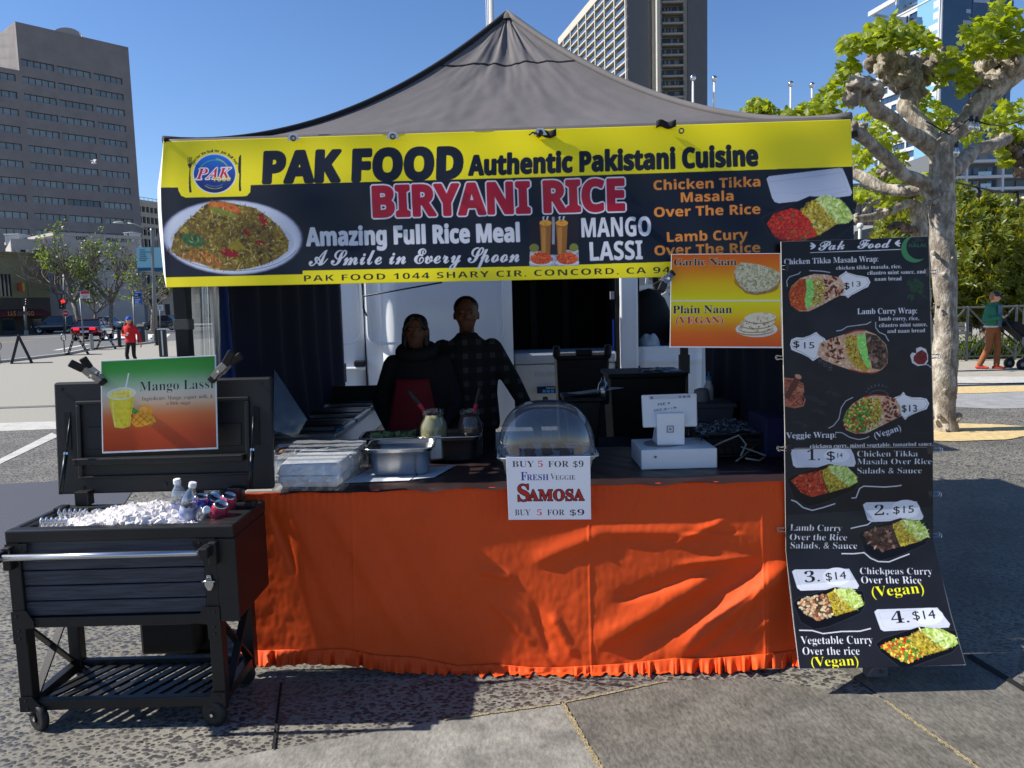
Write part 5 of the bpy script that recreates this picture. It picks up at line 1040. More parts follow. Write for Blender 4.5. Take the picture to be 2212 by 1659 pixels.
# raised outline on the door panel and quarter panel, handle, trailing cable
def rrect(x0, x1, z0, z1, r, y, n=6):
    pts = []
    for cx, cz, a in ((x1-r, z1-r, 0), (x0+r, z1-r, 90), (x0+r, z0+r, 180), (x1-r, z0+r, 270)):
        for i in range(n+1): t = R(a+90*i/n); pts.append(Vector((cx+r*math.cos(t), y, cz+r*math.sin(t))))
    return pts+[pts[0]]
zlow = Z(950, 738, YV); q = MB(); q.smooth = True; q.tube(rrect(vx(800), vx(1090), zlow, 2.3, .1, YV-.115), .016, 8, False); q.build('pressed_ridge', VANW, sd)
q = MB(); q.smooth = True; q.tube(rrect(vx(600), vx(785), zlow+.01, 2.3, .14, YV-.066), .014, 8, False); q.build('pressed_ridge', VANW, van)
a, b = P(765, 792, YV-.1), P(790, 778, YV-.1); q = MB(); q.box(a.x, b.x, YV-.13, YV-.08, a.z, b.z); q.build('door_handle', BLACK_PLASTIC, sd, bevel=.015)
q = MB(); q.box(vx(791)-.006, vx(791)+.006, YV-.075, YV-.03, zs_, zr); q.build('door_gap', SEAL, van)
# pillar, cab, cargo hold
side(xb0, xb1, zs_, zr, name='pillar'); q = MB(); q.box(xb1-.03, xb1+.02, YV-.05, YV+.03, .4, 2.4); q.box(xo1-.03, xo1+.0, YV-.03, YV+.05, .5, 2.4); q.build('door_seal', SEAL, van)
q = MB(); q.box(XV0, xb1, YV+1.85, YV+1.9, zfl, zr); q.box(XV0, xb1, YV+.05, YV+1.85, zfl-.05, zfl); q.box(XV0, 1.8, YV, YV+1.9, zr, zr+.08); q.box(xo0-.03, xo0-.005, YV+.03, YV+1.85, zfl, zr); q.box(XV0-.05, XV0, YV, YV+1.9, zs_, zr); q.box(xo0, xo1, YV-.02, YV+.06, zs_, zfl-.05); q.build('cargo_shell', DARKIN, van)
q = MB()
for x in (vx(1165), vx(1250)): q.box(x-.04, x+.04, YV+1.78, YV+1.84, zfl, zr)
q.build('inner_rib', mat('rib_grey', (44, 47, 50), .6), van)
q = MB(); q.box(xo1-.02, xo1+.02, YV+.06, YV+1.85, zfl, zr); q.build('bulkhead', DARKIN, van)
q = MB(); q.tube([P(1325, 690, YV+.02), P(1326, 740, YV+.02), P(1322, 800, YV+.02), P(1323, 850, YV+.02)], .012, 6); q.build('blue_hose', mat('blue_hose', (40, 110, 220), .4), van)
q = MB(); c = P(1322, 640, YV-.02); q.box(c.x-.02, c.x+.02, YV-.05, YV, c.z-.03, c.z+.05); q.build('latch', mat('latch_grey', (150, 150, 152), .5), van)
# cab with see-through windows
zw0 = Z(1400, 748, YV)
side(xb1, 1.95, zs_, zw0, name='cab_door', bulge=.03); q = MB(); q.hexa([(1.95, YV, zs_), (2.75, YV+.12, zs_), (2.75, YV+1.78, zs_), (1.95, YV+1.9, zs_), (1.95, YV, 1.22), (2.7, YV+.15, .98), (2.7, YV+1.75, .98), (1.95, YV+1.9, 1.22)]); q.build('bonnet', VANW, van, bevel=.06)
q = MB(); q.box(xb1, 1.9, YV-.03, YV+.04, 2.08, zr); q.box(xb1, 1.95, YV+1.82, YV+1.88, .5, zw0); q.build('cab_frame', DARKIN, van)
for y in (YV+.03, YV+1.87): q = MB(); q.bar((1.95, y, 1.2), (1.75, y, zr), .07, .06, (0, 1, 0)); q.build('windscreen_pillar', DARKIN, van)
q = MB(); q.smooth = True; q.ball((vx(1420), YV+.6, .95), (.32, .3, .3), 12); q.ball((vx(1430), YV+.75, 1.35), (.26, .16, .42), 12); q.build('seat', mat('seat_dark', (22, 22, 24), .8), van)
q = MB(); q.smooth = True; a = vx(1560); q.ball((a, YV+.5, 1.2), (.45, .5, .3), 12); q.build('dashboard', DARKIN, van)
for x, nm in ((-1.55, 0), (2.2, 0)):
    w_ = MB(); w_.smooth = True; w_.lathe([(.2, -.12), (.34, -.12), (.36, -.08), (.36, .08), (.34, .12), (.2, .12)], (x, YV+.12, .36), 20, (0, 1, 0)); wo = w_.build('wheel', TYRE, van); w_ = MB(); w_.lathe([(0, -.06), (.22, -.1)], (x, YV+.12, .36), 12, (0, 1, 0)); w_.build('rim', RIM, wo)
q = MB(); q.smooth = True; q.tube([P(957-2, 610, YV-.35), P(965-180, 640, YV-.35), P(785, 665, YV-.35), P(792, 682, YV-.3)], .009, 6); 
tag(q.build('cable', BLACK_PLASTIC), 'thin black cable dangling from the canopy in front of the van', 'cable')
# things in the van
q = thing('cooler', 'white ice chest standing in the open van doorway', 'cooler', (vx(1160), YV+.3, zfl)); b = MB(); x0, x1 = vx(1109), vx(1330); zt = Z(1160, 762, YV); zl = Z(1160, 787, YV); b.hexa([(x0+.03, YV+.02, zfl), (x1-.03, YV+.02, zfl), (x1-.03, YV+.6, zfl), (x0+.03, YV+.6, zfl), (x0, YV-.02, zl), (x1, YV-.02, zl), (x1, YV+.62, zl), (x0, YV+.62, zl)]); bd = b.build('body', mat('cooler_white', (200, 200, 198), .5), q, bevel=.02)
b = MB(); b.box(x0-.01, x1+.01, YV-.035, YV+.63, zl+.005, zt); b.build('lid', mat('cooler_lid', (178, 182, 188), .5), q, bevel=.025)
flat_text('IGLOO', 1155, 1204, 813, 10, YV-.03, mat('cooler_emboss_shade', (178, 178, 176), .5), bd, off=.01)  # flat letters, shading of the emboss put into their greyer colour
s1 = panel(bd, 'blue_label', 1160, 1200, 834, 850, YV-.03, mat('label_navy', (18, 28, 60), .5), .008); flat_text('IGLOO', 1180, 1198, 840, 3.5, YV-.045, SIGNW, s1)
for k in range(3): panel(s1, 'label_icon', 1172+9*k, 1179+9*k, 842, 848, YV-.04, mat('label_light_blue', (60, 150, 210), .5), .006)
q = MB(); q.smooth = True; c = P(1402, 752, YV+.25)
s = len(q.v); q.ball(c, (.13, .12, .17), 14)
for i in range(s, len(q.v)): v = Vector(q.v[i]); q.v[i] = tuple(v+(v-c)*.5*noise.noise(v*14))
q.ball(c+Vector((.1, -.06, -.14)), (.12, .05, .07), 10)
tag(q.build('plastic_bag', mat('white_bag', (196, 196, 198), .5, trans=.0), subd=1), 'crumpled white plastic bag on the cab seat of the van', 'bag')
# pale steel structure seen through the cab windows
q = thing('metal_stair', 'pale steel stairway and wire mesh seen through the van cab window', 'stair', (0, 14, 0)); b = MB()
for i in range(7): a, c = P(1374, 622+i*18, 14), P(1460, 612+i*14, 14); b.bar(a, c, .05, .07)
for i in range(5): a, c = P(1378+i*20, 600, 14.2), P(1366+i*18, 760, 14.2); b.bar(a, c, .05, .06)
b.bar(P(1370, 690, 13.8), P(1445, 640, 13.8), .1, .2); b.bar(P(1370, 700, 13.8), P(1380, 760, 13.8), .14, .14); b.build('frame', mat('pale_steel', (176, 182, 182), .5, .3), q); b = MB()
for i in range(9): a, c = P(1378+i*10, 730, 13.5), P(1384+i*10, 715, 13.5); b.bar(a, c, .03, .03)
b.build('teal_rail', mat('teal_steel', (96, 150, 160), .5), q)
b = MB()
for x, y_ in ((1366, 14), (1376, 13.8), (1450, 14.2), (1440, 13.5)): p = P(x, 700, y_); b.box(p.x-.06, p.x+.06, y_-.06, y_+.06, 0, 1.6)
b.build('post', mat('pale_steel', (176, 182, 182), .5, .3), q)
# ------------------------------------------------------------------ printed banner and signs
NAVYK = (16, 19, 30); YEL = (244, 226, 6)
VINYL = vcol_mat('printed_vinyl', .36, .45)
LETT = ((150, 180, 110), (196, 216, 150), (120, 160, 80), (222, 232, 190)); RICE = ((196, 170, 40), (150, 130, 30), (220, 200, 90), (110, 84, 24), (236, 226, 170)); CURRY = ((196, 30, 20), (150, 16, 12), (226, 70, 30), (120, 14, 10))
def meal(c, tray, meatpoly, meat, ricepoly, letpoly, bits=None, n=90, outl=(70, 72, 78)):
    c.poly(tray, (14, 14, 17)); c.line(tray, 2.2, outl, .8, True)
    c.mottle(meatpoly, meat, 5); c.mottle(ricepoly, RICE[:3], 4); c.mottle(letpoly, ((150, 176, 60), (196, 212, 110), (222, 232, 160)), 6)
    c.bits(ricepoly, RICE+((250, 214, 20), (70, 50, 20)), n, 4, 9, .9, 1.7); c.bits(letpoly, ((220, 234, 160), (150, 186, 70), (236, 242, 200), (120, 160, 50)), n*2//3, 5, 13, 1, 2.6)
    for p_ in (ricepoly, letpoly): c.soft(p_, 1)
    if bits: c.bits(meatpoly, bits[0], bits[1], bits[2], bits[3], bits[4], bits[5])
b = Canvas([(353, 306, 1838, 258), (347, 405, 1842, 362), (359, 621, 1846, 590)], NAVYK, 1.0, 3)
b.poly([(300, 280), (1900, 230), (1900, 358), (1097, 385), (542, 400), (541, 415), (534, 423), (526, 424.5), (402, 427), (392, 423), (386, 412), (385, 405), (300, 406)], YEL)
b.poly([(300, 600), (654, 592), (654, 584), (1097, 576), (1448, 565), (1900, 548), (1900, 640), (300, 640)], YEL)
b.fr = (329.2, 263.3, .3472)
# rice plate
for k in range(6): b.ell(497, 718, 445-8*k, 236-4*k, [(60, 64, 84), (120, 124, 146), (176, 180, 200), (198, 202, 220), (206, 210, 226), (212, 216, 230)][k], 2)
b.line(b.ep(497, 712, 425, 212, 2, 60, 20, 160), 3, (90, 92, 110)); b.ell(497, 745, 385, 165, (196, 200, 216), 2)
mound = [(118, 790), (140, 700), (190, 640), (250, 590), (300, 540), (345, 505), (400, 490), (470, 500), (560, 520), (640, 535), (720, 590), (800, 660), (850, 740), (845, 800), (780, 850), (700, 885), (600, 912), (480, 925), (380, 915), (300, 880), (220, 860), (150, 830)]
b.mottle(mound, ((58, 44, 22), (98, 78, 30), (140, 116, 40), (110, 84, 30), (160, 140, 56)), 12)
b.bits(mound, RICE[:2]+RICE[3:4]+((120, 70, 24), (90, 60, 24), (150, 130, 50)), 1500, 5, 13, 1.0, 2.0, .5)
b.bits(mound, ((226, 220, 196), (236, 214, 110)), 70, 6, 13, 1.0, 1.8, .5)
b.poly(b.ep(450, 535, 105, 34, 12), (196, 96, 36)); b.mottle(b.ep(450, 528, 90, 26, 12), ((206, 70, 34), (226, 120, 50), (190, 110, 40)), 8); b.mottle(b.ep(440, 560, 95, 18, 16), ((150, 150, 50), (120, 130, 46)), 6)
for x, y, rx, ry, a in ((690, 610, 45, 18, 60), (480, 815, 58, 24, 12), (590, 690, 28, 12, 50), (670, 750, 30, 12, 10)): b.mottle(b.ep(x, y, rx, ry, a), ((140, 16, 20), (176, 26, 26), (110, 10, 14)), 6)
b.mottle(b.ep(255, 735, 72, 38, 15), ((40, 90, 50), (56, 112, 60), (30, 70, 40)), 7); b.mottle(b.ep(520, 770, 45, 28, 0), ((176, 150, 40), (150, 128, 36)), 6)
b.bits([(150, 830), (300, 790), (420, 850), (430, 915), (300, 880)], ((190, 96, 36), (210, 130, 50), (160, 70, 30)), 130, 4, 9, 1.4, 2.6)
b.soft(mound, 1); b.bits(mound, RICE, 260, 5, 11, .9, 1.7, .5)
b.bits([(70, 800), (120, 770), (130, 830)], ((190, 90, 40), (30, 30, 20)), 8, 3, 5, 1, 2)
# logo
b.ell(388, 323, 137, 125, (222, 224, 234)); 
for k in range(26): t = k/25; b.cpoly(np.array([q for q in b.inv(b.ep(388, 323, 129, 118, 0, 60)) if True]), (20, 70+int(20*(1-t)), 190), .0)
x0, y0, m = b.region(b.ep(388, 323, 129, 118, 0, 60)); gy = np.linspace(0, 1, m.shape[0])[:, None, None]; cc = (1-gy)*np.array([30, 120, 226])+gy*np.array([16, 22, 78]); h_, w_ = m.shape; b.a[y0:y0+h_, x0:x0+w_] = b.a[y0:y0+h_, x0:x0+w_]*(1-m[..., None])+cc*m[..., None]
b.line(b.ep(388, 330, 100, 92, 0, 30, 205, 300), 4, (90, 190, 90)); b.line(b.ep(388, 330, 92, 100, 0, 30, 275, 330), 4, (226, 214, 60)); b.line(b.ep(388, 330, 96, 86, 0, 30, 60, 130), 3, (226, 214, 60)); b.line(b.ep(388, 318, 92, 84, 0, 30, 55, 125), 3, (90, 150, 220))
b.text('PAK', 272, 358, 488, 66, (200, 26, 50), 'ital', .0, (236, 236, 240), 2); b.text('FOOD', 385, 371, 487, 25, (236, 226, 70), 'bold')
s_ = 'Food For The Soul Not Just Soul Food'; 
for i, ch in enumerate(s_):
    if ch == ' ': continue
    a = R(207+126*i/(len(s_)-1)); x, y = 388+146*math.cos(a), 323+134*math.sin(a); dx, dy = -math.sin(a), math.cos(a); w2_ = 4.2 if ch in 'JltiFr' else 6
    b.text(ch, x-dx*w2_, y-dy*w2_, x+dx*w2_, 15, (30, 28, 30), 'bold', 0, y1=y+dy*w2_)
b.poly([(220, 222), (223, 222), (225, 262), (229, 262), (229, 220), (233, 220), (234, 262), (238, 262), (239, 220), (243, 220), (243, 262), (246, 262), (246, 218), (248, 218), (247, 270), (238, 292), (238, 330), (246, 436), (238, 442), (231, 436), (230, 330), (233, 292), (222, 272)], (24, 26, 36))
b.poly([(548, 205), (538, 225), (534, 290), (537, 318), (542, 322), (540, 428), (547, 433), (554, 428), (552, 320), (553, 210)], (24, 26, 36))
b.text('PAK FOOD', 695, 377, 1922, 182, (20, 24, 36), 'bold', .05, y1=348)
b.fr = (0, 0, 1)
b.text('Authentic Pakistani Cuisine', 1013, 378.5, 1636, 40, (20, 24, 36), 'bold', .04, y1=357)
b.text('BIRYANI RICE', 808, 468, 1348, 63, (178, 22, 46), 'bold', .035, (222, 224, 232), 3, y1=453)
b.text('Amazing Full Rice Meal', 663, 530.5, 1122, 37, (206, 208, 216), 'bold', .03, y1=521)
b.text('A Smile in Every Spoon', 668, 573, 1122, 31, (206, 208, 216), 'script', .012, y1=565)
b.text('PAK FOOD 1044 SHARY CIR, CONCORD, CA 94', 657, 607.5, 1448, 13, (24, 24, 26), 'bold', -.012, y1=589, sp=1.15)
b.text('MANGO', 1257, 512, 1406, 39, (206, 208, 216), 'bold', .014, y1=508.5); b.text('LASSI', 1275, 562.5, 1388, 38, (206, 208, 216), 'bold', .014, y1=559)
OR = (214, 132, 52)
for t_, x0, y0, x1, y1 in (('Chicken Tikka', 1412, 410.5, 1642, 402.5), ('Masala', 1471, 436.5, 1584, 433), ('Over The Rice', 1413, 468.5, 1642, 461.5), ('Lamb Cury', 1441, 522, 1615, 516.5), ('Over The Rice', 1414, 551, 1642, 544.5)): b.text(t_, x0, y0, x1, 19.5, OR, 'bold', .012, y1=y1)
b.fr = (1042.3, 252.4, .372)
b.poly([(268, 584), (556, 574), (559, 862), (272, 868)], (34, 26, 28)); b.mottle([(275, 780), (557, 770), (559, 862), (272, 868)], ((150, 150, 160), (196, 198, 206), (120, 118, 124)), 10)
b.poly([(372, 590), (372, 780), (384, 800), (440, 800), (446, 780), (446, 580)], (46, 36, 36))
for x in (366, 460):
    b.poly([(x-34, 620), (x+34, 617), (x+26, 800), (x-24, 803)], (150, 96, 36)); b.poly([(x-26, 640), (x+2, 640), (x, 795), (x-20, 797)], (186, 128, 56)); b.mottle(b.ep(x, 616, 36, 18), ((214, 140, 40), (236, 170, 60), (190, 110, 30)), 4)
    b.line([(x-12, 600), (x-14, 580), (x-6, 582)], 9, (206, 208, 214)); b.line([(x+8, 600), (x+12, 578), (x+18, 582)], 9, (206, 208, 214))
b.line([(410, 580), (412, 640), (411, 740)], 16, (150, 152, 162))
for x in (340, 492): b.ell(x, 845, 70, 18, (206, 208, 214)); b.mottle(b.ep(x, 822, 62, 34), ((206, 66, 26), (226, 100, 40), (176, 46, 20), (230, 130, 50)), 6); b.bits(b.ep(x, 815, 60, 34), ((230, 90, 40), (240, 120, 50), (180, 50, 20)), 40, 3, 7, 1, 2)
b.ell(300, 760, 28, 24, (120, 120, 50)); b.ell(530, 758, 26, 24, (120, 126, 50))
b.poly([(1648, 360), (1662, 345), (2070, 297), (2090, 300), (2112, 350), (2146, 440), (2136, 458), (2020, 474), (1960, 462), (1900, 462), (1830, 490), (1720, 502), (1695, 494), (1680, 470)], (178, 186, 206)); b.line([(1670, 378), (2085, 325), (2120, 430), (2030, 450)], 3, (150, 160, 184)); b.line([(1690, 440), (1830, 445), (1990, 425), (2115, 405)], 2, (156, 166, 190))
meal(b, [(1620, 590), (1650, 570), (1900, 460), (2150, 560), (2158, 620), (2060, 700), (1900, 760), (1760, 740), (1660, 680)], [(1650, 620), (1690, 560), (1790, 530), (1850, 545), (1900, 600), (1945, 690), (1850, 722), (1740, 720), (1690, 690)], CURRY, [(1845, 545), (1880, 505), (1945, 470), (2030, 560), (2075, 610), (1990, 665), (1945, 690), (1900, 600)], [(1930, 478), (1960, 460), (2010, 462), (2080, 480), (2130, 535), (2155, 590), (2110, 620), (2060, 622), (2000, 560)], (((60, 110, 60), (226, 90, 40)), 16, 4, 8, 3, 5), 240)
ban = thing('banner', 'long yellow and black vinyl food banner tied across the front of the canopy', 'banner', P(1100, 280, YB_))
def yban(u, v): return YB_+.03-.082*v+.007*np.sin(u*19+v*3.5)*(.4+.6*v)+.0045*np.sin(u*43-v*7)+.005*np.sin(v*9+u*5)+.004*np.exp(-((u-.0)/.02)**2)
bs = b.sheet('sheet', VINYL, ban, yban, .0015, (226, 226, 228))
# the white back of the left end curls round behind the corner
q = MB(); q.smooth = True; ed = [(353, 306), (347, 405), (348, 450), (354, 540), (359, 621)]
def curl(u, v):
    x = float(np.interp(v, [0, .32, .46, .75, 1], [e[0] for e in ed])); y = 306+315*v; yy = float(yban(np.array(0.0), np.array(v))); o = np.interp(v, [0, .12, .3, .6, .9, 1], [0, .3, 1, 1, .55, .05])
    p = P(x, y, yy); return p+Vector((-.042*o*math.sin(u*2.2), .10*u*o+.001, 0))
q.grid(curl, 8, 30); q.build('curled_end', mat('banner_back_white', (222, 222, 224), .4), bs)
for x, y, w_ in ((633, 298.5, 1), (848, 295, 1), (1167, 287, 1), (1472, 282.5, 0)):
    c = P(x, y, YB_-.012); q = MB(); q.lathe([(.007, 0), (.0125, .003), (.013, -.004)], c, 16, (0, -1, 0)); q.build('grommet', mat('grommet_grey', (96, 96, 96), .4, .6), ban)
    if w_: q = MB(); q.prism([c+Vector((dx, .006, dz)) for dx, dz in ((-.03, -.008), (.03, -.008), (.014, .022), (-.014, .022))], (0, .003, 0)); q.build('tab', mat('white_tab', (224, 224, 226), .4), ban)
c = P(1165, 289, YB_-.02); q = MB(); q.smooth = True; q.ball(c, (.013, .02, .015), 10); q.tube([c, c+Vector((-.03, -.0, .006)), c+Vector((-.045, .0, -.004))], .004, 6); q.tube([c, c+Vector((-.004, -.01, -.02))], .003, 6); tag(q.build('cord_lock', BLACK_PLASTIC), 'black ball cord lock tying the top edge of the banner', 'cord lock')

# upper menu board
def wrap(c, pts): c.poly(pts, (236, 236, 236))
CARD = vcol_mat('printed_laminate', .38, .3, .06)
u1 = Canvas([(1687, 522, 2006, 511), (1691, 740, 2012, 735), (1696, 969, 2018, 967)], (22, 24, 32), 1.25, 5); u1.fr = (1645.8, 493.7, .2976)
WHT_ = (222, 224, 232)
u1.mottle([(130, 80), (1260, 50), (1260, 1610), (130, 1610)], ((18, 20, 27), (26, 28, 37), (20, 22, 30), (30, 32, 42)), 90)
u1.text('Pak', 412, 160, 600, 62, WHT_, 'script', .02, y1=150); u1.text('Food', 695, 146, 940, 60, WHT_, 'script', .02, y1=138)
for x, y, s in ((380, 128, -1), (976, 108, 1)):
    for a in (-32, 0, 32): u1.poly(u1.ep(x+s*3*math.cos(R(a))*3, y+math.sin(R(a))*22, 22, 7, a*s), WHT_)
u1.line([(350, 176), (700, 164), (1008, 152)], 5, WHT_)
u1.poly(np.vstack([u1.ep(1105, 150, 95, 98, 0, 40, 60, 275), u1.ep(1140, 135, 92, 90, 0, 40, 275, 62)[::-1][::-1]]), (62, 132, 84))
u1.text('HALAL', 1065, 138, 1200, 26, (52, 96, 66), 'bold', 0, y1=134); u1.text('\uFEDD\uFEFC\uFEA3', 1090, 96, 1170, 24, (52, 96, 66), 'plain', .012)
u1.text('Chicken Tikka Masala Wrap:', 163, 262, 845, 40, WHT_, 'serif', .004, y1=240)
for t_, x0, y0, x1, y1 in (('chicken tikka masala, rice,', 540, 300, 1012, 288), ('cilantro mint sauce, and', 765, 336, 1188, 326), ('naan bread', 818, 380, 1014, 376), ('lamb curry, rice,', 848, 668, 1140, 664), ('cilantro mint sauce,', 850, 716, 1198, 708), ('and naan bread', 910, 758, 1184, 752), ('chickpea curry, mixed vegetable, tamarind sauce,', 350, 1592, 1242, 1574)): u1.text(t_, x0, y0, x1, 27, WHT_, 'serif', -.004, y1=y1)
u1.text('Lamb Curry Wrap:', 693, 622, 1126, 40, WHT_, 'serif', .004, y1=616); u1.text('Veggie Wrap:', 178, 1522, 540, 42, WHT_, 'serif', .004, y1=1516)
u1.text('(Vegan)', 822, 1524, 1012, 42, WHT_, 'serif', -.004, y1=1462)
for l in ([(186, 424), (182, 380), (200, 352), (240, 338), (268, 330), (282, 314)], [(344, 306), (400, 308), (450, 312), (496, 320)], [(540, 744), (580, 738), (620, 712), (700, 702), (760, 694), (793, 676)], [(825, 678), (826, 720), (850, 752), (895, 772), (920, 818)], [(484, 1448), (520, 1430), (560, 1380), (576, 1300), (610, 1250), (662, 1224)], [(532, 1478), (580, 1480), (640, 1515), (700, 1530), (750, 1522), (780, 1508)]): u1.line(l, 6, (190, 192, 200))
def badge(c, pts, rim): c.poly(pts, (226, 226, 228)); c.line(rim, 2.5, (120, 120, 124), closed=True)
badge(u1, [(560, 345), (600, 320), (610, 308), (622, 320), (690, 340), (730, 345), (770, 355), (788, 390), (770, 425), (735, 440), (680, 470), (650, 485), (625, 506), (608, 490), (570, 485)], [(570, 352), (612, 322), (690, 350), (755, 358), (776, 390), (755, 420), (680, 460), (625, 492), (580, 478)])
badge(u1, [(205, 840), (215, 805), (250, 790), (300, 792), (350, 775), (395, 750), (420, 775), (460, 800), (480, 880), (420, 930), (372, 962), (340, 935), (290, 910), (250, 895), (215, 880)], [(216, 840), (228, 812), (300, 804), (392, 764), (450, 806), (400, 930), (374, 948), (296, 900), (230, 870)])
badge(u1, [(960, 1225), (1005, 1210), (1026, 1184), (1045, 1210), (1090, 1225), (1150, 1225), (1195, 1235), (1214, 1270), (1195, 1310), (1150, 1325), (1100, 1345), (1060, 1365), (1040, 1388), (1015, 1360), (980, 1345)], [(970, 1236), (1028, 1200), (1090, 1236), (1180, 1240), (1202, 1272), (1180, 1305), (1090, 1338), (1042, 1374), (990, 1345)])
INKC = (26, 26, 30)
u1.text('$', 592, 440, 636, 46, INKC, 'bold', .01); u1.text('13', 655, 422, 718, 36, (70, 70, 74), 'plain', .0)
u1.text('$', 230, 862, 274, 46, INKC, 'bold', .01); u1.text('15', 308, 870, 382, 44, INKC, 'plain', .004); u1.text('$13', 1015, 1328, 1125, 46, INKC, 'plain', .01)
def wrapfood(c, shell, spots, fill, seed=0):
    c.mottle(shell, ((226, 200, 170), (206, 170, 136), (190, 140, 110), (232, 212, 186)), 7)
    c.bits(spots, ((110, 40, 30), (140, 60, 44), (90, 30, 24)), 26, 6, 12, 3, 6, .3)
    for p, cols, cell in fill: c.mottle(p, cols, cell)
ORC = ((186, 66, 22), (214, 96, 34), (150, 44, 18), (226, 120, 50)); GRN = ((150, 226, 110), (120, 206, 90), (186, 240, 140)); RC = ((190, 160, 40), (150, 120, 30), (214, 190, 70), (90, 70, 24))
wrapfood(u1, [(195, 480), (215, 420), (280, 360), (380, 330), (470, 335), (560, 355), (600, 400), (600, 470), (520, 510), (430, 560), (340, 602), (270, 600), (215, 560)], [(460, 345), (560, 360), (590, 470), (480, 520), (440, 440)], [([(195, 480), (215, 425), (275, 370), (320, 365), (325, 460), (315, 560), (330, 596), (260, 595), (212, 556)], ORC, 5), ([(318, 375), (345, 362), (375, 380), (378, 470), (355, 570), (325, 575), (312, 520), (326, 440)], GRN, 4), ([(375, 375), (420, 360), (455, 390), (460, 460), (430, 540), (355, 575), (378, 480)], RC, 4)])
u1.bits([(375, 375), (420, 360), (455, 390), (460, 460), (430, 540), (355, 575)], ((230, 210, 90), (200, 170, 40), (40, 34, 30), (236, 232, 210)), 70, 4, 8, .9, 1.6)
wrapfood(u1, [(400, 915), (420, 830), (500, 800), (590, 770), (680, 740), (750, 738), (830, 770), (900, 840), (915, 900), (910, 980), (870, 1025), (800, 1048), (720, 1045), (640, 1025), (520, 985), (440, 950)], [(430, 830), (560, 790), (600, 960), (520, 980), (430, 930)], [([(750, 755), (830, 775), (895, 840), (915, 905), (905, 985), (860, 1025), (800, 1015), (790, 960), (765, 880)], ((66, 46, 36), (110, 82, 66), (40, 28, 22), (130, 100, 84)), 9), ([(600, 800), (650, 770), (700, 790), (690, 860), (740, 960), (790, 1015), (740, 1040), (660, 990), (615, 900)], RC, 4), ([(695, 775), (750, 765), (765, 880), (790, 985), (775, 1015), (740, 980), (700, 880), (690, 820)], GRN, 4)])
u1.bits([(600, 800), (650, 770), (700, 790), (690, 860), (740, 960), (760, 1030), (660, 990), (615, 900)], ((230, 210, 90), (200, 170, 40), (40, 34, 30), (226, 90, 40)), 80, 4, 8, .9, 1.6); u1.line([(640, 1020), (720, 1042), (800, 1048), (845, 1038)], 8, (190, 70, 30)); u1.line([(600, 770), (680, 740), (750, 738)], 10, (150, 60, 30))
u1.bits([(760, 790), (880, 850), (900, 970), (850, 1010), (790, 960)], ((96, 66, 50), (140, 112, 96), (40, 30, 24)), 26, 8, 14, 5, 9)
wrapfood(u1, [(590, 1390), (610, 1330), (660, 1270), (740, 1220), (820, 1204), (900, 1215), (970, 1235), (1005, 1290), (1010, 1360), (930, 1400), (850, 1440), (760, 1485), (680, 1488), (610, 1460)], [(880, 1220), (970, 1240), (1000, 1360), (920, 1400), (860, 1330)], [([(592, 1395), (612, 1335), (665, 1275), (740, 1232), (800, 1235), (800, 1330), (770, 1440), (740, 1478), (670, 1482), (612, 1450)], ((120, 60, 30), (90, 110, 40), (190, 160, 60)), 6), ([(795, 1240), (850, 1232), (870, 1300), (865, 1390), (830, 1440), (760, 1470), (775, 1420), (800, 1330)], RC, 4)])
u1.bits([(592, 1395), (612, 1335), (665, 1275), (740, 1232), (800, 1235), (800, 1330), (770, 1440), (740, 1478), (670, 1482), (612, 1450)], ((60, 130, 46), (90, 170, 60), (214, 180, 70), (200, 50, 30), (226, 206, 110), (70, 140, 50)), 190, 4, 7, 3, 5.5, .2); u1.bits([(795, 1240), (850, 1232), (870, 1300), (865, 1390), (830, 1440), (760, 1470)], ((230, 210, 90), (200, 170, 40), (40, 34, 30), (236, 232, 210)), 80, 4, 8, .9, 1.6); u1.line([(740, 1222), (820, 1206), (920, 1215)], 9, (160, 60, 30))
for i in range(9): a = R(200+140*i/8); u1.poly([(848+86*math.cos(a)+10*math.sin(a), 1206+66*math.sin(a)+8), (848+86*math.cos(a)-10*math.sin(a), 1206+66*math.sin(a)-8+8), (848+108*math.cos(a), 1206+86*math.sin(a))], (70, 74, 84))
u1.line(u1.ep(848, 1215, 70, 42, 0, 30, 185, 355), 9, (60, 64, 74))
for i in range(3):
    for j in range(2): u1.line(u1.ep(425+36*i+22*j*0, 965+26*i-18*j, 12, 12, 0, 16), 3, (96, 98, 106), closed=True)
for x, y in ((1075, 400), (1120, 385), (1150, 410), (1095, 440), (1150, 450), (1080, 500), (1120, 430)): u1.mottle(u1.ep(x, y, 26, 22, 20), ((26, 52, 34), (40, 72, 46), (20, 40, 28)), 6)
u1.line([(1130, 460), (1170, 490), (1210, 510)], 4, (44, 70, 46)); u1.line([(1110, 460), (1080, 540)], 4, (36, 60, 40))
u1.poly([(1075, 920), (1090, 900), (1120, 905), (1118, 870), (1150, 858), (1190, 875), (1205, 920), (1205, 965), (1185, 990), (1130, 998), (1090, 975)], (196, 198, 204)); u1.mottle([(1100, 930), (1125, 900), (1160, 880), (1195, 905), (1200, 950), (1175, 985), (1130, 985), (1100, 960)], ((96, 20, 26), (120, 30, 34), (76, 14, 20)), 5); u1.line([(1185, 985), (1205, 990), (1232, 1012)], 7, (170, 172, 180))
for p in ([(150, 1120), (160, 1080), (200, 1085), (250, 1110), (300, 1140), (308, 1180), (290, 1210), (300, 1260), (280, 1290), (220, 1300), (165, 1290)],): u1.mottle(p, ((150, 76, 56), (186, 106, 80), (120, 56, 40), (196, 122, 96)), 14)
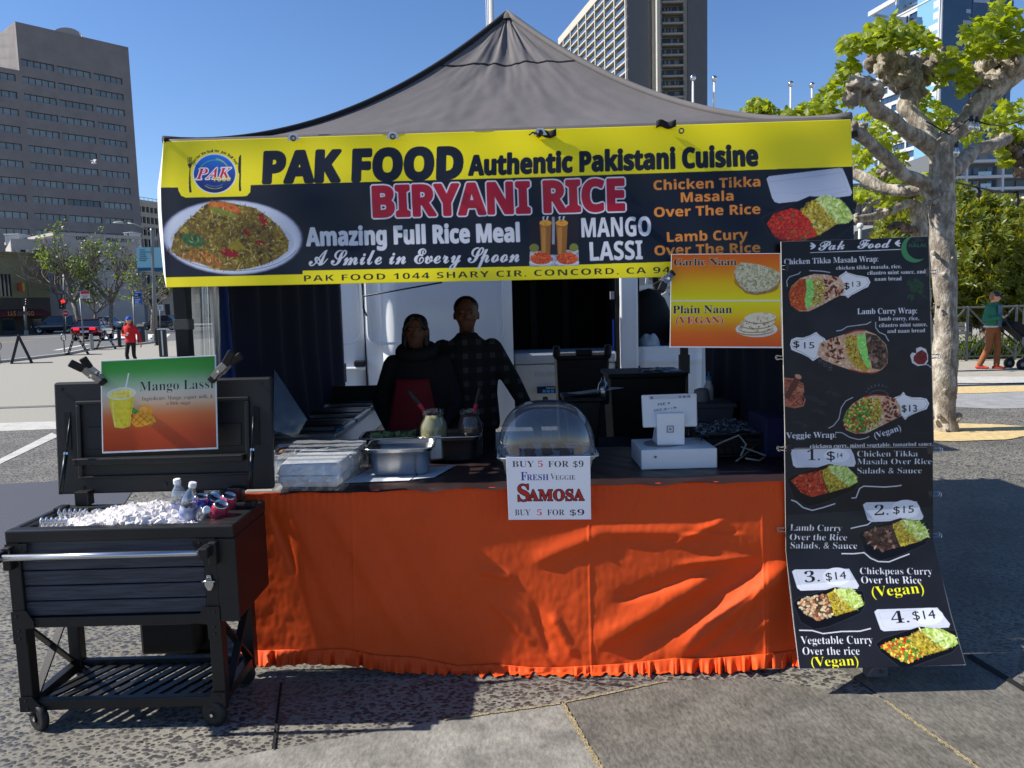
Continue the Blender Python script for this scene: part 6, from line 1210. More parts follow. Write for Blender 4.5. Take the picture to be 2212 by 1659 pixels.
for l in ([(165, 1090), (230, 1092), (300, 1130), (305, 1185), (280, 1200)], [(290, 1200), (316, 1235), (300, 1285), (230, 1300)], [(180, 1200), (240, 1180), (260, 1230), (200, 1290)]): u1.line(l, 10, (190, 112, 84)); u1.line([(x+6, y+7) for x, y in l], 4, (70, 34, 26))
u1.line([(268, 1075), (225, 1150), (178, 1230)], 42, (96, 50, 38)); u1.poly(u1.ep(265, 1074, 26, 16, 25), (196, 140, 112))
for x, y in ((360, 1230), (420, 1260), (520, 1200), (280, 1420), (420, 1330)): u1.mottle(u1.ep(x, y, 60, 18, 15), ((22, 24, 32), (50, 52, 60), (30, 32, 40)), 10, .7)
u1.line([(140, 96), (1208, 58)], 3, (110, 110, 112)); u1.line([(1210, 60), (1250, 1595)], 7, (176, 174, 168)); u1.line([(138, 96), (172, 1600)], 6, (176, 170, 156))
mbd = thing('menu_board', 'upper half of the tall black menu board, with three wraps and their prices', 'menu board', P(1850, 740, 3.40))
u1.sheet('printed_panel', CARD, mbd, lambda u, v: 3.39-.05*v+.004*np.sin(u*3.1)+0*u, .005, (206, 202, 190))
# lower menu board, its bottom edge kicked forward
l1 = Canvas([(1695, 969, 2015, 966), (1698, 1190, 2016, 1164), (1705, 1262, 2031, 1232), (1715, 1352, 2057, 1330), (1727, 1446, 2087, 1437)], (30, 31, 36), 1.25, 6); l1.fr = (1645.8, 932.6, .3307)
l1.mottle([(130, 90), (1400, 90), (1400, 1600), (130, 1600)], ((26, 27, 31), (33, 34, 40), (29, 30, 35)), 110)
def lid(pts, circ): l1.poly(pts, (206, 209, 220)); l1.line([((x-np.mean([p[0] for p in pts]))*.86+np.mean([p[0] for p in pts]), (y-np.mean([p[1] for p in pts]))*.8+np.mean([p[1] for p in pts])) for x, y in pts], 3, (186, 190, 206), closed=True); l1.ell(*circ, (224, 226, 234))
lid([(186, 116), (580, 112), (600, 150), (614, 205), (604, 228), (225, 236), (205, 222)], (490, 156, 84, 46)); lid([(660, 478), (680, 462), (1010, 455), (1055, 555), (1045, 575), (715, 590), (690, 575)], (940, 505, 92, 60)); lid([(198, 912), (215, 900), (570, 895), (635, 1005), (625, 1025), (255, 1038), (232, 1020)], (490, 945, 92, 58)); lid([(734, 1175), (752, 1160), (1145, 1148), (1228, 1255), (1220, 1278), (795, 1302), (775, 1290)], (1085, 1205, 100, 56))
for t_, x0, y0, x1, h_ in (('1.', 297, 188, 380, 70), ('2.', 735, 548, 828, 70), ('3.', 282, 986, 382, 72), ('4.', 850, 1252, 968, 72)): l1.text(t_, x0, y0, x1, h_, INKC, 'serif', -.006)
for t_, x0, y0, x1, h_ in (('$', 424, 186, 478, 58), ('14', 494, 170, 528, 32), ('$15', 858, 536, 992, 50), ('$14', 420, 972, 555, 50), ('$14', 990, 1228, 1140, 52)): l1.text(t_, x0, y0, x1, h_, INKC, 'plain', .004)
for t_, x0, y0, x1, h_, y1 in (('Chicken Tikka', 622, 164, 1018, 40, 162), ('Masala Over Rice', 622, 214, 1108, 40, 212), ('Salads & Sauce', 622, 274, 1044, 40, 272), ('Lamb Curry', 184, 646, 522, 42, 650), ('Over the Rice', 182, 708, 556, 42, 710), ('Salads, & Sauce', 186, 762, 624, 42, 764), ('Chickpeas Curry', 641, 930, 1114, 44, 934), ('Over the Rice', 650, 990, 1044, 44, 992), ('Vegetable Curry', 256, 1386, 728, 50, 1384), ('Over the rice', 268, 1456, 642, 50, 1456)): l1.text(t_, x0, y0, x1, h_, (228, 229, 236), 'serif', -.008, y1=y1)
l1.text('(Vegan)', 722, 1078, 1068, 62, (246, 240, 40), 'serif', -.01); l1.text('(Vegan)', 326, 1532, 636, 60, (246, 240, 40), 'serif', -.01)
for l in ([(192, 446), (225, 458), (270, 496), (330, 514), (400, 496), (480, 470)], [(585, 434), (615, 432), (638, 372), (665, 356), (800, 362), (880, 356), (912, 350)], [(580, 632), (650, 616), (690, 608), (712, 590)], [(520, 796), (600, 797), (668, 790), (710, 826), (760, 848), (830, 850), (900, 822), (964, 798)], [(244, 1296), (330, 1298), (400, 1318), (520, 1304), (640, 1302), (712, 1284)]): l1.line(l, 8, (206, 208, 214))
TR = lambda dx, dy: ([(163+dx, 315+dy), (200+dx, 285+dy), (440+dx, 212+dy), (620+dx, 240+dy), (636+dx, 330+dy), (600+dx, 385+dy), (400+dx, 470+dy), (300+dx, 490+dy), (215+dx, 440+dy)], [(190+dx, 320+dy), (250+dx, 280+dy), (395+dx, 255+dy), (400+dx, 310+dy), (430+dx, 400+dy), (330+dx, 428+dy), (260+dx, 400+dy)], [(385+dx, 256+dy), (450+dx, 222+dy), (500+dx, 290+dy), (580+dx, 360+dy), (440+dx, 400+dy), (410+dx, 330+dy)], [(430+dx, 232+dy), (480+dx, 218+dy), (560+dx, 232+dy), (610+dx, 280+dy), (628+dx, 330+dy), (570+dx, 360+dy), (500+dx, 310+dy), (450+dx, 262+dy)])
for (dx, dy), cols, bt_ in (((0, 0), ((176, 50, 30), (206, 80, 44), (150, 34, 22), (220, 110, 70)), (((226, 110, 70), (150, 30, 20)), 30, 5, 9, 3, 6)), ((466, 352), ((66, 44, 34), (96, 68, 54), (40, 28, 22), (130, 96, 80)), (((110, 80, 64), (50, 34, 26), (150, 120, 104)), 34, 7, 13, 4, 7)), ((40, 802), ((60, 40, 26), (110, 76, 50), (40, 26, 18)), (((206, 160, 120), (176, 120, 84), (140, 90, 60), (190, 190, 150), (230, 196, 160)), 120, 5, 8, 4, 6))): meal(l1, *TR(dx, dy)[:2], cols, *TR(dx, dy)[2:], bt_, 110)
meal(l1, [(742, 1385), (790, 1350), (1030, 1272), (1270, 1300), (1286, 1390), (1240, 1440), (960, 1540), (900, 1535), (780, 1440)], [(770, 1400), (830, 1370), (940, 1340), (1000, 1400), (1060, 1460), (950, 1512), (860, 1470)], ((120, 60, 24), (150, 120, 40), (110, 120, 40)), [(940, 1345), (1040, 1285), (1110, 1370), (1220, 1420), (1060, 1462), (1000, 1400)], [(1030, 1290), (1080, 1278), (1180, 1290), (1260, 1330), (1282, 1385), (1200, 1420), (1120, 1370)], (((206, 50, 26), (90, 160, 50), (236, 196, 60), (60, 130, 40), (226, 80, 40), (240, 210, 90)), 230, 4, 7, 3, 5), 150)
l1.line([(152, 112), (163, 860), (185, 1000), (246, 1552)], 5, (110, 112, 118)); l1.line([(246, 1550), (700, 1547), (1333, 1524)], 7, (150, 152, 158)); l1.line([(1120, 700), (1165, 900), (1230, 1180), (1330, 1522)], 4, (110, 112, 118))
lbd = thing('menu_board', 'lower half of the tall black menu board, with numbered rice boxes and a kicked-out foot', 'menu board', P(1860, 1200, 3.38))
l1.sheet('printed_panel', CARD, lbd, lambda u, v: np.interp(v, [0, .3, .47, .62, .8, 1], [3.336, 3.325, 3.30, 3.24, 3.13, 2.99]), .005, (206, 202, 190))
q = MB(); q.box(P(1880, 1000, 3.44).x-.02, P(1880, 1000, 3.44).x+.02, 3.425, 3.455, .03, 1.75); q.box(P(1730, 1000, 3.44).x, P(1990, 1000, 3.44).x, 3.425, 3.45, 1.0, 1.04); st_ = thing('board_stand', 'black stand foot poking out under the menu board', 'stand', (P(1880, 1000, 3.44).x, 3.44, 0)); q.build('upright', BLACK_METAL, st_)
p = P(1888, 1478, 3.15); q = MB(); q.hexa([(p.x-.05, p.y-.03, 0), (p.x+.045, p.y-.03, 0), (p.x+.045, 3.46, 0), (p.x-.05, 3.46, 0), (p.x-.02, p.y-.03, .052), (p.x+.045, p.y-.03, .056), (p.x+.045, 3.46, .06), (p.x-.02, 3.46, .06)]); ft = q.build('foot', mat('grey_foot', (110, 112, 116), .45, .3), st_, bevel=.005); q = MB(); q.cyl((p.x+.015, p.y-.032, .035), (p.x+.015, p.y-.038, .035), .009); q.build('screw', CHROME, ft)
# naan sign
n1 = Canvas([(1450, 549, 1686, 547), (1447, 751, 1690, 752)], (228, 228, 230), 1.5, 7); n1.fr = (0, 0, 1)
n1.vgrad([(0, (226, 96, 20)), (.25, (232, 120, 20)), (.65, (240, 196, 10)), (1, (238, 226, 10))], .006, .994, .008, .495); n1.vgrad([(0, (238, 228, 10)), (.3, (240, 200, 14)), (.7, (232, 110, 24)), (1, (222, 84, 22))], .006, .994, .508, .985)
n1.text('Garlic Naan', 1456, 574, 1591, 15, (22, 18, 20), 'serif', 0, (240, 236, 220), 1, y1=573); n1.text('Plain Naan', 1453.5, 677, 1581, 16.5, (22, 18, 20), 'serif', 0, (240, 236, 220), 1, y1=676); n1.text('(VEGAN)', 1460.5, 699, 1562, 14.5, (206, 24, 50), 'serif', 0, (240, 236, 220), 1, y1=698)
n1.ell(1634, 612, 49, 22, (140, 96, 30), 8, .5); na = [(1585, 590), (1590, 577), (1601, 569), (1622, 571), (1640, 574), (1668, 582), (1684, 592), (1684, 606), (1676, 620), (1656, 630), (1632, 634), (1610, 630), (1598, 618), (1590, 604)]; n1.mottle([(x+1, y+4) for x, y in na], ((176, 140, 90), (150, 110, 64)), 5); n1.mottle([(x, y-2) for x, y in na], ((206, 200, 160), (222, 216, 186), (176, 164, 116), (230, 226, 200)), 6); n1.bits(na, ((70, 90, 40), (96, 80, 40), (120, 110, 60)), 90, 2, 4.5, 1, 1.8)
n1.ell(1634, 711, 45, 17, (226, 226, 230)); n1.ell(1634, 716, 40, 10, (190, 170, 150), 0, .5)
for y, rx, ry, x in ((713, 38, 9, 1632), (706, 38, 11, 1633), (697, 37, 12, 1636), (686, 34, 11, 1642)): n1.ell(x, y+2, rx, ry, (170, 130, 84), -3); n1.mottle(n1.ep(x, y, rx, ry, -3), ((230, 214, 180), (240, 230, 206), (206, 176, 130)), 7)
n1.bits(n1.ep(1634, 706, 36, 14), ((170, 120, 70), (150, 96, 50)), 30, 2, 5, 1.4, 2.6)
tag(n1.sheet('naan_sign', CARD, None, lambda u, v: 3.355+.006*np.sin(v*3)+0*u, .0015), 'orange and yellow laminated naan sign clipped under the right end of the banner', 'sign')
# mango sign on the ice cart lid
m1 = Canvas([(217, 779, 466.5, 767), (221, 979.5, 471, 970)], (214, 218, 220), 1.5, 8); m1.fr = (0, 740.6, .2852)
m1.vgrad([(0, (38, 140, 40)), (.12, (64, 150, 66)), (.24, (140, 176, 140)), (.36, (196, 194, 180)), (.48, (212, 178, 146)), (.62, (206, 110, 60)), (.8, (186, 70, 30)), (1, (156, 52, 20))], .012, .988, .014, .982)
m1.text('Mango Lassi', 1057, 366, 1617, 70, (24, 22, 44), 'serif', -.012, y1=344); m1.text('Ingredients: Mango, yogurt, milk, &', 1076, 438, 1612, 28, (40, 32, 56), 'serif', -.012, y1=418); m1.text('a little sugar', 1262, 470, 1443, 28, (40, 32, 56), 'serif', -.012, y1=466)
m1.line([(975, 230), (962, 300), (945, 372)], 11, (206, 210, 220)); m1.line([(975, 230), (945, 372)], 3, (236, 238, 244))
m1.poly([(818, 395), (1022, 372), (1008, 480), (985, 632), (930, 648), (868, 640), (840, 500)], (226, 206, 50)); m1.mottle([(838, 430), (1010, 410), (985, 625), (930, 642), (870, 635)], ((226, 206, 40), (236, 220, 70), (214, 190, 36)), 12); m1.ell(920, 385, 106, 44, (214, 216, 196), -6); m1.mottle(m1.ep(920, 390, 88, 32, -6), ((236, 220, 90), (246, 236, 130), (226, 200, 50)), 8); m1.line(m1.ep(920, 385, 106, 44, -6, 40), 4, (236, 238, 240), closed=True); m1.line([(850, 440), (872, 630)], 6, (246, 240, 170), .8); m1.line([(1000, 420), (975, 630)], 5, (190, 160, 30), .7)
m1.poly(m1.ep(1100, 522, 56, 52), (226, 150, 40)); m1.ell(1085, 508, 30, 26, (240, 180, 80)); m1.poly([(995, 600), (1040, 530), (1085, 508), (1120, 560), (1130, 600), (1080, 636), (1020, 638)], (232, 160, 40)); m1.poly([(1090, 610), (1130, 548), (1165, 560), (1182, 600), (1150, 622), (1100, 626)], (236, 170, 50))
for l in ([(1010, 605), (1090, 530)], [(1035, 625), (1115, 555)], [(1020, 570), (1090, 625)], [(1050, 540), (1120, 600)], [(1110, 605), (1160, 565)], [(1125, 570), (1170, 608)], [(996, 612), (1030, 640), (1080, 636), (1180, 604)]): m1.line(l, 5, (170, 96, 20))
m1.mottle([(998, 520), (1005, 490), (1030, 500), (1056, 520), (1030, 535), (1005, 540)], ((60, 140, 50), (90, 170, 60), (40, 110, 40)), 4); m1.ell(1000, 552, 8, 14, (196, 60, 30))
m1.line([(768, 142), (1634, 100), (1642, 798), (780, 832)], 5, (214, 216, 222), .9, True)
tag(m1.sheet('drink_sign', CARD, None, lambda u, v: 3.21+.02*np.sin(v*2.6)*(u-.5)+.012*np.cos(u*4)*v-.02*v, .0015), 'green and orange laminated mango drink sign clipped to the raised cart lid', 'sign')
# samosa sign
s1 = Canvas([(1093, 988, 1275, 986), (1099, 1123, 1277, 1122)], (216, 216, 224), 2.0, 9); s1.fr = (1042.3, 603.5, .3224); SB = (40, 30, 34)
for t_, x0, x1, c in (('BUY', 200, 347, SB), ('5', 373, 405, (200, 30, 40)), ('FOR', 440, 578, SB), ('$9', 607, 677, SB)): s1.text(t_, x0, 1258, x1, 40, c, 'serif', -.01, y1=1257)
for t_, x0, x1, c in (('BUY', 218, 322, SB), ('5', 366, 398, (200, 30, 40)), ('FOR', 434, 550, SB), ('$9', 584, 638+44, SB)): s1.text(t_, x0, 1580, x1, 38, c, 'serif', -.01)
s1.text('F', 258, 1347, 300, 56, (40, 46, 130), 'serif'); s1.text('RESH', 298, 1346, 443, 38, (40, 46, 130), 'serif'); s1.text('V', 455, 1343, 490, 42, (40, 46, 30), 'serif', -.016); s1.text('EGGIE', 488, 1343, 622, 29, (40, 46, 30), 'serif', -.016)
s1.text('S', 240, 1484, 315, 108, (168, 34, 30), 'serif', .008, (20, 16, 18), 3); s1.text('AMOSA', 308, 1482, 680, 70, (168, 34, 30), 'serif', .008, (20, 16, 18), 3)
tag(s1.sheet('samosa_sign', CARD, None, lambda u, v: 3.27-.03*v+0*u, .0015), 'white laminated samosa price sign hanging from the tub with the clear dome', 'sign')
# spring clamps and binder clips
CLAMP = mat('clamp_steel', (150, 150, 152), .35, .9); RUB = mat('clamp_rubber', (18, 18, 19), .7)
def clamp(lab, a, b, y, n=(0, -1, 0)):
    p, q_ = P(a[0], a[1], y), P(b[0], b[1], y-.05); t = thing('spring_clamp', lab, 'clamp', p, 'metal spring clamps holding the signs'); d = q_-p; nn = Vector((-d.z, 0, d.x)).normalized()
    for k, s in enumerate((1, -1)):
        o = Vector((0, -.016*s, 0))
        c0, c1, c2, c3 = p+o*.4, p+d*.3+o*1.0+nn*.004*s, p+d*.62+o*1.5, q_+o*2.0+nn*.012*s
        m_ = MB(); m_.bar(c0, c1, .024, .008, (0, 1, 0)); m_.bar(c1, c2, .03, .01, (0, 1, 0)); jo = m_.build('jaw', CLAMP, t, bevel=.003); m_ = MB(); m_.bar(c2, c3, .032, .017, (0, 1, 0)); m_.build('rubber_grip', RUB, jo, bevel=.005); m_ = MB(); m_.bar(c0-d*.06, c0+d*.1, .03, .016, (0, 1, 0)); m_.build('rubber_tip', RUB, jo, bevel=.005)
    m_ = MB(); c = p+d*.34; m_.cyl(c+Vector((0, -.03, 0)), c+Vector((0, .03, 0)), .006); m_.build('pivot', CHROME, t)
clamp('spring clamp at the left edge of the mango drink sign', (224, 826), (164, 778), 3.2); clamp('spring clamp at the right edge of the mango drink sign', (458, 820), (512, 764), 3.2); clamp('spring clamp at the left edge of the naan sign', (1452, 590), (1420, 625), 3.34)
def clip(px, py, y, s, lab, seen=True):
    p = P(px, py, y); t = thing('binder_clip', lab, 'clip', p, 'black binder clips along the menu board'); m_ = MB(); m_.prism([p+Vector((0, -.008, -.017)), p+Vector((0, .014, -.017)), p+Vector((s*.022, .003, -.017))], (0, 0, .034)); m_.build('body', BLACK_METAL, t)
    for k in (-1, 1): m_ = MB(); o = p+Vector((-s*.004, .003+.008*k, 0)); m_.tube([o+Vector((0, 0, -.009)), o+Vector((-s*.022, 0, -.006)), o+Vector((-s*.034, 0, -.010)), o+Vector((-s*.038, 0, 0)), o+Vector((-s*.034, 0, .010)), o+Vector((-s*.022, 0, .006)), o+Vector((0, 0, .009))], .0016, 5); m_.build('wire_handle', CHROME, t)
for px, py, y, s, lab in ((1696, 578, 3.385, 1, 'binder clip on the left edge of the menu board beside the garlic naan'), (1697, 772, 3.37, 1, 'binder clip on the menu board edge at the foot of the naan sign'), (1700, 969, 3.333, 1, 'left binder clip where the two menu boards meet'), (1700, 1144, 3.32, 1, 'binder clip on the left edge of the menu board over the orange skirt'), (2004, 588, 3.385, -1, 'binder clip on the right edge of the menu board, topmost against the trunk'), (2010, 770, 3.37, -1, 'binder clip on the right edge of the menu board beside the spoon picture'), (2014, 972, 3.333, -1, 'right binder clip where the two menu boards meet'), (2012, 1068, 3.328, -1, 'binder clip on the right edge of the menu board beside the first rice box'), (2013, 1157, 3.32, -1, 'lowest binder clip on the right edge of the menu board')): clip(px, py, y, s, lab)
# ------------------------------------------------------------------ serving table and what stands on it
TZ, TY = .83, 3.36
tx0, tx1 = P(520, 1068, TY).x, P(1790, 1036, TY).x
tb = thing('folding_table', 'long folding table behind the orange skirt, under a dark brown cover', 'table', ((tx0+tx1)/2, TY+.38, 0))
q = MB(); q.box(tx0+.01, tx1-.01, TY+.012, TY+.78, TZ-.045, TZ-.004); q.build('tabletop', mat('table_plastic', (150, 148, 144), .6), tb, bevel=.01)
for x in (tx0+.25, tx1-.25):
    q = MB(); q.tube([(x, TY+.15, 0), (x, TY+.15, TZ-.05)], .014, 8); q.build('leg', POLE, tb); q = MB(); q.tube([(x, TY+.66, 0), (x, TY+.66, TZ-.05)], .014, 8); q.build('leg', POLE, tb)
BROWN_C = mat('dark_brown_satin', (46, 32, 32), .42, var=.12, scale=4, spec=.5)
def cover(u, v):
    x = tx0+.18+(tx1-tx0-.2)*u; y = TY+.79-.80*v; z = TZ+.003+.005*noise.noise(Vector((x*6, y*9, 0)))*(1-v)+.004*noise.noise(Vector((x*14+y*11, y*3, 2)))
    if v > .955: z -= (v-.955)*.45*(1+.7*noise.noise(Vector((x*7, 0, 5)))); y -= .012
    return Vector((x, y, z+.002))
q = MB(); q.smooth = True; q.grid(cover, 150, 44); tag(q.build('table_cover', BROWN_C), 'dark brown satin cloth covering the top of the serving table', 'tablecloth')
# gathered orange skirt with a pleated ruffle
ORANGE = mat('orange_satin', (224, 80, 24), .62, var=.08, scale=3, bump=.1, bscale=320, spec=.3)
hemx = [500, 563, 618, 688, 742, 812, 893, 990, 1068, 1146, 1216, 1349, 1458, 1528, 1660, 1722, 1800]
hemy = [1432, 1439, 1437, 1437, 1434, 1449, 1453, 1472, 1468, 1475, 1475, 1467, 1455, 1456, 1446, 1438, 1430]
FOLDS = [((1450, 1430), (1712, 1222), 22, .038), ((1345, 1425), (1690, 1185), 40, -.034), ((1510, 1440), (1620, 1340), 14, .018), ((1580, 1395), (1680, 1330), 12, .012), ((1290, 1395), (1540, 1250), 26, .03), ((1330, 1300), (1540, 1232), 18, -.022), ((1465, 1220), (1640, 1203), 9, .014), ((1300, 1150), (1590, 1152), 16, .016), ((1455, 1175), (1570, 1122), 10, .013), ((1475, 1150), (1600, 1148), 8, -.012), ((1480, 1055), (1462, 1105), 9, .012), ((1150, 1215), (1310, 1150), 20, .018), ((1190, 1330), (1240, 1420), 14, .022), ((1150, 1300), (1190, 1415), 12, -.014), ((1030, 1232), (1110, 1250), 12, .014), ((1050, 1290), (1160, 1400), 14, .013), ((620, 1085), (770, 1400), 26, .012), ((700, 1085), (900, 1425), 24, .012), ((800, 1090), (960, 1430), 24, -.012), ((640, 1180), (700, 1410), 20, .010), ((580, 1085), (640, 1240), 14, -.012), ((900, 1085), (1010, 1300), 40, .012), ((1260, 1060), (1300, 1110), 10, .008), ((1400, 1055), (1360, 1120), 8, .010), ((1540, 1060), (1500, 1110), 9, .010), ((1640, 1062), (1600, 1120), 9, -.010), ((1660, 1240), (1560, 1420), 9, .007)]
def fold(px, py):
    s = 0.0
    for (ax, ay), (bx, by), w_, A in FOLDS:
        dx, dy = bx-ax, by-ay; L2 = dx*dx+dy*dy; t = ((px-ax)*dx+(py-ay)*dy)/L2; d = ((px-ax)*dy-(py-ay)*dx)/math.sqrt(L2)
        e = math.exp(-(max(0, abs(t-.5)-.32)/.16)**2); k = d/w_; s += .66*A*e*(math.exp(-k*k) if k > 0 else math.exp(-k*k*2.6))
    return s
def skirt_y(px, py, v):
    n = Vector((px*.012, py*.012, 0)); out = float(np.interp(px, [520, 700, 1000, 1250, 1500, 1660, 1700, 1800], [.02, .04, .075, .115, .115, .13, .075, .05]))
    y = TY-.004-out*(v**1.25)-fold(px, py)*min(1, v*6)*min(1, (1.12-v)*3)
    y += .003*noise.noise(n*2.2)*v+.0012*noise.noise(n*6)*v+.0006*noise.noise(Vector((px*.1, py*.05, 3)))
    y -= .0022*math.sin(px*.4+2*noise.noise(Vector((px*.03, 0, 0))))*math.exp(-v*20)
    for gx in (760, 1270, 1645): y -= .003*math.exp(-((px-gx-8*v)/2.2)**2)
    return y
def skirt(u, v):
    px = 520+1200*u; top = 1066-.0254*(px-590); hem = float(np.interp(px, hemx, hemy))-31; py = top+(hem-top)*v
    return P(px, py, skirt_y(px, py, v))
sk = thing('table_skirt', 'bright orange satin table skirt with a ruffled hem, hanging to the pavement', 'table skirt', (0, TY, 0))
q = MB(); q.smooth = True; q.grid(skirt, 520, 150); q.build('drape', ORANGE, sk, solid=.0015)
rr = random.Random(6); pl = [520]
while pl[-1] < 1790: pl.append(pl[-1]+rr.uniform(12, 46))
ph = [rr.uniform(.35, 1.5) for _ in pl]
def ruffle(u, v):
    px = 520+1205*u; i = max(0, int(np.searchsorted(pl, px))-1); i = min(i, len(pl)-2); f = (px-pl[i])/(pl[i+1]-pl[i]); saw = (.5*math.sin(6.283*f**1.5)+.22*math.sin(12.566*f+i))*ph[i]
    hem = float(np.interp(px, hemx, hemy)); py = hem-34+(34+3*saw+2.5*math.sin(px*.045)+1.2*math.sin(px*.16))*v; y = skirt_y(px, hem-31, 1.0)-.006-v*(.022+.042*(saw+.4))
    p = P(px, py, y); p.z = max(p.z, .012); return p
q = MB(); q.smooth = True; q.grid(ruffle, 1100, 10); q.build('ruffle', ORANGE, sk, solid=.0015)
q = MB(); q.tube([skirt(u, .0)+Vector((0, -.003, 0)) for u in np.linspace(0, 1, 90)], [.005+.0016*math.sin(i*2.1) for i in range(90)], 6); q.build('gathered_band', ORANGE, sk)
# steel pans
def pan(name, lab, c, L, W_, H, yaw, parent=None, m=STEEL, group='stainless food pans on the serving table', rim=.012, t=.0015, wall=.14):
    c = Vector(c); o = thing(name, lab, 'food pan', c, group) if parent is None else parent; ca, sa = math.cos(R(yaw)), math.sin(R(yaw))
    def ring(l, w_, z, r): 
        pts = []
        for cx, cy, a in ((l/2-r, w_/2-r, 0), (-l/2+r, w_/2-r, 90), (-l/2+r, -w_/2+r, 180), (l/2-r, -w_/2+r, 270)):
            for i in range(5): tt = R(a+90*i/4); x, y = cx+r*math.cos(tt), cy+r*math.sin(tt); pts.append(c+Vector((x*ca-y*sa, x*sa+y*ca, z)))
        return pts
    k = H*wall; rings = [ring(L-2*k-.03, W_-2*k-.03, 0, .03), ring(L-2*k, W_-2*k, .016, .036), ring(L-.018, W_-.018, H-.022, .034), ring(L, W_, H-.02, .036), ring(L, W_, H-.003, .036), ring(L+2*rim, W_+2*rim, H, .04), ring(L+2*rim, W_+2*rim, H-.006, .04)]
    q = MB(); q.smooth = True; n = 20; q.add([p for r_ in rings for p in r_], [(i*n+j, i*n+(j+1) % n, (i+1)*n+(j+1) % n, (i+1)*n+j) for i in range(len(rings)-1) for j in range(n)]+[tuple(range(n-1, -1, -1))]); q.build('pan_body', m, o, solid=.0016); return o
c = G(861, 1036, TZ); pan('food_pan', 'deep empty stainless pan in front, standing on white paper beside the wrapped boxes', (c.x, c.y+.13, TZ+.009), .30, .25, .138, 2)
c = G(972, 1004, TZ); pan('food_pan', 'deep stainless pan behind the front one, holding the chutney jars', (c.x, c.y+.13, TZ+.008), .30, .25, .135, 1); cp2 = Vector((c.x, c.y+.13, TZ+.01))
c3 = P(838, 949, 4.12); pan('food_pan', 'shallow stainless pan of lettuce stacked on another, behind the deep pans', (c3.x, 4.25, .853), .31, .25, .07, 3)
pan('food_pan', 'perforated lower pan carrying the pan of lettuce', (c3.x-.004, 4.245, TZ+.006), .315, .255, .055, 3)
rr = random.Random(4); q = MB()
for _ in range(60):
    o = Vector((c3.x+rr.uniform(-.11, .12), 4.26+rr.uniform(-.08, .08), .875+rr.uniform(0, .04))); d = Vector((rr.gauss(0, 1), rr.gauss(0, 1), rr.gauss(0, .6))).normalized()*.028; e = d.orthogonal().normalized()*.018; q.add([o-d, o-e*1.1+Vector((0, 0, .008)), o+d, o+e-Vector((0, 0, .006)), o], [(0, 1, 4), (1, 2, 4), (2, 3, 4), (3, 0, 4)])
tag(q.build('lettuce', mat('lettuce', (120, 150, 60), .5, c2=(206, 214, 150), var=.2, scale=30)), 'shredded lettuce heaped in the shallow pan', 'lettuce')
# chutney jars
def jar(lab, px0, px1, pt, pb, y, fill, label, spat):
    a, b = P(px0, pb, y), P(px1, pt, y); cx = (a.x+b.x)/2; r = (b.x-a.x)/2; z0, z1 = cp2.z+.012, b.z; h = z1-z0; o = thing('jar', lab, 'jar', (cx, y, z0)); q = MB(); q.smooth = True
    q.lathe([(0, 0), (r*.9, 0), (r, .012), (r, h*.62), (r*.96, h*.72), (r*.74, h*.84), (r*.72, h*.88), (r*.78, h*.9), (r*.78, h)], (cx, y, z0), 24); q.build('glass', glassy('jar_glass', (236, 236, 230), .05, .94), o)
    q = MB(); q.smooth = True; q.lathe([(0, .004), (r*.86, .004), (r*.95, .016), (r*.95, h*.6), (r*.9, h*.7), (r*.7, h*.82), (r*.62, h*.9), (0, h*.86)], (cx, y, z0), 24); q.build('contents', fill, o)
    if label: q = MB(); q.add([Vector((cx-r*.15+r*.75*u, y-r*math.sqrt(max(.05, 1-(-.15+.75*u)**2))-.003, z0+h*(.05+.46*v))) for v in (0, 1) for u in (0, .5, 1)], [(0, 1, 4, 3), (1, 2, 5, 4)]); q.build('paper_label', mat('paper', (222, 222, 218), .8), o)
    s_ = thing('spatula', spat[0], 'spatula', P(spat[1][0], spat[1][1], y)); q = MB(); p0, p1 = P(spat[1][0], spat[1][1], y+.01), P(spat[2][0], spat[2][1], y); d = p1-p0; q.bar(p0+d*.03, p0-d*.6, .014, .004, (0, 1, 0)); q.build('blade', mat('pink_silicone', (176, 30, 60), .5), s_); q = MB(); q.tube([p0, p0+d*.26], .011, 8); q.build('neck', mat('pink_silicone', (176, 30, 60), .5), s_); q = MB(); q.tube([p0+d*.22, p0+d*.5, p1], [.010, .012, .009], 8); q.build('handle', BLACK_PLASTIC, s_)
SAUCE = mat('cream_sauce', (196, 190, 150), .5, var=.25, scale=26, c2=(150, 150, 104)); BRN = mat('brown_chutney', (84, 64, 50), .5, var=.4, scale=24)
jar('glass jar of creamy sauce with a torn paper label in the rear deep pan', 907, 965, 884, 948, 3.87, SAUCE, True, ('spatula with a black handle leaning in the creamy sauce jar', (912, 882), (884, 845)))
jar('glass jar of dark brown chutney to the right of the creamy one', 989, 1041, 884, 948, 3.92, BRN, False, ('spatula with a short pink neck standing in the brown chutney jar', (1026, 884), (1036, 838)))
PAPER = mat('white_paper', (216, 216, 216), .8)
for pts, lab in (([(742, 1043), (884, 1038), (930, 1006), (812, 1005)], 'white paper sheet under the front deep pan'), ([(890, 1036), (938, 1031), (985, 1005), (930, 1008)], 'second white paper sheet sticking out right of the front pan')):
    q = MB(); pp = [G(x, y, TZ+.0085) for x, y in pts]; q.prism(pp, (0, 0, .0012)); tag(q.build('paper_sheet', PAPER), lab, 'paper')
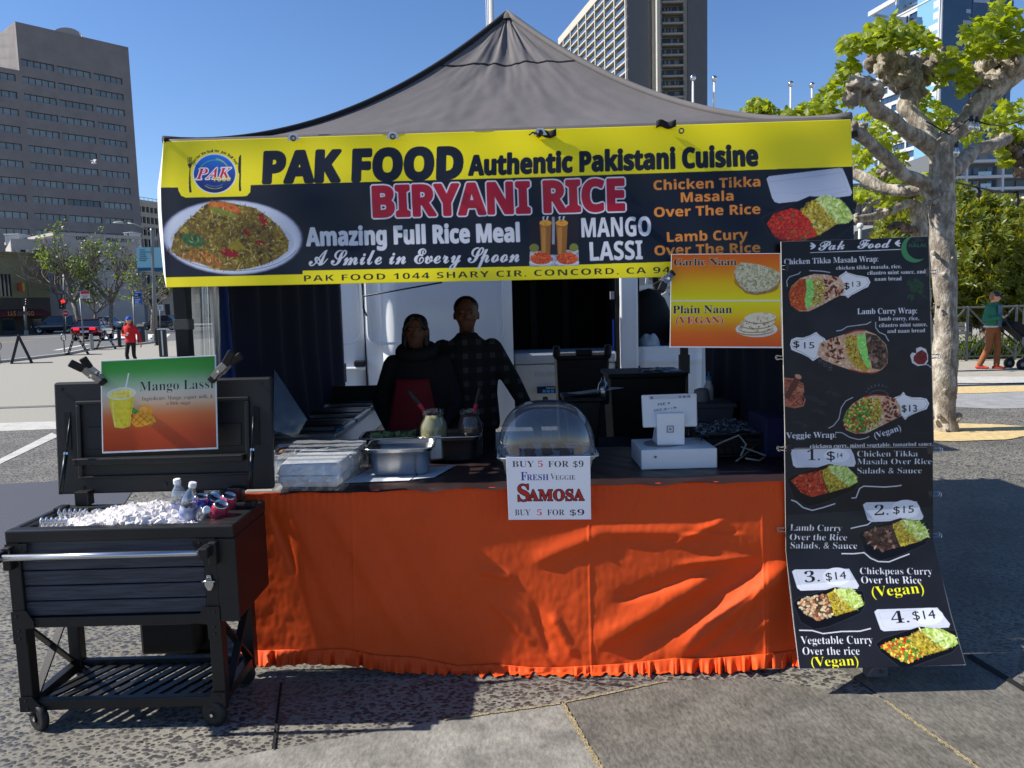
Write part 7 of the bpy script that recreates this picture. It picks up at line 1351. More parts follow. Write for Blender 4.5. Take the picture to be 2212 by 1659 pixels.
# wrapped foam boxes
FOAM = mat('white_foam', (216, 217, 218), .6, bump=.05, bscale=200); WRAP = glassy('clear_wrap', (240, 243, 246), .16, .86, .5)
fb = thing('wrapped_boxes', 'white foam boxes in crumpled clear plastic at the table edge left of the pans', 'takeout boxes', G(668, 1050, TZ))
A, B, C_, D_ = G(598, 1061, TZ), G(738, 1060, TZ), G(790, 1012, TZ), G(646, 1010, TZ)
for k in range(2):
    f0, f1 = (0, .52) if k == 0 else (.54, 1.0); a, b, c, d = A.lerp(D_, f0), B.lerp(C_, f0), B.lerp(C_, f1), A.lerp(D_, f1); h0 = .012; h = .118-.02*k; up = Vector((0, 0, h)); i_ = lambda p, q: p.lerp(q, .06); q = MB()
    q.hexa([i_(a, c)+Vector((0, 0, h0)), i_(b, d)+Vector((0, 0, h0)), i_(c, a)+Vector((0, 0, h0)), i_(d, b)+Vector((0, 0, h0)), a+up*.55, b+up*.55, c+up*.55, d+up*.55]); q.hexa([a+up*.56, b+up*.56, c+up*.56, d+up*.56, i_(a, c)+up, i_(b, d)+up, i_(c, a)+up, i_(d, b)+up]); q.build('foam_box', FOAM, fb, bevel=.012)
q = MB(); q.smooth = False; ctr = (A+B+C_+D_)/4
def wrapf(u, v):
    t = u*4; i = int(t) % 4; f = t-int(t); pts = [A, B, C_, D_]; p = pts[i].lerp(pts[(i+1) % 4], f); p = ctr+(p-ctr)*1.06
    if v < .5: z = .004+.135*(v/.5); k = 1+.02*math.sin(v*9)
    else: w_ = (v-.5)/.5; p = p.lerp(ctr, w_); z = .139-.004*w_; k = 1
    pos = ctr+(p-ctr)*k+Vector((0, 0, z)); n = noise.noise(pos*22)*.012+noise.noise(pos*55)*.006; return pos+(Vector((p.x-ctr.x, p.y-ctr.y, .04))).normalized()*n
q.grid(wrapf, 96, 26); q.build('plastic_wrap', WRAP, fb)
q = MB(); q.smooth = True; c = G(735, 978, TZ); c.z = TZ+.135; s = len(q.v); q.ball(c, (.03, .02, .012), 12); 
tag(q.build('wrapped_sweet', mat('blue_foil', (60, 110, 150), .25, .7)), 'small blue foil packet lying on the wrapped foam boxes', 'packet')
fo = thing('foam_tray', 'open white foam tray with brown paper left behind the wrapped boxes', 'tray', G(620, 1022, TZ)); q = MB(); a, b, c, d = G(588, 1024, TZ), G(636, 1018, TZ), G(652, 992, TZ), G(604, 996, TZ); up = Vector((0, 0, .09)); q.add([a, b, c, d, a+up, b+up, c+up, d+up], [(0, 3, 2, 1), (0, 1, 5, 4), (1, 2, 6, 5), (2, 3, 7, 6), (3, 0, 4, 7)]); q.build('tray_body', FOAM, fo, solid=.006); q = MB(); q.smooth = True; q.ball((a+c)/2+up*.9, (.05, .045, .02), 10); q.build('brown_paper', mat('brown_paper', (150, 110, 76), .9, var=.3, scale=20), fo)
# steam table along the left wall
stt = thing('steam_table', 'long stainless steam table with dark pan wells along the left curtain', 'steam table', (-1.1, 4.9, 0)); sx0, sx1, sy0, sy1, sz = -1.42, -.84, 4.24, 5.95, .90
q = MB(); q.box(sx0, sx1, sy0, sy1, sz-.17, sz-.008); q.build('body', STEEL, stt, bevel=.006); q = MB(); q.box(sx1-.16, sx1+.015, sy0-.015, sy1, sz-.006, sz); q.box(sx0, sx1-.16, sy0-.015, sy0+.06, sz-.006, sz); q.build('top_rim', mat('brushed_top', (190, 190, 190), .3, 1), stt)
for k in range(3):
    y0 = sy0+.08+k*.56; q = MB(); q.box(sx0+.03, sx1-.18, y0, y0+.5, sz-.007, sz-.002); w_ = q.build('well', mat('well_dark', (26, 26, 27), .35, .4), stt); q = MB(); z = sz+.012
    for a_, b_ in (((sx0+.02, y0), (sx1-.17, y0)), ((sx0+.02, y0+.25), (sx1-.17, y0+.25)), ((sx0+.02, y0+.5), (sx1-.17, y0+.5)), ((sx0+.02, y0), (sx0+.02, y0+.5)), ((sx1-.17, y0), (sx1-.17, y0+.5))): q.bar((a_[0], a_[1], z), (b_[0], b_[1], z), .03, .02)
    q.build('pan_rim', STEEL, w_)
    q = MB(); q.box(sx0+.05, sx1-.19, y0+.28, y0+.47, sz+.012, sz+.03); q.build('pan_lid', mat('lid_dark', (46, 46, 47), .3, .8), w_, bevel=.006)
q = MB(); q.box(sx0, sx1+.02, sy1-.02, sy1, sz, sz+.13); q.build('back_guard', BLACK_METAL, stt)
for x in (sx0+.05, sx1-.05):
    for y in (sy0+.06, sy1-.06): q = MB(); q.box(x-.02, x+.02, y-.02, y+.02, 0, sz-.17); q.build('leg', STEEL, stt)
for k in range(4): q = MB(); c = Vector((sx0+.1+.12*k, sy0-.002, sz-.08)); q.cyl(c, c+Vector((0, -.02, 0)), .014, .012); q.build('knob', CHROME, stt)
q = MB(); q.smooth = True; a, b, c, d = P(592, 798, 3.95), P(664, 905, 3.95), P(640, 946, 3.9), P(590, 930, 3.85)
def shl(u, v): p = a.lerp(b, u).lerp(d.lerp(c, u), v); return p+Vector((0, .012*noise.noise(p*7)+.006*noise.noise(p*22)*v, 0))
q.grid(shl, 26, 20); tag(q.build('plastic_bag', glassy('bag_film', (150, 152, 158), .22, .85, .5)), 'clear plastic bag hanging between the cart lid and the steam table', 'bag')
# samosa tub with clear dome
dx0, dx1 = P(1074, 985, 3.45).x, P(1292, 985, 3.45).x; dc = (dx0+dx1)/2; dyc = 3.56; zb = Z(1180, 988, 3.42)
dm = thing('food_dome', 'white serving tub with a clear domed lid and brown samosas inside', 'food display', (dc, dyc, TZ))
pan('tub', None, (dc+.0, dyc, TZ+.006), (dx1-dx0)-.03, .30, zb-TZ, 0, dm, mat('tub_white', (206, 206, 196), .4), None, .016, .003, .22)
q = MB(); q.smooth = True; n1_, n2_ = 40, 28; ax, ay, hz = (dx1-dx0)/2-.005, .155, P(1183, 870, 3.52).z-zb; se = lambda v, e: math.copysign(abs(v)**e, v)
def domef(u, v): th = math.pi*2*u; ph_ = math.pi/2*v; return Vector((dc+ax*se(math.cos(th), .62)*math.cos(ph_)**.72, dyc+ay*se(math.sin(th), .55)*math.cos(ph_)**.5, zb+.004+hz*math.sin(ph_)**.92))
q.grid(domef, n1_*2, n2_); q.build('dome', glassy('dome_plastic', (214, 219, 226), .08, .84, .35), dm)
q = MB(); q.tube([domef(i/60, 0) for i in range(61)], .006, 6, False); q.build('dome_rim', glassy('dome_edge', (226, 230, 236), .05, .4), dm)
q = MB(); q.box(dc-.012, dc+.012, dyc-.02, dyc+.02, zb+hz, zb+hz+.022); q.build('knob', BLACK_PLASTIC, dm, bevel=.005)
rr = random.Random(12); SAM = mat('fried_pastry', (104, 74, 50), .7, var=.35, scale=24, bump=.3, bscale=60)
for i in range(9):
    c = Vector((dc-.15+.3*(i % 5)/4+rr.uniform(-.01, .01), dyc-.08+.11*(i//5), zb-.012+rr.uniform(0, .01))); q = MB(); h = .075; a_ = rr.uniform(0, 6); b3 = [c+Vector((.05*math.cos(a_+k*2.1), .045*math.sin(a_+k*2.1), 0)) for k in range(3)]; q.add(b3+[c+Vector((0, 0, h))], [(0, 1, 3), (1, 2, 3), (2, 0, 3), (2, 1, 0)]); so = q.build('samosa', SAM, None, subd=2, bevel=.012, seg=2); tag(so, 'brown triangular samosas piled under the clear dome', 'samosa', 'samosas under the clear dome')
# payment tablet on the cash box
c0 = G(1467, 1013, TZ+.006); bx0, bx1 = P(1385.5, 1013, c0.y).x, P(1549.5, 1013, c0.y).x
cb_ = thing('cash_drawer', 'flat white cash drawer box under the payment tablet', 'cash drawer', (c0.x, c0.y, TZ)); q = MB(); q.box(bx0, bx1, c0.y, c0.y+.30, TZ+.006, TZ+.10); q.build('case', WHITE_PLASTIC, cb_, bevel=.005); q = MB(); c = P(1416, 987, c0.y-.002); q.cyl(c, c-Vector((0, .003, 0)), .006); q.build('lock', mat('mid_grey', (110, 112, 116), .5), cb_)
pos = thing('payment_tablet', 'white payment tablet on a stand facing the sellers, back marked with a square logo', 'tablet', (c0.x, c0.y+.15, TZ+.1)); tp = c0.y+.10; GREYINK = mat('logo_grey', (130, 134, 140), .5)
T0, T1, T2, T3 = P(1385.6, 853, tp+.03), P(1505.6, 849, tp+.03), P(1507, 921, tp-.005), P(1389, 923.5, tp-.005); nrm = (T1-T0).cross(T3-T0).normalized(); nrm = nrm if nrm.y < 0 else -nrm
q = MB(); q.prism([T3, T2, T1, T0], -nrm*.014); tbk = q.build('tablet_shell', WHITE_PLASTIC, pos, bevel=.012, seg=4)
S0, S1 = P(1418, 893, tp-.02), P(1479, 892, tp-.02); q = MB(); zb_ = TZ+.105; yb = tp-.02; q.hexa([(P(1420, 957, yb).x, yb, zb_), (P(1479, 957, yb).x, yb, zb_), (P(1479, 957, yb).x, yb+.14, zb_), (P(1420, 957, yb).x, yb+.14, zb_), (S0.x, yb-.004, S0.z), (S1.x, yb-.004, S1.z), (S1.x, yb+.012, S1.z), (S0.x, yb+.012, S0.z)]); sto = q.build('stand', mat('stand_white', (232, 233, 236), .3), pos, bevel=.004)
q = MB(); q.cyl((c0.x-.055, yb+.06, TZ+.1), (c0.x-.055, yb+.06, TZ+.106), .085, n=24); q.build('base_disc', mat('mid_grey', (110, 112, 116), .5), pos)
lc = P(1448, 927, yb-.0055); q = MB()
def sq(mb, c, r, w_, y): 
    for a_, b_ in (((-r, -r), (r, -r+w_)), ((-r, r-w_), (r, r)), ((-r, -r+w_), (-r+w_, r-w_)), ((r-w_, -r+w_), (r, r-w_))): mb.box(c.x+a_[0], c.x+b_[0], y-.001, y, c.z+a_[1], c.z+b_[1])
sq(q, lc, .0165, .0045, lc.y); q.box(lc.x-.005, lc.x+.005, lc.y-.001, lc.y, lc.z-.005, lc.z+.005); q.build('square_logo', GREYINK, sto)
def tab_at(px, py): d = Vector(ray(px, py)); o = Vector((0, 0, CAMH)); return o+d*((T0-o).dot(nrm)/d.dot(nrm))+nrm*.0012
def tab_text(t_, x0, x1, py, h, m, py1=None, style='bold'):
    v, tr = text_tris(t_, style); hv, _ = text_tris('H', style); a, b = tab_at(x0, py), tab_at(x1, py1 or py); upv = (T0-T3).normalized(); mn, mx = v[:, 0].min(), v[:, 0].max(); s_ = h*tp/F/hv[:, 1].max(); q = MB(); q.add([a+(b-a)*((x-mn)/(mx-mn))+upv*(y*s_) for x, y in v], [tuple(k) for k in tr]); q.build('lettering', m, tbk)
q = MB(); q.prism([tab_at(1401, 856.5), tab_at(1492, 853), tab_at(1492, 860), tab_at(1402, 863.5)], nrm*.0006); q.build('sticker_strip', mat('sticker_grey', (196, 198, 206), .4), tbk)
tab_text('Square', 1412, 1429, 861.3, 4.2, INK); q = MB(); p_ = tab_at(1407.5, 859.4)+nrm*.001; sq(q, p_, .0055, .002, p_.y); q.box(p_.x-.0015, p_.x+.0015, p_.y-.001, p_.y, p_.z-.0015, p_.z+.0015); q.build('square_logo', INK, tbk)
tab_text('Pay', 1434, 1441, 860.6, 2.6, INK); tab_text('Pay', 1444, 1452, 860.2, 2.6, INK); tab_text('VISA', 1454.5, 1462, 859.8, 2.8, mat('visa_navy', (30, 40, 110), .5)); 
for x0, x1, c_ in ((1466, 1471, (206, 110, 100)), (1475, 1480.5, (50, 110, 190)), (1484, 1491, (120, 124, 132))): q = MB(); y_ = 858.9-.035*(x0-1466); q.prism([tab_at(x0, y_), tab_at(x1, y_-.1), tab_at(x1, y_-3.8), tab_at(x0, y_-3.7)], nrm*.0006); q.build('card_icon', mat('card%d' % c_[0], c_, .5), tbk)
tab_text('FEE 9', 1421, 1447, 876.6, 5.2, INK, 873.5, 'plain'); tab_text('JUICE .20 = 1.99', 1412, 1461, 889, 4.6, INK, 883, 'plain')
# dark clutter behind: bins, toolbox, rear table
def crate(lab, x0, x1, yt, y0, y1, zb, m, name='storage_bin', lip=.02, cat='bin', taper=.03):
    a, b = P(x0, yt, y0), P(x1, yt, y0); z = (a.z+b.z)/2; o = thing(name, lab, cat, ((a.x+b.x)/2, y0, zb)); q = MB(); q.hexa([(a.x+taper, y0+taper*.5, zb), (b.x-taper, y0+taper*.5, zb), (b.x-taper, y1-taper, zb), (a.x+taper, y1-taper, zb), (a.x, y0, z-.03), (b.x, y0, z-.03), (b.x, y1, z-.03), (a.x, y1, z-.03)]); q.build('body', m, o, bevel=.012); q = MB(); q.box(a.x-lip, b.x+lip, y0-lip, y1+lip, z-.032, z); q.build('rim', m, o, bevel=.01); return o, z
BLP = mat('bin_black', (16, 16, 17), .55)
o, z = crate('tall black lidded cart with raised corner handles, in front of the open van door', 1202, 1316, 768, 6.55, 6.95, .1, BLP, 'storage_cart', .012)
for x in (1203, 1315): a = P(x, 768, 6.5); q = MB(); q.box(a.x-.03, a.x+.03, 6.52, 6.6, z-.02, z+.09); q.build('corner_handle', BLP, o, bevel=.02)
a = P(1262, 768, 6.55); q = MB(); q.box(a.x-.07, a.x+.07, 6.53, 6.62, z, z+.05); q.build('latch', BLP, o, bevel=.012)
o, z = crate('wide black storage box behind the payment tablet', 1318, 1482, 806, 5.3, 5.75, .45, mat('toolbox_black', (13, 13, 14), .6), 'storage_box', .015)
q = MB(); q.smooth = True; c = P(1430, 806, 5.4); q.ball(c+Vector((0, .05, 0)), (.16, .12, .03), 14); s0 = 0
for i in range(len(q.v)): v_ = Vector(q.v[i]); q.v[i] = tuple(v_+Vector((0, 0, .03*noise.noise(v_*20))))
tag(q.build('plastic_film', glassy('bag_film', (150, 152, 158), .22, .85, .5)), 'crumpled clear film on top of the wide black storage box', 'plastic film')
o, z = crate('small black open bin of bottles and bags right behind the dome', 1222, 1300, 858, 4.75, 5.05, .7, BLP, lip=.016)
q = MB(); a, b = P(1250, 851, 4.72), P(1347, 838, 4.85); q.prism([a, b, b+Vector((-.05, .16, -.012)), a+Vector((-.06, .14, -.01))], (0, 0, .002)); tag(q.build('paper_sheet', PAPER), 'white sheet of paper resting on the small black bin', 'paper')
q = MB(); q.smooth = True; c = P(1303, 838, 4.85); q.lathe([(0, -.1), (.035, -.1), (.04, -.02), (.03, .03), (.012, .05), (.012, .07), (0, .07)], c, 12); tag(q.build('squeeze_bottle', glassy('cloudy_bottle', (150, 156, 170), .2, .5)), 'cloudy plastic bottle in the small black bin', 'bottle')
rt = thing('folding_table', 'rear table under a dark navy cloth behind the payment tablet', 'table', (.5, 4.7, 0)); a, b = P(1290, 890, 4.6).x, P(1700, 890, 4.6).x; q = MB(); q.box(a, b, 4.62, 5.2, .66, .70); q.build('tabletop', mat('table_plastic', (150, 148, 144), .6), rt)
for x in (a+.1, b-.1): q = MB(); q.tube([(x, 4.8, 0), (x, 4.8, .66)], .014, 6); q.build('leg', POLE, rt)
q = MB(); q.smooth = True; q.grid(lambda u, v: Vector((a+(b-a)*u, 5.21-.6*min(1, v*2)-(.012+.014*math.sin(u*40))*max(0, v*2-1), .705-.6*max(0, v*2-1))), 60, 16); tag(q.build('table_cloth', mat('navy_table_cloth', (14, 18, 40), .8)), 'dark navy cloth over the rear table', 'tablecloth')
o, z = crate('low grey plastic box with a lid on the rear table, right of the tablet', 1500, 1588, 872, 4.9, 5.2, .705, mat('box_grey', (96, 98, 104), .5), 'storage_box', .012)
bt_ = thing('bottle', 'white squeeze bottle with a blue cap by the right curtain', 'bottle', P(1530, 860, 5.1)); q = MB(); q.smooth = True; c = P(1531, 861, 5.1); h = P(1531, 822, 5.1).z-c.z; q.lathe([(0, -.2), (.032, -.2), (.032, h*.6), (.02, h*.9), (.016, h)], c, 12); q.build('body', WHITE_PLASTIC, bt_); q = MB(); q.lathe([(.017, h), (.017, h+.025), (.006, h+.03), (.004, h+.06), (0, h+.06)], c, 10); q.build('blue_cap', mat('cap_blue', (60, 150, 200), .4), bt_)
q = MB(); q.smooth = True; c = P(1515, 861, 5.05); q.lathe([(0, -.1), (.05, -.1), (.055, 0), (.045, .06), (.02, .07), (0, .07)], c, 12); tag(q.build('tub', mat('dull_white', (150, 150, 148), .5)), 'small dull white tub beside the bottle with the blue cap', 'tub')
# wire tray with film, cables, blue cloth on the front table, right
c = G(1600, 985, TZ+.006); tr_ = thing('wire_tray', 'black wire tray covered with clear film on the table beside the menu board', 'tray', c); x0, x1 = P(1522, 975, 3.75).x, P(1650, 975, 3.75).x; q = MB(); z1 = P(1580, 912, 4.0).z
for k in range(9): x = x0+(x1-x0)*k/8; q.tube([(x+.06, 4.1, z1), (x+.05, 4.08, TZ+.02), (x, 3.76, TZ+.02), (x-.02, 3.74, z1-.02)], .003, 5)
for z_ in (z1-.02, (TZ+z1)/2, TZ+.02): q.tube([(x0-.02, 3.74, z_), (x1-.02, 3.74, z_), (x1+.06, 4.1, z_+.01), (x0+.06, 4.1, z_+.01), (x0-.02, 3.74, z_)], .005, 6)
q.build('wire_frame', BLACK_METAL, tr_); q = MB(); q.box(x0+.01, x1, 3.78, 4.06, TZ+.022, z1-.05); q.build('dark_contents', BLP, tr_); q = MB(); q.grid(lambda u, v: (lambda p: p+Vector((0, 0, .03*noise.noise(p*12)+.014*noise.noise(p*40))))(Vector((x0-.02+(x1-x0+.04)*u, 3.74+.36*v, z1-.01))), 34, 26); q.build('clear_film', glassy('bag_film', (150, 152, 158), .22, .85, .5), tr_)
CAB = mat('grey_cable', (128, 126, 120), .6)
for i, pts in enumerate((((1684, 893, 4.0), (1660, 905, 3.9), (1650, 930, 3.85), (1634, 960, 3.8), (1606, 985, 3.7), (1590, 996, 3.62)), ((1520, 975, 3.72), (1560, 955, 3.7), (1596, 940, 3.68), (1612, 960, 3.66), (1600, 985, 3.62)), ((1600, 965, 3.7), (1630, 975, 3.68), (1655, 985, 3.66), (1640, 995, 3.6), (1610, 990, 3.58)))):
    q = MB(); q.smooth = True; q.tube([P(*p) for p in pts], .0045, 6); tag(q.build('cable', CAB), ('pale power cable looping down beside the blue cloth box', 'pale cable arching over the wire tray', 'pale cable coiled at the right end of the table')[i], 'cable')
a, b = P(1652, 978, 3.72), P(1696, 902, 3.72); q = MB(); q.smooth = False; q.box(a.x, b.x+.06, 3.72, 4.0, TZ+.008, b.z); tag(q.build('cloth_box', mat('navy_cloth_box', (18, 24, 62), .8, var=.2), bevel=.012), 'dark blue cloth box at the right end of the table beside the menu board', 'box')
# ------------------------------------------------------------------ rolling ice cart
cx0, cx1, cy0, cy1 = X(8, 2.88, .81), X(503, 2.88, .81), 2.88, 3.27
RZ = Z(260, 1141, 2.88); BZ = Z(260, 1353, 2.88); SZ = Z(260, 1510, 2.88); SB = Z(260, 1532, 2.88)
cart = thing('ice_cart', 'black rolling cooler cart full of ice, lid open, grey plank front, left of the stall', 'cooler cart', ((cx0+cx1)/2, (cy0+cy1)/2, 0))
PLANK = mat('grey_plank', (58, 61, 72), .6, var=.22, scale=3, bump=.15, bscale=8); CB = BLACK_METAL; lx1 = X(474, 2.88, .5)
def grain_mat():
    m = mat('grained_plank', (56, 59, 70), .55); n = m.node_tree; b = n.nodes['Principled BSDF']; N = n.nodes.new; tc = N('ShaderNodeTexCoord'); mp = N('ShaderNodeMapping'); mp.inputs['Scale'].default_value = (1.2, 1, 22); n.links.new(tc.outputs['Object'], mp.inputs[0]); t = N('ShaderNodeTexNoise'); t.inputs['Scale'].default_value = 5; t.inputs['Detail'].default_value = 6; t.inputs['Distortion'].default_value = .8; n.links.new(mp.outputs[0], t.inputs['Vector'])
    r = N('ShaderNodeValToRGB'); r.color_ramp.elements[0].position = .38; r.color_ramp.elements[1].position = .62; r.color_ramp.elements[0].color = L4((44, 46, 55)); r.color_ramp.elements[1].color = L4((66, 70, 82)); n.links.new(t.outputs[0], r.inputs[0]); n.links.new(r.outputs[0], b.inputs['Base Color']); bp = N('ShaderNodeBump'); bp.inputs['Strength'].default_value = .35; bp.inputs['Distance'].default_value = .004; n.links.new(t.outputs[0], bp.inputs['Height']); n.links.new(bp.outputs[0], b.inputs['Normal']); return m
PLANK = grain_mat()
# tub: rim with opening, walls
ox0, ox1, oy0, oy1 = X(42, 2.93, RZ), X(424, 2.93, RZ), 2.935, 3.225
q = MB(); zt = RZ; t = .05
q.box(cx0, cx1, cy0, oy0, zt-t, zt); q.box(cx0, cx1, oy1, cy1, zt-t, zt); q.box(cx0, ox0, oy0, oy1, zt-t, zt); q.box(ox1, cx1, oy0, oy1, zt-t, zt); q.build('rim', CB, cart, bevel=.006)
q = MB(); q.box(ox0-.012, ox0, oy0, oy1, BZ+.03, zt-t); q.box(ox1, ox1+.012, oy0, oy1, BZ+.03, zt-t); q.box(ox0, ox1, oy1, oy1+.012, BZ+.03, zt-t); q.box(ox0, ox1, oy0-.012, oy0, BZ+.03, zt-t); q.box(ox0, ox1, oy0, oy1, BZ+.02, BZ+.03); q.build('tub_liner', BLACK_PLASTIC, cart)
npl = 5; pz0, pz1 = Z(260, 1330, 2.885), Z(260, 1164, 2.885)
for k in range(npl): q = MB(); a = pz0+(pz1-pz0)*k/npl; b = pz0+(pz1-pz0)*(k+1)/npl; q.box(cx0+.045, lx1-.055, cy0+.018, cy0+.04, a+.002, b-.002); q.build('front_plank', PLANK, cart, bevel=.004)
q = MB(); q.box(cx0, lx1, cy0+.004, cy0+.045, BZ, pz0); q.box(cx0, lx1, cy0+.004, cy0+.045, pz1, zt-t); q.build('front_frame', CB, cart, bevel=.004)
q = MB(); q.box(lx1+.004, cx1, cy0+.01, cy1-.005, BZ+.01, zt-t); q.build('side_panel', mat('side_panel_reflect_black', (26, 22, 23), .4), cart, bevel=.01); q = MB(); q.box(lx1+.0, cx1+.004, cy0, cy0+.012, BZ+.008, zt-t-.002); q.build('side_edge', CB, cart, bevel=.003)  # slight red in this black imitates the orange skirt's reflection
q = MB(); q.box(cx0-.01, cx0+.02, cy0+.05, cy1-.005, BZ+.01, zt-t); q.build('side_panel', mat('side_panel_reflect_black', (26, 22, 23), .4), cart, bevel=.01); q = MB(); q.box(cx0+.02, lx1, cy1-.03, cy1-.008, BZ+.01, zt-t); q.build('back_panel', CB, cart)
LEGS = [(cx0, cy0+.002), (lx1-.05, cy0+.002), (cx0, cy1-.05), (lx1-.05, cy1-.05)]
for x, y in LEGS: q = MB(); q.box(x, x+.05, y, y+.05, SB, BZ if y > cy0+.1 else pz1); q.build('leg', CB, cart, bevel=.004)
def bolt(mb, x, z, y): mb.lathe([(.006, 0), (.0055, .003), (0, .0042)], (x, y, z), 8, (0, -1, 0))
def plate(pts, bolts):
    q = MB(); q.prism([(x, cy0-.002, z) for x, z in pts], (0, -.003, 0)); o = q.build('corner_plate', CB, cart); q = MB()
    for x, z in bolts: q = MB(); bolt(q, x, z, cy0-.005); q.build('bolt', mat('bolt_grey', (50, 50, 52), .4, .6), o)
for s, x in ((1, cx0), (-1, lx1+.0)):
    X_ = lambda d: x+s*d; w_ = (lambda p: p if s > 0 else p[::-1])
    plate(w_([(X_(0), zt-.11), (X_(.05), zt-.11), (X_(.085), zt-.075), (X_(.085), zt-.052), (X_(0), zt-.052)]), [(X_(.02), zt-.07), (X_(.06), zt-.066), (X_(.025), zt-.1)])
    plate(w_([(X_(0), BZ-.06), (X_(.05), BZ-.06), (X_(.05), BZ+.0), (X_(.085), BZ+.004), (X_(.085), BZ+.03), (X_(.06), pz0+.03), (X_(0), pz0+.03)]), [(X_(.025), BZ-.04), (X_(.025), BZ-.01), (X_(.02), pz0+.01)])
    plate(w_([(X_(0), SB), (X_(.085), SB), (X_(.085), SB+.02), (X_(.05), SB+.06), (X_(0), SB+.06)]), [(X_(.03), SB+.012), (X_(.025), SB+.045)])
# lower shelf
q = MB(); q.box(cx0+.05, lx1-.05, cy0+.004, cy0+.036, SB, SZ); q.box(cx0+.05, lx1-.05, cy1-.04, cy1-.01, SB, SZ); q.box(cx0+.006, cx0+.044, cy0+.05, cy1-.05, SB, SZ); q.box(lx1-.044, lx1-.006, cy0+.05, cy1-.05, SB, SZ); q.build('shelf_frame', CB, cart, bevel=.003)
ns = 13
for k in range(ns):
    a = cx0+.03+(lx1-cx0-.02)*(k-1)/ns; x0_, x1_ = a, a+.15; q = MB(); f = lambda x: min(max(x, cx0+.02), lx1-.02); q.hexa([(f(x0_), cy0+.036, SB+.012), (f(x0_+.034), cy0+.036, SB+.012), (f(x1_+.034), cy1-.04, SB+.012), (f(x1_), cy1-.04, SB+.012), (f(x0_), cy0+.036, SB+.022), (f(x0_+.034), cy0+.036, SB+.022), (f(x1_+.034), cy1-.04, SB+.022), (f(x1_), cy1-.04, SB+.022)]); q.build('shelf_slat', CB, cart)
q = MB(); q.box(cx0+.05, lx1-.05, (cy0+cy1)/2-.015, (cy0+cy1)/2+.015, SB+.001, SB+.011); q.build('shelf_crossbar', CB, cart)
for x in (cx0+.02, lx1-.02): q = MB(); q.bar((x, cy0+.05, BZ-.01), (x, cy1-.05, SZ), .01, .03, (1, 0, 0)); q.bar((x+.012, cy1-.05, BZ-.01), (x+.012, cy0+.05, SZ), .01, .03, (1, 0, 0)); q.build('cross_brace', CB, cart)
# casters
for i, (x, y) in enumerate(LEGS):
    c = Vector((x+.025+(-.005 if i % 2 else .02), y+.02, 0)); r = .052; wc = Vector((c.x+(-.02 if i % 2 else .02), c.y-.015, r)); q = MB(); q.lathe([(.022, 0), (.03, -.006), (.03, -.016), (.016, -.02)], (c.x, c.y, SB), 14); q.build('caster_plate', CB, cart); q = MB(); a = R(74 if i % 2 else 60); ax = Vector((math.cos(a), math.sin(a), 0)); 
    for s in (-1, 1): q.bar(wc+ax*.019*s, Vector((c.x, c.y, SB-.016))+ax*.016*s, .03, .004, ax)
    q.build('fork', CB, cart); q = MB(); q.smooth = True; q.lathe([(.014, -.014), (r*.62, -.012), (r*.9, -.014), (r, -.008), (r, .008), (r*.9, .014), (r*.62, .012), (.014, .014)], wc, 28, ax); wo = q.build('wheel', mat('caster_rubber', (26, 26, 27), .6), cart); q = MB(); q.cyl(wc-ax*.022, wc+ax*.022, .007); q.build('axle', CHROME, wo)
# handle, opener, badge
hy = cy0-.055; hz = Z(220, 1200, hy); hx1 = X(434, hy, hz); q = MB(); q.smooth = True; q.tube([(cx0-.02, hy, hz), (hx1, hy, hz)], .0125, 16); ho = q.build('handle', mat('brushed_handle', (196, 198, 202), .26, .9), cart)
for x in (cx0+.0, hx1+.012): q = MB(); q.box(x-.018, x+.018, hy-.016, cy0+.002, hz-.02, hz+.02); q.box(x+.002, x+.034, cy0-.03, cy0+.002, hz-.06, hz+.03); q.build('handle_bracket', BLACK_PLASTIC, ho, bevel=.005)
c = P(452, 1258, cy0-.006); op = thing('bottle_opener', 'shiny bottle opener screwed to the cart leg under the handle', 'bottle opener', c); q = MB(); q.prism([c+Vector((dx, 0, dz)) for dx, dz in ((-.007, .03), (.007, .03), (.011, .012), (.018, .004), (.016, -.014), (.006, -.032), (-.006, -.032), (-.016, -.014), (-.018, .004), (-.011, .012))][::-1], (0, -.004, 0)); q.build('plate', CHROME, op, bevel=.0015); q = MB(); q.smooth = True; q.tube([c+Vector((-.026+.052*k/8, -.006-.014*math.sin(math.pi*k/8), .004+.007*math.sin(math.pi*k/8))) for k in range(9)], .0045, 8); q.build('lip', CHROME, op); q = MB()
for dz in (.022, -.022): q.lathe([(.004, 0), (.003, .003), (0, .0035)], c+Vector((0, -.004, dz)), 8, (0, -1, 0))
q.build('screw', CHROME, op)
q = MB(); a = P(68, 1345, cy0+.003); q.obox(a, (.026, 0, 0), (0, .0015, 0), (0, 0, .007)); q.build('badge', BLACK_PLASTIC, cart, bevel=.003)
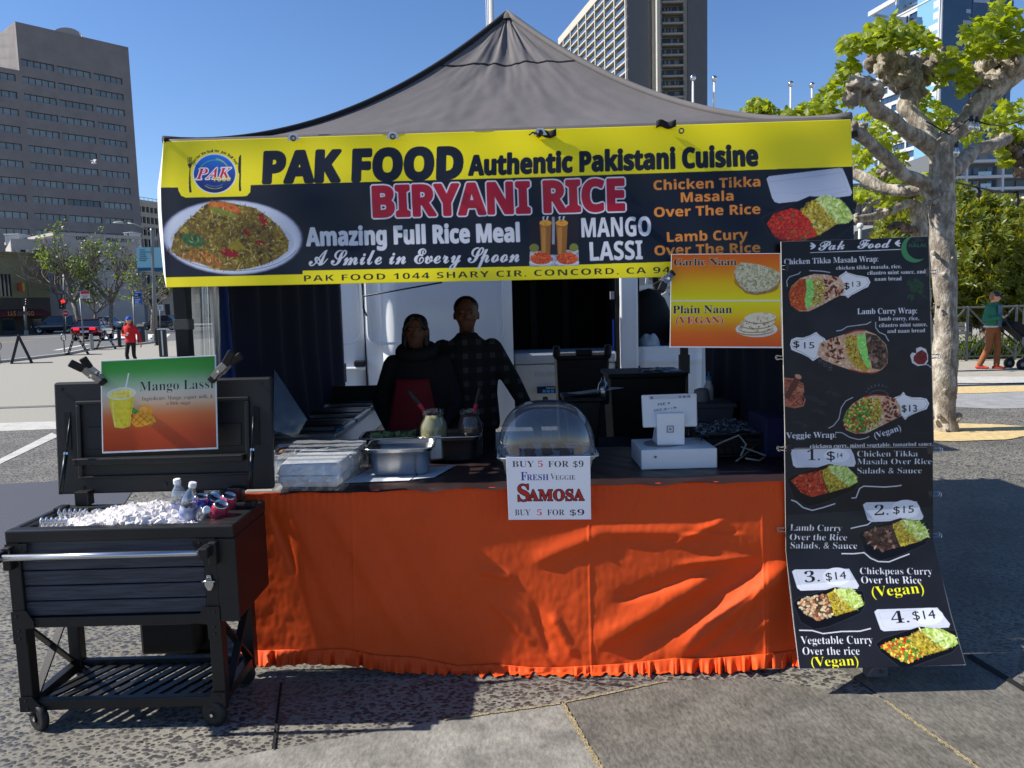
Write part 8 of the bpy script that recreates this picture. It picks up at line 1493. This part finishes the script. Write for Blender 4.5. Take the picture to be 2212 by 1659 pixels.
# raised lid with tray recess, ledge and gas struts
lz0, lz1, ly0, ly1 = Z(350, 1063, 3.285), Z(350, 821, 3.325), 3.285, 3.325
LX0b, LX1b = P(125, 1066, ly0).x, P(590, 1058, ly0).x; LX0t, LX1t = P(115, 826, ly1).x, P(585, 815, ly1).x
def lp(u, v, o=0): return Vector((LX0b+(LX1b-LX0b)*u+((LX0t-LX0b)*(1-u)+(LX1t-LX1b)*u)*v, ly0+(ly1-ly0)*v-o, lz0+(lz1-lz0)*v))
def lbox(mb, u0, u1, v0, v1, o0, o1): mb.hexa([lp(u0, v0, o1), lp(u1, v0, o1), lp(u1, v0, o0), lp(u0, v0, o0), lp(u0, v1, o1), lp(u1, v1, o1), lp(u1, v1, o0), lp(u0, v1, o0)])
q = MB(); lbox(q, 0, 1, 0, 1, -.035, 0); ld = q.build('lid', BLACK_PLASTIC, cart, bevel=.008)
q = MB(); fr_ = [(.105, .90, .14, .165, .0), (.105, .90, .80, .835, .0), (.105, .125, .165, .80, 0), (.88, .90, .165, .80, 0)]
for u0, u1, v0, v1, _ in fr_: lbox(q, u0, u1, v0, v1, .001, .014)
q.build('raised_border', BLACK_PLASTIC, ld, bevel=.004); q = MB(); lbox(q, .15, .34, .40, .60, .001, .006); q.build('inner_panel', BLACK_PLASTIC, ld, bevel=.004); q = MB(); lbox(q, .66, .86, .40, .60, .001, .006); q.build('inner_panel', BLACK_PLASTIC, ld, bevel=.004)
q = MB(); lbox(q, .105, .88, .275, .33, .001, .05); lbox(q, .105, .88, .32, .335, .045, .055); q.build('ledge', BLACK_PLASTIC, ld, bevel=.004)
q = MB()
for u in (.06, .93): lbox(q, u-.014, u+.014, .40, .74, .001, .004)
q.build('strut_slot', mat('deep_black', (8, 8, 9), .7), ld); q = MB()
for u, v in ((.035, .94), (.955, .94), (.12, .06), (.5, .07), (.88, .07)): c = lp(u, v, .001); q.cyl(c, c-Vector((0, .004, 0)), .009, n=12)
q.build('lid_bolt', BLACK_METAL, ld)
STRUT = mat('strut_tube', (24, 30, 34), .35, .5)
for (xa, ya), (xb, yb) in (((152, 905), (131, 1068)), ((548, 900), (541, 1056))):
    a, b = P(xa, ya, ly1-.05), P(xb, yb, 3.17); b.z = max(b.z, RZ+.004); q = MB(); q.smooth = True; q.tube([a, a.lerp(b, .46)], .005, 8); q.build('strut_rod', CHROME if False else STRUT, cart); q = MB(); q.smooth = True; q.tube([a.lerp(b, .46), b], .0085, 10); so = q.build('strut', STRUT, cart); q = MB(); m_ = a.lerp(b, .45); q.tube([m_, a.lerp(b, .48)], .0095, 10); q.build('strut_collar', CHROME, so); q = MB(); q.box(b.x-.02, b.x+.02, b.y-.03, b.y+.03, RZ, RZ+.02); q.build('strut_mount', BLACK_METAL, so, bevel=.004)
q = MB()
for x in (cx0+.1, cx1-.12): q = MB(); q.box(x-.03, x+.03, 3.24, 3.29, RZ, lz0+.02); q.build('hinge', BLACK_METAL, cart, bevel=.004)
# ice
def ice_top(x, y):
    u = (x-ox0)/(ox1-ox0); v = (y-oy0)/(oy1-oy0); return RZ-.035+.052*math.exp(-((u-.6)/.24)**2)*(.35+.65*math.sin(math.pi*min(1, .25+v*.7)))+.012*v-.02*max(0, .2-u)*4
ICE = bpy.data.materials.new('ice'); ICE.use_nodes = True; n = ICE.node_tree; b = n.nodes['Principled BSDF']; b.inputs['Base Color'].default_value = L4((252, 246, 243)); b.inputs['Roughness'].default_value = .12; b.inputs['Transmission Weight'].default_value = .2; b.inputs['IOR'].default_value = 1.31; b.inputs['Specular IOR Level'].default_value = .6
rr = random.Random(77); q = MB(); q.grid(lambda u, v: Vector((ox0+.004+(ox1-ox0-.008)*u, oy0+.004+(oy1-oy0-.008)*v, ice_top(ox0+(ox1-ox0)*u, oy0+(oy1-oy0)*v)-.022)), 30, 14)
for _ in range(900):
    x, y = rr.uniform(ox0+.015, ox1-.015), rr.uniform(oy0+.012, oy1-.012); z = ice_top(x, y)+rr.uniform(-.02, .004); M_ = Matrix.Rotation(rr.uniform(0, 6.28), 3, Vector((rr.gauss(0, 1), rr.gauss(0, 1), rr.gauss(0, 1))).normalized()); s = rr.uniform(.011, .0185); h = [M_ @ Vector((a*s*rr.uniform(.75, 1.1), b_*s*rr.uniform(.75, 1.1), c_*s*rr.uniform(.7, 1.3)))+Vector((x, y, z)) for a, b_, c_ in ((-1, -1, -1), (1, -1, -1), (1, 1, -1), (-1, 1, -1), (-.82, -.82, 1), (.82, -.82, 1), (.82, .82, 1), (-.82, .82, 1))]; q.hexa(h)
tag(q.build('ice', ICE, bevel=.0028), 'heap of clear ice cubes filling the black cart', 'ice', kind='stuff')
# bottles, cans, trays
BOT = glassy('bottle_plastic', (238, 243, 248), .03, .78); LBL = mat('bottle_label', (36, 66, 150), .4, c2=(206, 214, 226), var=.1, scale=34); CAPW = mat('bottle_cap', (228, 230, 232), .4)
def bottle(lab, base, top):
    b0, t0 = Vector(base), Vector(top); ax = (t0-b0).normalized(); o = thing('water_bottle', lab, 'bottle', b0, 'water bottles in the ice'); q = MB(); q.smooth = True; pr = [(0, .004), (.026, 0), (.031, .012)]
    for i in range(6): pr += [(.031, .02+.014*i), (.029, .027+.014*i)]
    pr += [(.032, .11), (.032, .135), (.026, .155), (.014, .176), (.0125, .188)]; q.lathe(pr, b0, 20, ax); q.build('bottle_body', BOT, o); q = MB(); q.smooth = True; q.lathe([(.0328, .055), (.0328, .108)], b0, 20, ax); q.build('label', LBL, o); q = MB(); q.lathe([(.0145, .186), (.0152, .19), (.015, .204), (.013, .207), (0, .207)], b0, 16, ax); q.build('cap', CAPW, o)
bottle('clear water bottle standing upright, rearmost in the ice', P(392, 1126, 3.14)-Vector((0, 0, .02)), P(384, 1053, 3.12)); bottle('clear water bottle leaning in front of the upright one', P(398, 1140, 3.04)-Vector((0, 0, .01)), P(412, 1070, 3.03)); bottle('clear water bottle lying with its cap towards the front', P(424, 1130, 3.12), P(446, 1102, 2.98))
def can(lab, base, top, c):
    b0 = Vector(base); ax = (Vector(top)-b0).normalized(); o = thing('drink_can', lab, 'can', b0, 'drink cans in the ice'); q = MB(); q.smooth = True; q.lathe([(.024, 0), (.031, .008), (.033, .016), (.033, .104), (.028, .117)], b0, 22, ax); q.build('can_body', mat('can_%d' % c[0], c, .25, .55, c2=tuple(min(255, k+70) for k in c), var=.1, scale=40), o); q = MB(); q.smooth = True; q.lathe([(.0285, .116), (.028, .121), (.0255, .121), (.0245, .117), (0, .117)], b0, 22, ax); q.build('can_top', CHROME, o)
can('dark blue drink can lying tilted behind the bottles', P(440, 1112, 3.2), P(462, 1074, 3.16), (30, 60, 150)); can('green drink can wedged between the bottles and the blue can', P(426, 1128, 3.13), P(432, 1090, 3.12), (30, 90, 70)); can('pink drink can nearer the front, in the right corner of the ice', P(464, 1136, 3.06), P(474, 1102, 3.03), (190, 40, 66)); can('pink drink can farther back, in the right corner of the ice', P(484, 1122, 3.16), P(492, 1086, 3.14), (196, 44, 70))
for lab, px, py, y, w_ in (('clear ribbed ice scoop tray against the rear left of the ice', 156, 1113, 3.13, .11), ('clear fingers of a plastic tray at the front left of the ice', 116, 1132, 2.99, .10)):
    c = P(px, py, y); o = thing('plastic_tray', lab, 'tray', c); q = MB(); q.smooth = True
    for k in range(6): x = c.x-w_/2+w_*k/5; q.tube([(x, c.y, c.z-.03), (x, c.y+.004, c.z+.016), (x, c.y+.012, c.z+.022)], .007, 8)
    q.build('ribs', glassy('tray_clear', (236, 238, 240), .1, .55), o); q = MB(); q.box(c.x-w_/2, c.x+w_/2, c.y+.006, c.y+.01, c.z-.03, c.z+.012); q.build('back', glassy('tray_clear', (236, 238, 240), .1, .55), o)
# black rear kick box and small things under the table end
q = MB(); a, b = P(300, 1420, 3.4), P(415, 1345, 3.4); q.box(a.x, b.x, 3.42, 3.8, .05, b.z); tag(q.build('storage_box', BLP, bevel=.015), 'black box on the ground behind the cart legs', 'box')
# ------------------------------------------------------------------ people (local frame: front is -y)
def cap(mb, p, q_, r0, r1, n=10, k=5):
    p, q_ = Vector(p), Vector(q_); d = (q_-p).normalized(); pts = [p-d*r0*.92, p-d*r0*.6, p]; rad = [r0*.3, r0*.8, r0]
    for i in range(1, k): pts.append(p.lerp(q_, i/k)); rad.append(r0+(r1-r0)*i/k)
    pts += [q_, q_+d*r1*.6, q_+d*r1*.92]; rad += [r1, r1*.8, r1*.3]; mb.tube(pts, rad, n)
def torso(mb, rings, n=18):
    vs = [(cx+rx*math.cos(t), cy+ry*math.sin(t), z) for (z, rx, ry, cx, cy) in rings for t in [2*math.pi*j/n for j in range(n)]]; k = len(rings)
    mb.add(vs, [(i*n+j, i*n+(j+1) % n, (i+1)*n+(j+1) % n, (i+1)*n+j) for i in range(k-1) for j in range(n)]+[tuple(range(n-1, -1, -1)), tuple((k-1)*n+j for j in range(n))])
def hand(mb, w_, d, nrm, side, curl=.5, s=1.0):
    w_, d, nrm = Vector(w_), Vector(d).normalized(), Vector(nrm).normalized(); t = d.cross(nrm).normalized()*side
    for i, (o, l) in enumerate(((.030, .072), (.011, .080), (-.009, .074), (-.028, .058))):
        root = w_+(d*.088+t*o)*s; cap(mb, w_+t*o*.6*s+d*.01*s, root, .0125*s, .0115*s, 8, 3); p = root; dd = d.copy()
        for j in range(3): dd = (dd+nrm*curl*(.55+.12*i)).normalized(); p2 = p+dd*l*(.45, .32, .25)[j]*s; cap(mb, p, p2, (.0098-.0009*j)*s, (.0092-.001*j)*s, 8, 2); p = p2
    a = w_+(d*.022+t*.026)*s; b = a+(d*.6+t*.75+nrm*.35).normalized()*.04*s; cap(mb, a, b, .0125*s, .0105*s, 8, 2); cap(mb, b, b+(d*.8+t*.15+nrm*.5).normalized()*.034*s, .010*s, .0085*s, 8, 2)
def head(mb, c, M, s=1.0, fem=False):
    c = Vector(c); f = lambda x, y, z: c+M @ Vector((x*s, y*s, z*s))
    mb.ball(f(0, .012, .03), (.077*s, .095*s, .092*s), 14, M=M); mb.ball(f(0, -.03, -.045), (.058*s, .062*s, .07*s), 14, M=M); mb.ball(f(0, -.058, -.085), (.026*s, .022*s, .022*s), 10, M=M); mb.ball(f(0, -.02, -.01), (.07*s, .076*s, .075*s), 12, M=M)
    cap(mb, f(0, -.088, .02), f(0, -.106, -.018), .009*s, .0135*s, 8, 3); mb.ball(f(-.012, -.096, -.022), .009*s, 8, M=M); mb.ball(f(.012, -.096, -.022), .009*s, 8, M=M)
    mb.ball(f(0, -.086, -.047), (.024*s, .011*s, .007*s), 10, M=M); mb.ball(f(0, -.084, -.058), (.021*s, .011*s, .008*s), 10, M=M)
    for sx in (-1, 1): mb.ball(f(sx*.079, .01, -.005), (.011*s, .02*s, .031*s), 8, M=M); mb.ball(f(sx*.03, -.083, .028), (.024*s, .012*s, .008*s), 8, M=M); mb.ball(f(sx*.04, -.062, -.02), (.024*s, .022*s, .022*s), 8, M=M)
    return f
SKIN = mat('skin_light', (206, 150, 122), .55, var=.06, scale=14); SKIND = mat('skin_brown', (104, 68, 50), .55, var=.06, scale=14)
def person(lab, loc, yaw, H, jx, cl, group=None):
    """jx: joints for a 1.75 m body; cl: clothing"""
    s = H/1.75; t = thing('person', lab, 'person', group=group); V = lambda p: Vector(p)*s; sk = cl.get('skin', SKIN)
    hl, hr = V(jx.get('hipL', (-.09, 0, .93))), V(jx.get('hipR', (.09, 0, .93))); shl, shr = V(jx.get('shL', (-.165, .01, 1.385))), V(jx.get('shR', (.165, .01, 1.385))); hc = V(jx.get('head', (0, -.02, 1.605))); M_ = Matrix.Rotation(R(jx.get('hyaw', 0)), 3, 'Z') @ Matrix.Rotation(R(jx.get('hpitch', 0)), 3, 'X') @ Matrix.Rotation(R(jx.get('hroll', 0)), 3, 'Y')
    b = MB(); b.smooth = True; f = head(b, hc, M_, s); nk = V(jx.get('neck', (0, .02, 1.46))); cap(b, nk-Vector((0, 0, .03*s)), hc+M_ @ Vector((0, .02, -.05))*s, .056*s, .05*s)
    TR_ = [(.88, .15, .10, 0, .0), (.96, .165, .11, 0, 0), (1.08, .14, .10, 0, 0), (1.22, .155, .105, 0, 0), (1.35, .165, .10, 0, .005), (1.43, .12, .075, 0, .01), (1.47, .06, .055, 0, .02)]; torso(b, [(z*s, rx*s*.92, ry*s*.92, cx_*s, cy_*s) for z, rx, ry, cx_, cy_ in TR_])
    A_ = {}
    for k, sh_, sd in (('L', shl, 1), ('R', shr, -1)):
        e, w_ = V(jx['el'+k]), V(jx['wr'+k]); cap(b, sh_, e, .046*s, .038*s); cap(b, e, w_, .037*s, .027*s); hd = Vector(jx.get('hd'+k, (0, 0, -1))); hn = Vector(jx.get('hn'+k, (-1 if k == 'R' else 1, 0, 0))); hand(b, w_+hd.normalized()*.012*s, hd, hn, jx.get('hs'+k, sd), jx.get('curl'+k, .35), s); A_[k] = (sh_, e, w_)
    Lg = {}
    for k, hp in (('L', hl), ('R', hr)):
        kn, an = V(jx['kn'+k]), V(jx['an'+k]); cap(b, hp, kn, .075*s, .052*s); cap(b, kn, an, .05*s, .034*s); Lg[k] = (hp, kn, an, Vector(jx.get('toe'+k, (0, -1, 0))).normalized()); cap(b, an-Vector((0, 0, .03*s)), an+Lg[k][3]*.13*s-Vector((0, 0, .05*s)), .034*s, .026*s)
    b.build('body', sk, t, remesh=.0085*s)
    for sx in (-1, 1): q = MB(); q.smooth = True; q.ball(f(sx*.03, -.078, .014), (.011*s, .009*s, .006*s), 8); q.build('eye', mat('dark_eye', (30, 22, 18), .2), t)
    # trousers
    q = MB(); q.smooth = True; g = cl.get('leg', 1.0); torso(q, [(z*s, rx*s, ry*s, 0, 0) for z, rx, ry in ((.84, .16*g, .115*g), (.92, .175, .122), (1.0, .168, .116), (1.04, .158, .108))])
    for k in 'LR': hp, kn, an, _ = Lg[k]; cap(q, hp, kn, .092*s*g, .068*s*g); cap(q, kn, an+Vector((0, 0, .02*s)), .068*s*g, .052*s*g*cl.get('flare', 1.0))
    q.build('trousers', cl['trousers'], t, remesh=.012*s)
    # jacket
    q = MB(); q.smooth = True; jz = cl.get('jz', .90); w0 = cl.get('bulk', 1.0); rg = [(jz, .178*w0, .128*w0), (jz+.05, .185*w0, .132*w0), (1.08, .172*w0, .126*w0), (1.22, .182*w0, .128*w0), (1.34, .188, .12), (1.40, .165, .10), (1.44, .12, .085), (1.475, .075, .07), (1.495, .068, .064)]; torso(q, [(z*s, rx*s, ry*s, 0, .004*s) for z, rx, ry in rg])
    for k in 'LR': sh_, e, w_ = A_[k]; cap(q, sh_, e, .064*s*w0, .055*s*w0); cap(q, e, e.lerp(w_, .93), .055*s*w0, .040*s*w0); q.ball(sh_+Vector((0, 0, -.005*s)), .062*s, 10)
    jo = q.build('jacket', cl['jacket'], t, remesh=.011*s)
    for k in 'LR':
        hp, kn, an, to = Lg[k]; q = MB(); q.smooth = True; a0 = Vector((an.x, an.y, .045*s+max(0, an.z-.09*s)))-to*.05*s; cap(q, a0, a0+to*.1*s, .043*s, .045*s); cap(q, a0+to*.1*s-Vector((0, 0, .008*s)), a0+to*.20*s-Vector((0, 0, .014*s)), .043*s, .032*s); cap(q, an, a0+to*.03*s, .045*s, .045*s)
        for i in range(len(q.v)): v_ = q.v[i]; q.v[i] = (v_[0], v_[1], max(v_[2], max(0, an.z-.09*s)+.004))
        q.build('shoe', cl['shoes'], t, remesh=.008*s)
    if 'hair' in cl:
        q = MB(); q.smooth = True; hs = cl.get('hairs', 1.0); q.ball(f(0, .026, .05), (.085*s, .092*s, .08*s), 14, M=M_); q.ball(f(0, .05, .0), (.078*s, .07*s, .085*s), 12, M=M_)
        for e_ in cl.get('locks', ()): cap(q, f(*e_[0]), f(*e_[1]), e_[2]*s, e_[3]*s)
        for i in range(len(q.v)): v_ = Vector(q.v[i]); q.v[i] = tuple(v_+Vector((1, 1, 1))*.006*s*noise.noise(v_*38/s))
        q.build('hair', cl['hair'], t, remesh=.007*s)
    if 'cap' in cl:
        q = MB(); q.smooth = True; q.ball(f(0, .012, .055), (.086*s, .102*s, .078*s), 16, M=M_); q2 = MB(); co = q.build('cap', cl['cap'], t, remesh=.006*s); q2.smooth = True
        q2.grid(lambda u, v: f((u-.5)*.15*(1-.25*v*v), -.085-.07*v*math.sin(math.pi*(.12+.76*u)), .058-.018*v-.02*abs(u-.5)**1.5*3), 12, 6); q2.build('cap_brim', cl.get('brim', cl['cap']), co, solid=.006)
    t.location = loc; t.rotation_euler = (0, 0, R(yaw)); return t, f, s, A_
def add_part(name, mb, m, t, **k): return mb.build(name, m, t, **k)
BLKJ = mat('black_jacket', (17, 17, 19), .85, var=.15); HAIRK = mat('black_hair', (14, 12, 12), .5); HAIRB = mat('brown_hair', (92, 62, 40), .6, var=.2, scale=30)
def plaid():
    m = mat('dark_plaid', (24, 24, 26), .85); n = m.node_tree; b = n.nodes['Principled BSDF']; N = n.nodes.new; tc = N('ShaderNodeTexCoord'); sx = N('ShaderNodeSeparateXYZ'); n.links.new(tc.outputs['Object'], sx.inputs[0]); out = []
    for ax in (0, 2):
        a = N('ShaderNodeMath'); a.operation = 'MULTIPLY'; a.inputs[1].default_value = 1/.088; n.links.new(sx.outputs[ax], a.inputs[0]); f = N('ShaderNodeMath'); f.operation = 'FRACT'; n.links.new(a.outputs[0], f.inputs[0]); g_ = N('ShaderNodeMath'); g_.operation = 'GREATER_THAN'; g_.inputs[1].default_value = .62; n.links.new(f.outputs[0], g_.inputs[0]); out.append(g_)
    ad = N('ShaderNodeMath'); ad.operation = 'ADD'; n.links.new(out[0].outputs[0], ad.inputs[0]); n.links.new(out[1].outputs[0], ad.inputs[1]); dv = N('ShaderNodeMath'); dv.operation = 'MULTIPLY'; dv.inputs[1].default_value = .5; n.links.new(ad.outputs[0], dv.inputs[0]); r = N('ShaderNodeValToRGB'); r.color_ramp.interpolation = 'CONSTANT'; e = r.color_ramp.elements; e[0].color = L4((13, 13, 15)); e[1].position = .8; e[1].color = L4((60, 61, 64)); e.new(.3).color = L4((22, 22, 24)); n.links.new(dv.outputs[0], r.inputs[0]); n.links.new(r.outputs[0], b.inputs['Base Color']); return m
DTR = mat('black_trousers', (16, 16, 18), .85)
STAND = dict(knL=(-.10, -.01, .5), anL=(-.11, .02, .09), knR=(.10, -.01, .5), anR=(.11, .02, .09))
pm = P(1000, 660, 5.0)
person('man in a dark plaid shirt standing behind the counter, his arm resting on it', (pm.x+.02, 5.0, 0), 4, 1.70, dict(STAND, elL=(-.24, -.02, 1.14), wrL=(-.22, -.14, .92), elR=(.30, .02, 1.15), wrR=(.40, -.10, .95), hdR=(.35, -.3, -.8), hnR=(-.4, -.6, -.3), head=(0, -.025, 1.61)), dict(skin=SKIND, jacket=plaid(), trousers=DTR, shoes=BLACK_PLASTIC, hair=HAIRK, bulk=1.13, jz=.84))
pw = P(898, 700, 4.82)
tw, fw, s_w, Aw = person('woman in a black hooded jacket and red apron standing behind the counter', (pw.x-.0, 4.82, 0), -4, 1.60, dict(STAND, elL=(-.27, .02, 1.12), wrL=(-.16, -.16, .96), hdL=(.7, -.4, -.4), hnL=(0, .3, -1), elR=(.25, .03, 1.12), wrR=(.16, -.16, .95), hdR=(-.7, -.4, -.3), hnR=(0, .3, -1), hyaw=6, hroll=3), dict(skin=SKIND, jacket=BLKJ, trousers=DTR, shoes=BLACK_PLASTIC, bulk=1.16, hair=HAIRK, locks=[((-.06, .03, .02), (-.078, .035, -.14), .032, .026), ((.06, .03, .02), (.082, .03, -.15), .032, .024), ((0, .06, .0), (0, .07, -.13), .05, .04), ((.02, -.05, .1), (.07, -.05, .03), .018, .016), ((-.02, -.05, .1), (-.07, -.045, .02), .02, .018)]))
q = MB(); q.smooth = True
for k in range(26): a = 6.283*k/25; q.ball((.105*s_w*math.cos(a), .01+.095*s_w*math.sin(a), 1.475*s_w+.025*math.sin(a)), .05*s_w, 8)
q.build('hood', BLKJ, tw, remesh=.012); q = MB(); q.smooth = True; q.grid(lambda u, v: Vector(((u-.5)*.32*(.62+.38*min(1, v*2.2)), -.165-.025*math.sin(math.pi*u)-.02*math.sin(v*3), (1.30-.72*v)*s_w)), 12, 20); q.build('apron', mat('red_apron', (112, 14, 24), .8), tw, solid=.006)
# woman in red crossing the plaza
pr = G(280, 800); yr = 22.5; pr = P(281, 720, yr)
HOOD = mat('red_hoodie', (196, 30, 34), .85, var=.1, scale=6); BLUE_CAP = mat('blue_cap', (36, 80, 176), .7)
tr2, fr2, s2, A2_ = person('woman in a red hoodie and blue cap walking across the plaza with a phone', (pr.x, yr, 0), -8, 1.60, dict(knL=(-.09, -.12, .52), anL=(-.07, -.05, .12), toeL=(0, -1, 0), knR=(.09, -.02, .5), anR=(.10, .14, .11), toeR=(.1, -1, 0), elL=(-.27, .04, 1.15), wrL=(-.05, -.20, 1.14), hdL=(1, -.2, .15), hnL=(0, .3, 1), curlL=.6, elR=(.26, .05, 1.14), wrR=(.33, .02, .90), hdR=(.15, -.1, -1), hyaw=10), dict(jacket=HOOD, trousers=mat('black_leggings', (18, 18, 20), .8), shoes=BLACK_PLASTIC, hair=HAIRB, cap=BLUE_CAP, leg=.86, locks=[((-.07, .03, 0), (-.12, .05, -.12), .04, .05), ((.07, .03, 0), (.1, .04, -.13), .03, .03)], bulk=.97))
q = MB(); w_ = A2_['L'][2]; q.obox(w_+Vector((.10, -.03, .03)), (.035, 0, 0), (0, .035, .05), (0, -.004, .003)); q.build('phone', BLACK_PLASTIC, tr2, bevel=.004)
q = MB(); q.smooth = True; q.tube([(-.13, -.13, 1.42), (-.15, -.15, 1.25), (-.17, -.08, 1.08)], .018, 8); q.build('bag_strap', BLKJ, tr2); q = MB(); q.smooth = True; q.ball((-.12, .14, 1.2), (.14, .08, .2), 12); q.build('backpack', BLKJ, tr2)
# man in green
yg = 16.2; pg = P(2145, 720, yg); GREENJ = mat('green_jacket', (40, 112, 84), .75, var=.1, scale=5); RUST = mat('rust_trousers', (140, 84, 50), .85, var=.15, scale=6)
tg, fg, sg, Ag = person('man in a green jacket, rust trousers and dark cap looking down at his phone', (pg.x, yg, 0), 24, 1.66, dict(knL=(-.10, .02, .5), anL=(-.16, .17, .10), toeL=(.5, -.8, 0), knR=(.09, -.06, .5), anR=(.10, -.04, .09), toeR=(.6, -.7, 0), elL=(-.25, .02, 1.13), wrL=(-.02, -.22, 1.16), hdL=(.9, -.3, .3), hnL=(.1, .5, .9), curlL=.7, elR=(.27, .02, 1.15), wrR=(.36, -.12, .97), hdR=(.5, -.4, -.7), hyaw=38, hpitch=12), dict(jacket=GREENJ, trousers=RUST, shoes=mat('red_trainers', (186, 60, 46), .7), hair=mat('ginger_hair', (150, 100, 60), .6), cap=mat('navy_cap', (36, 42, 58), .8), leg=1.04, flare=1.16, bulk=1.08, jz=.96))
q = MB(); w_ = Ag['L'][2]; q.obox(w_+Vector((.11, -.05, .055)), (.034, 0, .01), (-.01, .03, .045), (0, -.004, .003)); q.build('phone', BLACK_PLASTIC, tg, bevel=.004)
q = MB(); q.smooth = True; q.grid(lambda u, v: Vector(((u-.5)*.13, -.141*sg-.012*math.sin(math.pi*u), (1.44-.50*v)*sg)), 8, 16); q.build('shirt_front', mat('blue_grey_shirt', (84, 108, 124), .8), tg, solid=.012)
q = MB(); q.smooth = True; q.tube([(.195*sg*math.cos(a), .145*sg*math.sin(a)+.004, .965*sg) for a in np.linspace(math.pi*.5, math.pi*1.42, 14)], .02, 8); q.build('pale_hem', mat('cream_hem', (206, 200, 180), .8), tg)
q = MB(); q.smooth = True; c = Ag['L'][2]; q.lathe([(.036, -.02), (.04, -.015), (.04, .015), (.036, .02)], c-Vector((.02, 0, 0)), 14, (1, -.2, .1)); q.build('wristwatch', mat('pale_watch', (200, 198, 190), .5), tg)
# person and pushchair at the right edge
yd = 16.6; pd = P(2222, 720, yd)
person('person in dark grey jacket and trousers, half cut off by the right edge', (pd.x, yd, 0), 60, 1.62, dict(knL=(-.09, -.08, .5), anL=(-.10, .10, .09), knR=(.09, -.02, .5), anR=(.10, -.12, .09), elL=(-.25, .0, 1.14), wrL=(-.16, -.26, 1.06), hdL=(.2, -1, 0), elR=(.25, 0, 1.14), wrR=(.16, -.26, 1.06), hdR=(-.2, -1, 0)), dict(jacket=mat('dark_grey_jacket', (48, 48, 52), .85, var=.1), trousers=mat('charcoal_trousers', (52, 53, 56), .85), shoes=BLACK_PLASTIC, hair=HAIRB, flare=1.2, locks=[((-.06, .03, 0), (-.08, .04, -.18), .035, .03), ((.06, .03, 0), (.08, .04, -.18), .035, .03), ((0, .06, 0), (0, .08, -.16), .06, .05)]))
ys = 15.9; st_ = thing('pushchair', 'black folding pushchair at the right edge beside the man in green', 'pushchair', P(2205, 800, ys)); q = MB(); q.smooth = True; a, b, c = P(2171, 690, ys), P(2190, 716, ys), P(2212, 795, ys); a.y = b.y = c.y = ys
q.tube([a, b, P(2225, 745, ys)], .018, 8); q.tube([a+Vector((0, .42, 0)), b+Vector((0, .42, 0)), P(2225, 745, ys)+Vector((0, .42, 0))], .018, 8); q.tube([a, a+Vector((0, .42, 0))], .02, 8); q.tube([b, P(2235, 798, ys)], .014, 8); q.tube([P(2232, 720, ys), P(2203, 794, ys)], .014, 8); q.build('frame', BLACK_METAL, st_)
q = MB(); q.smooth = True; q.hexa([P(2182, 703, ys), P(2225, 740, ys), P(2225, 740, ys)+Vector((0, .4, 0)), P(2182, 703, ys)+Vector((0, .4, 0)), P(2196, 693, ys), P(2240, 712, ys), P(2240, 712, ys)+Vector((0, .4, 0)), P(2196, 693, ys)+Vector((0, .4, 0))]); q.build('seat', BLKJ, st_, bevel=.04); q = MB(); q.box(P(2206, 740, ys).x, P(2216, 740, ys).x, ys-.03, ys-.02, Z(2206, 745, ys), Z(2206, 728, ys)); q.build('grey_pocket', mat('mid_grey', (110, 112, 116), .5), st_)
for x, dy in ((2208, 0), (2208, .42), (2250, 0), (2250, .42)): w2 = MB(); w2.smooth = True; p = P(x, 790, ys); w2.lathe([(.04, -.02), (.10, -.02), (.12, -.01), (.12, .01), (.10, .02), (.04, .02)], (p.x, ys+dy, .12), 18, (0, 1, 0)); wo = w2.build('wheel', TYRE, st_); w2 = MB(); w2.lathe([(0, -.015), (.045, -.022)], (p.x, ys+dy, .12), 12, (0, 1, 0)); w2.build('hub', POLE, wo)
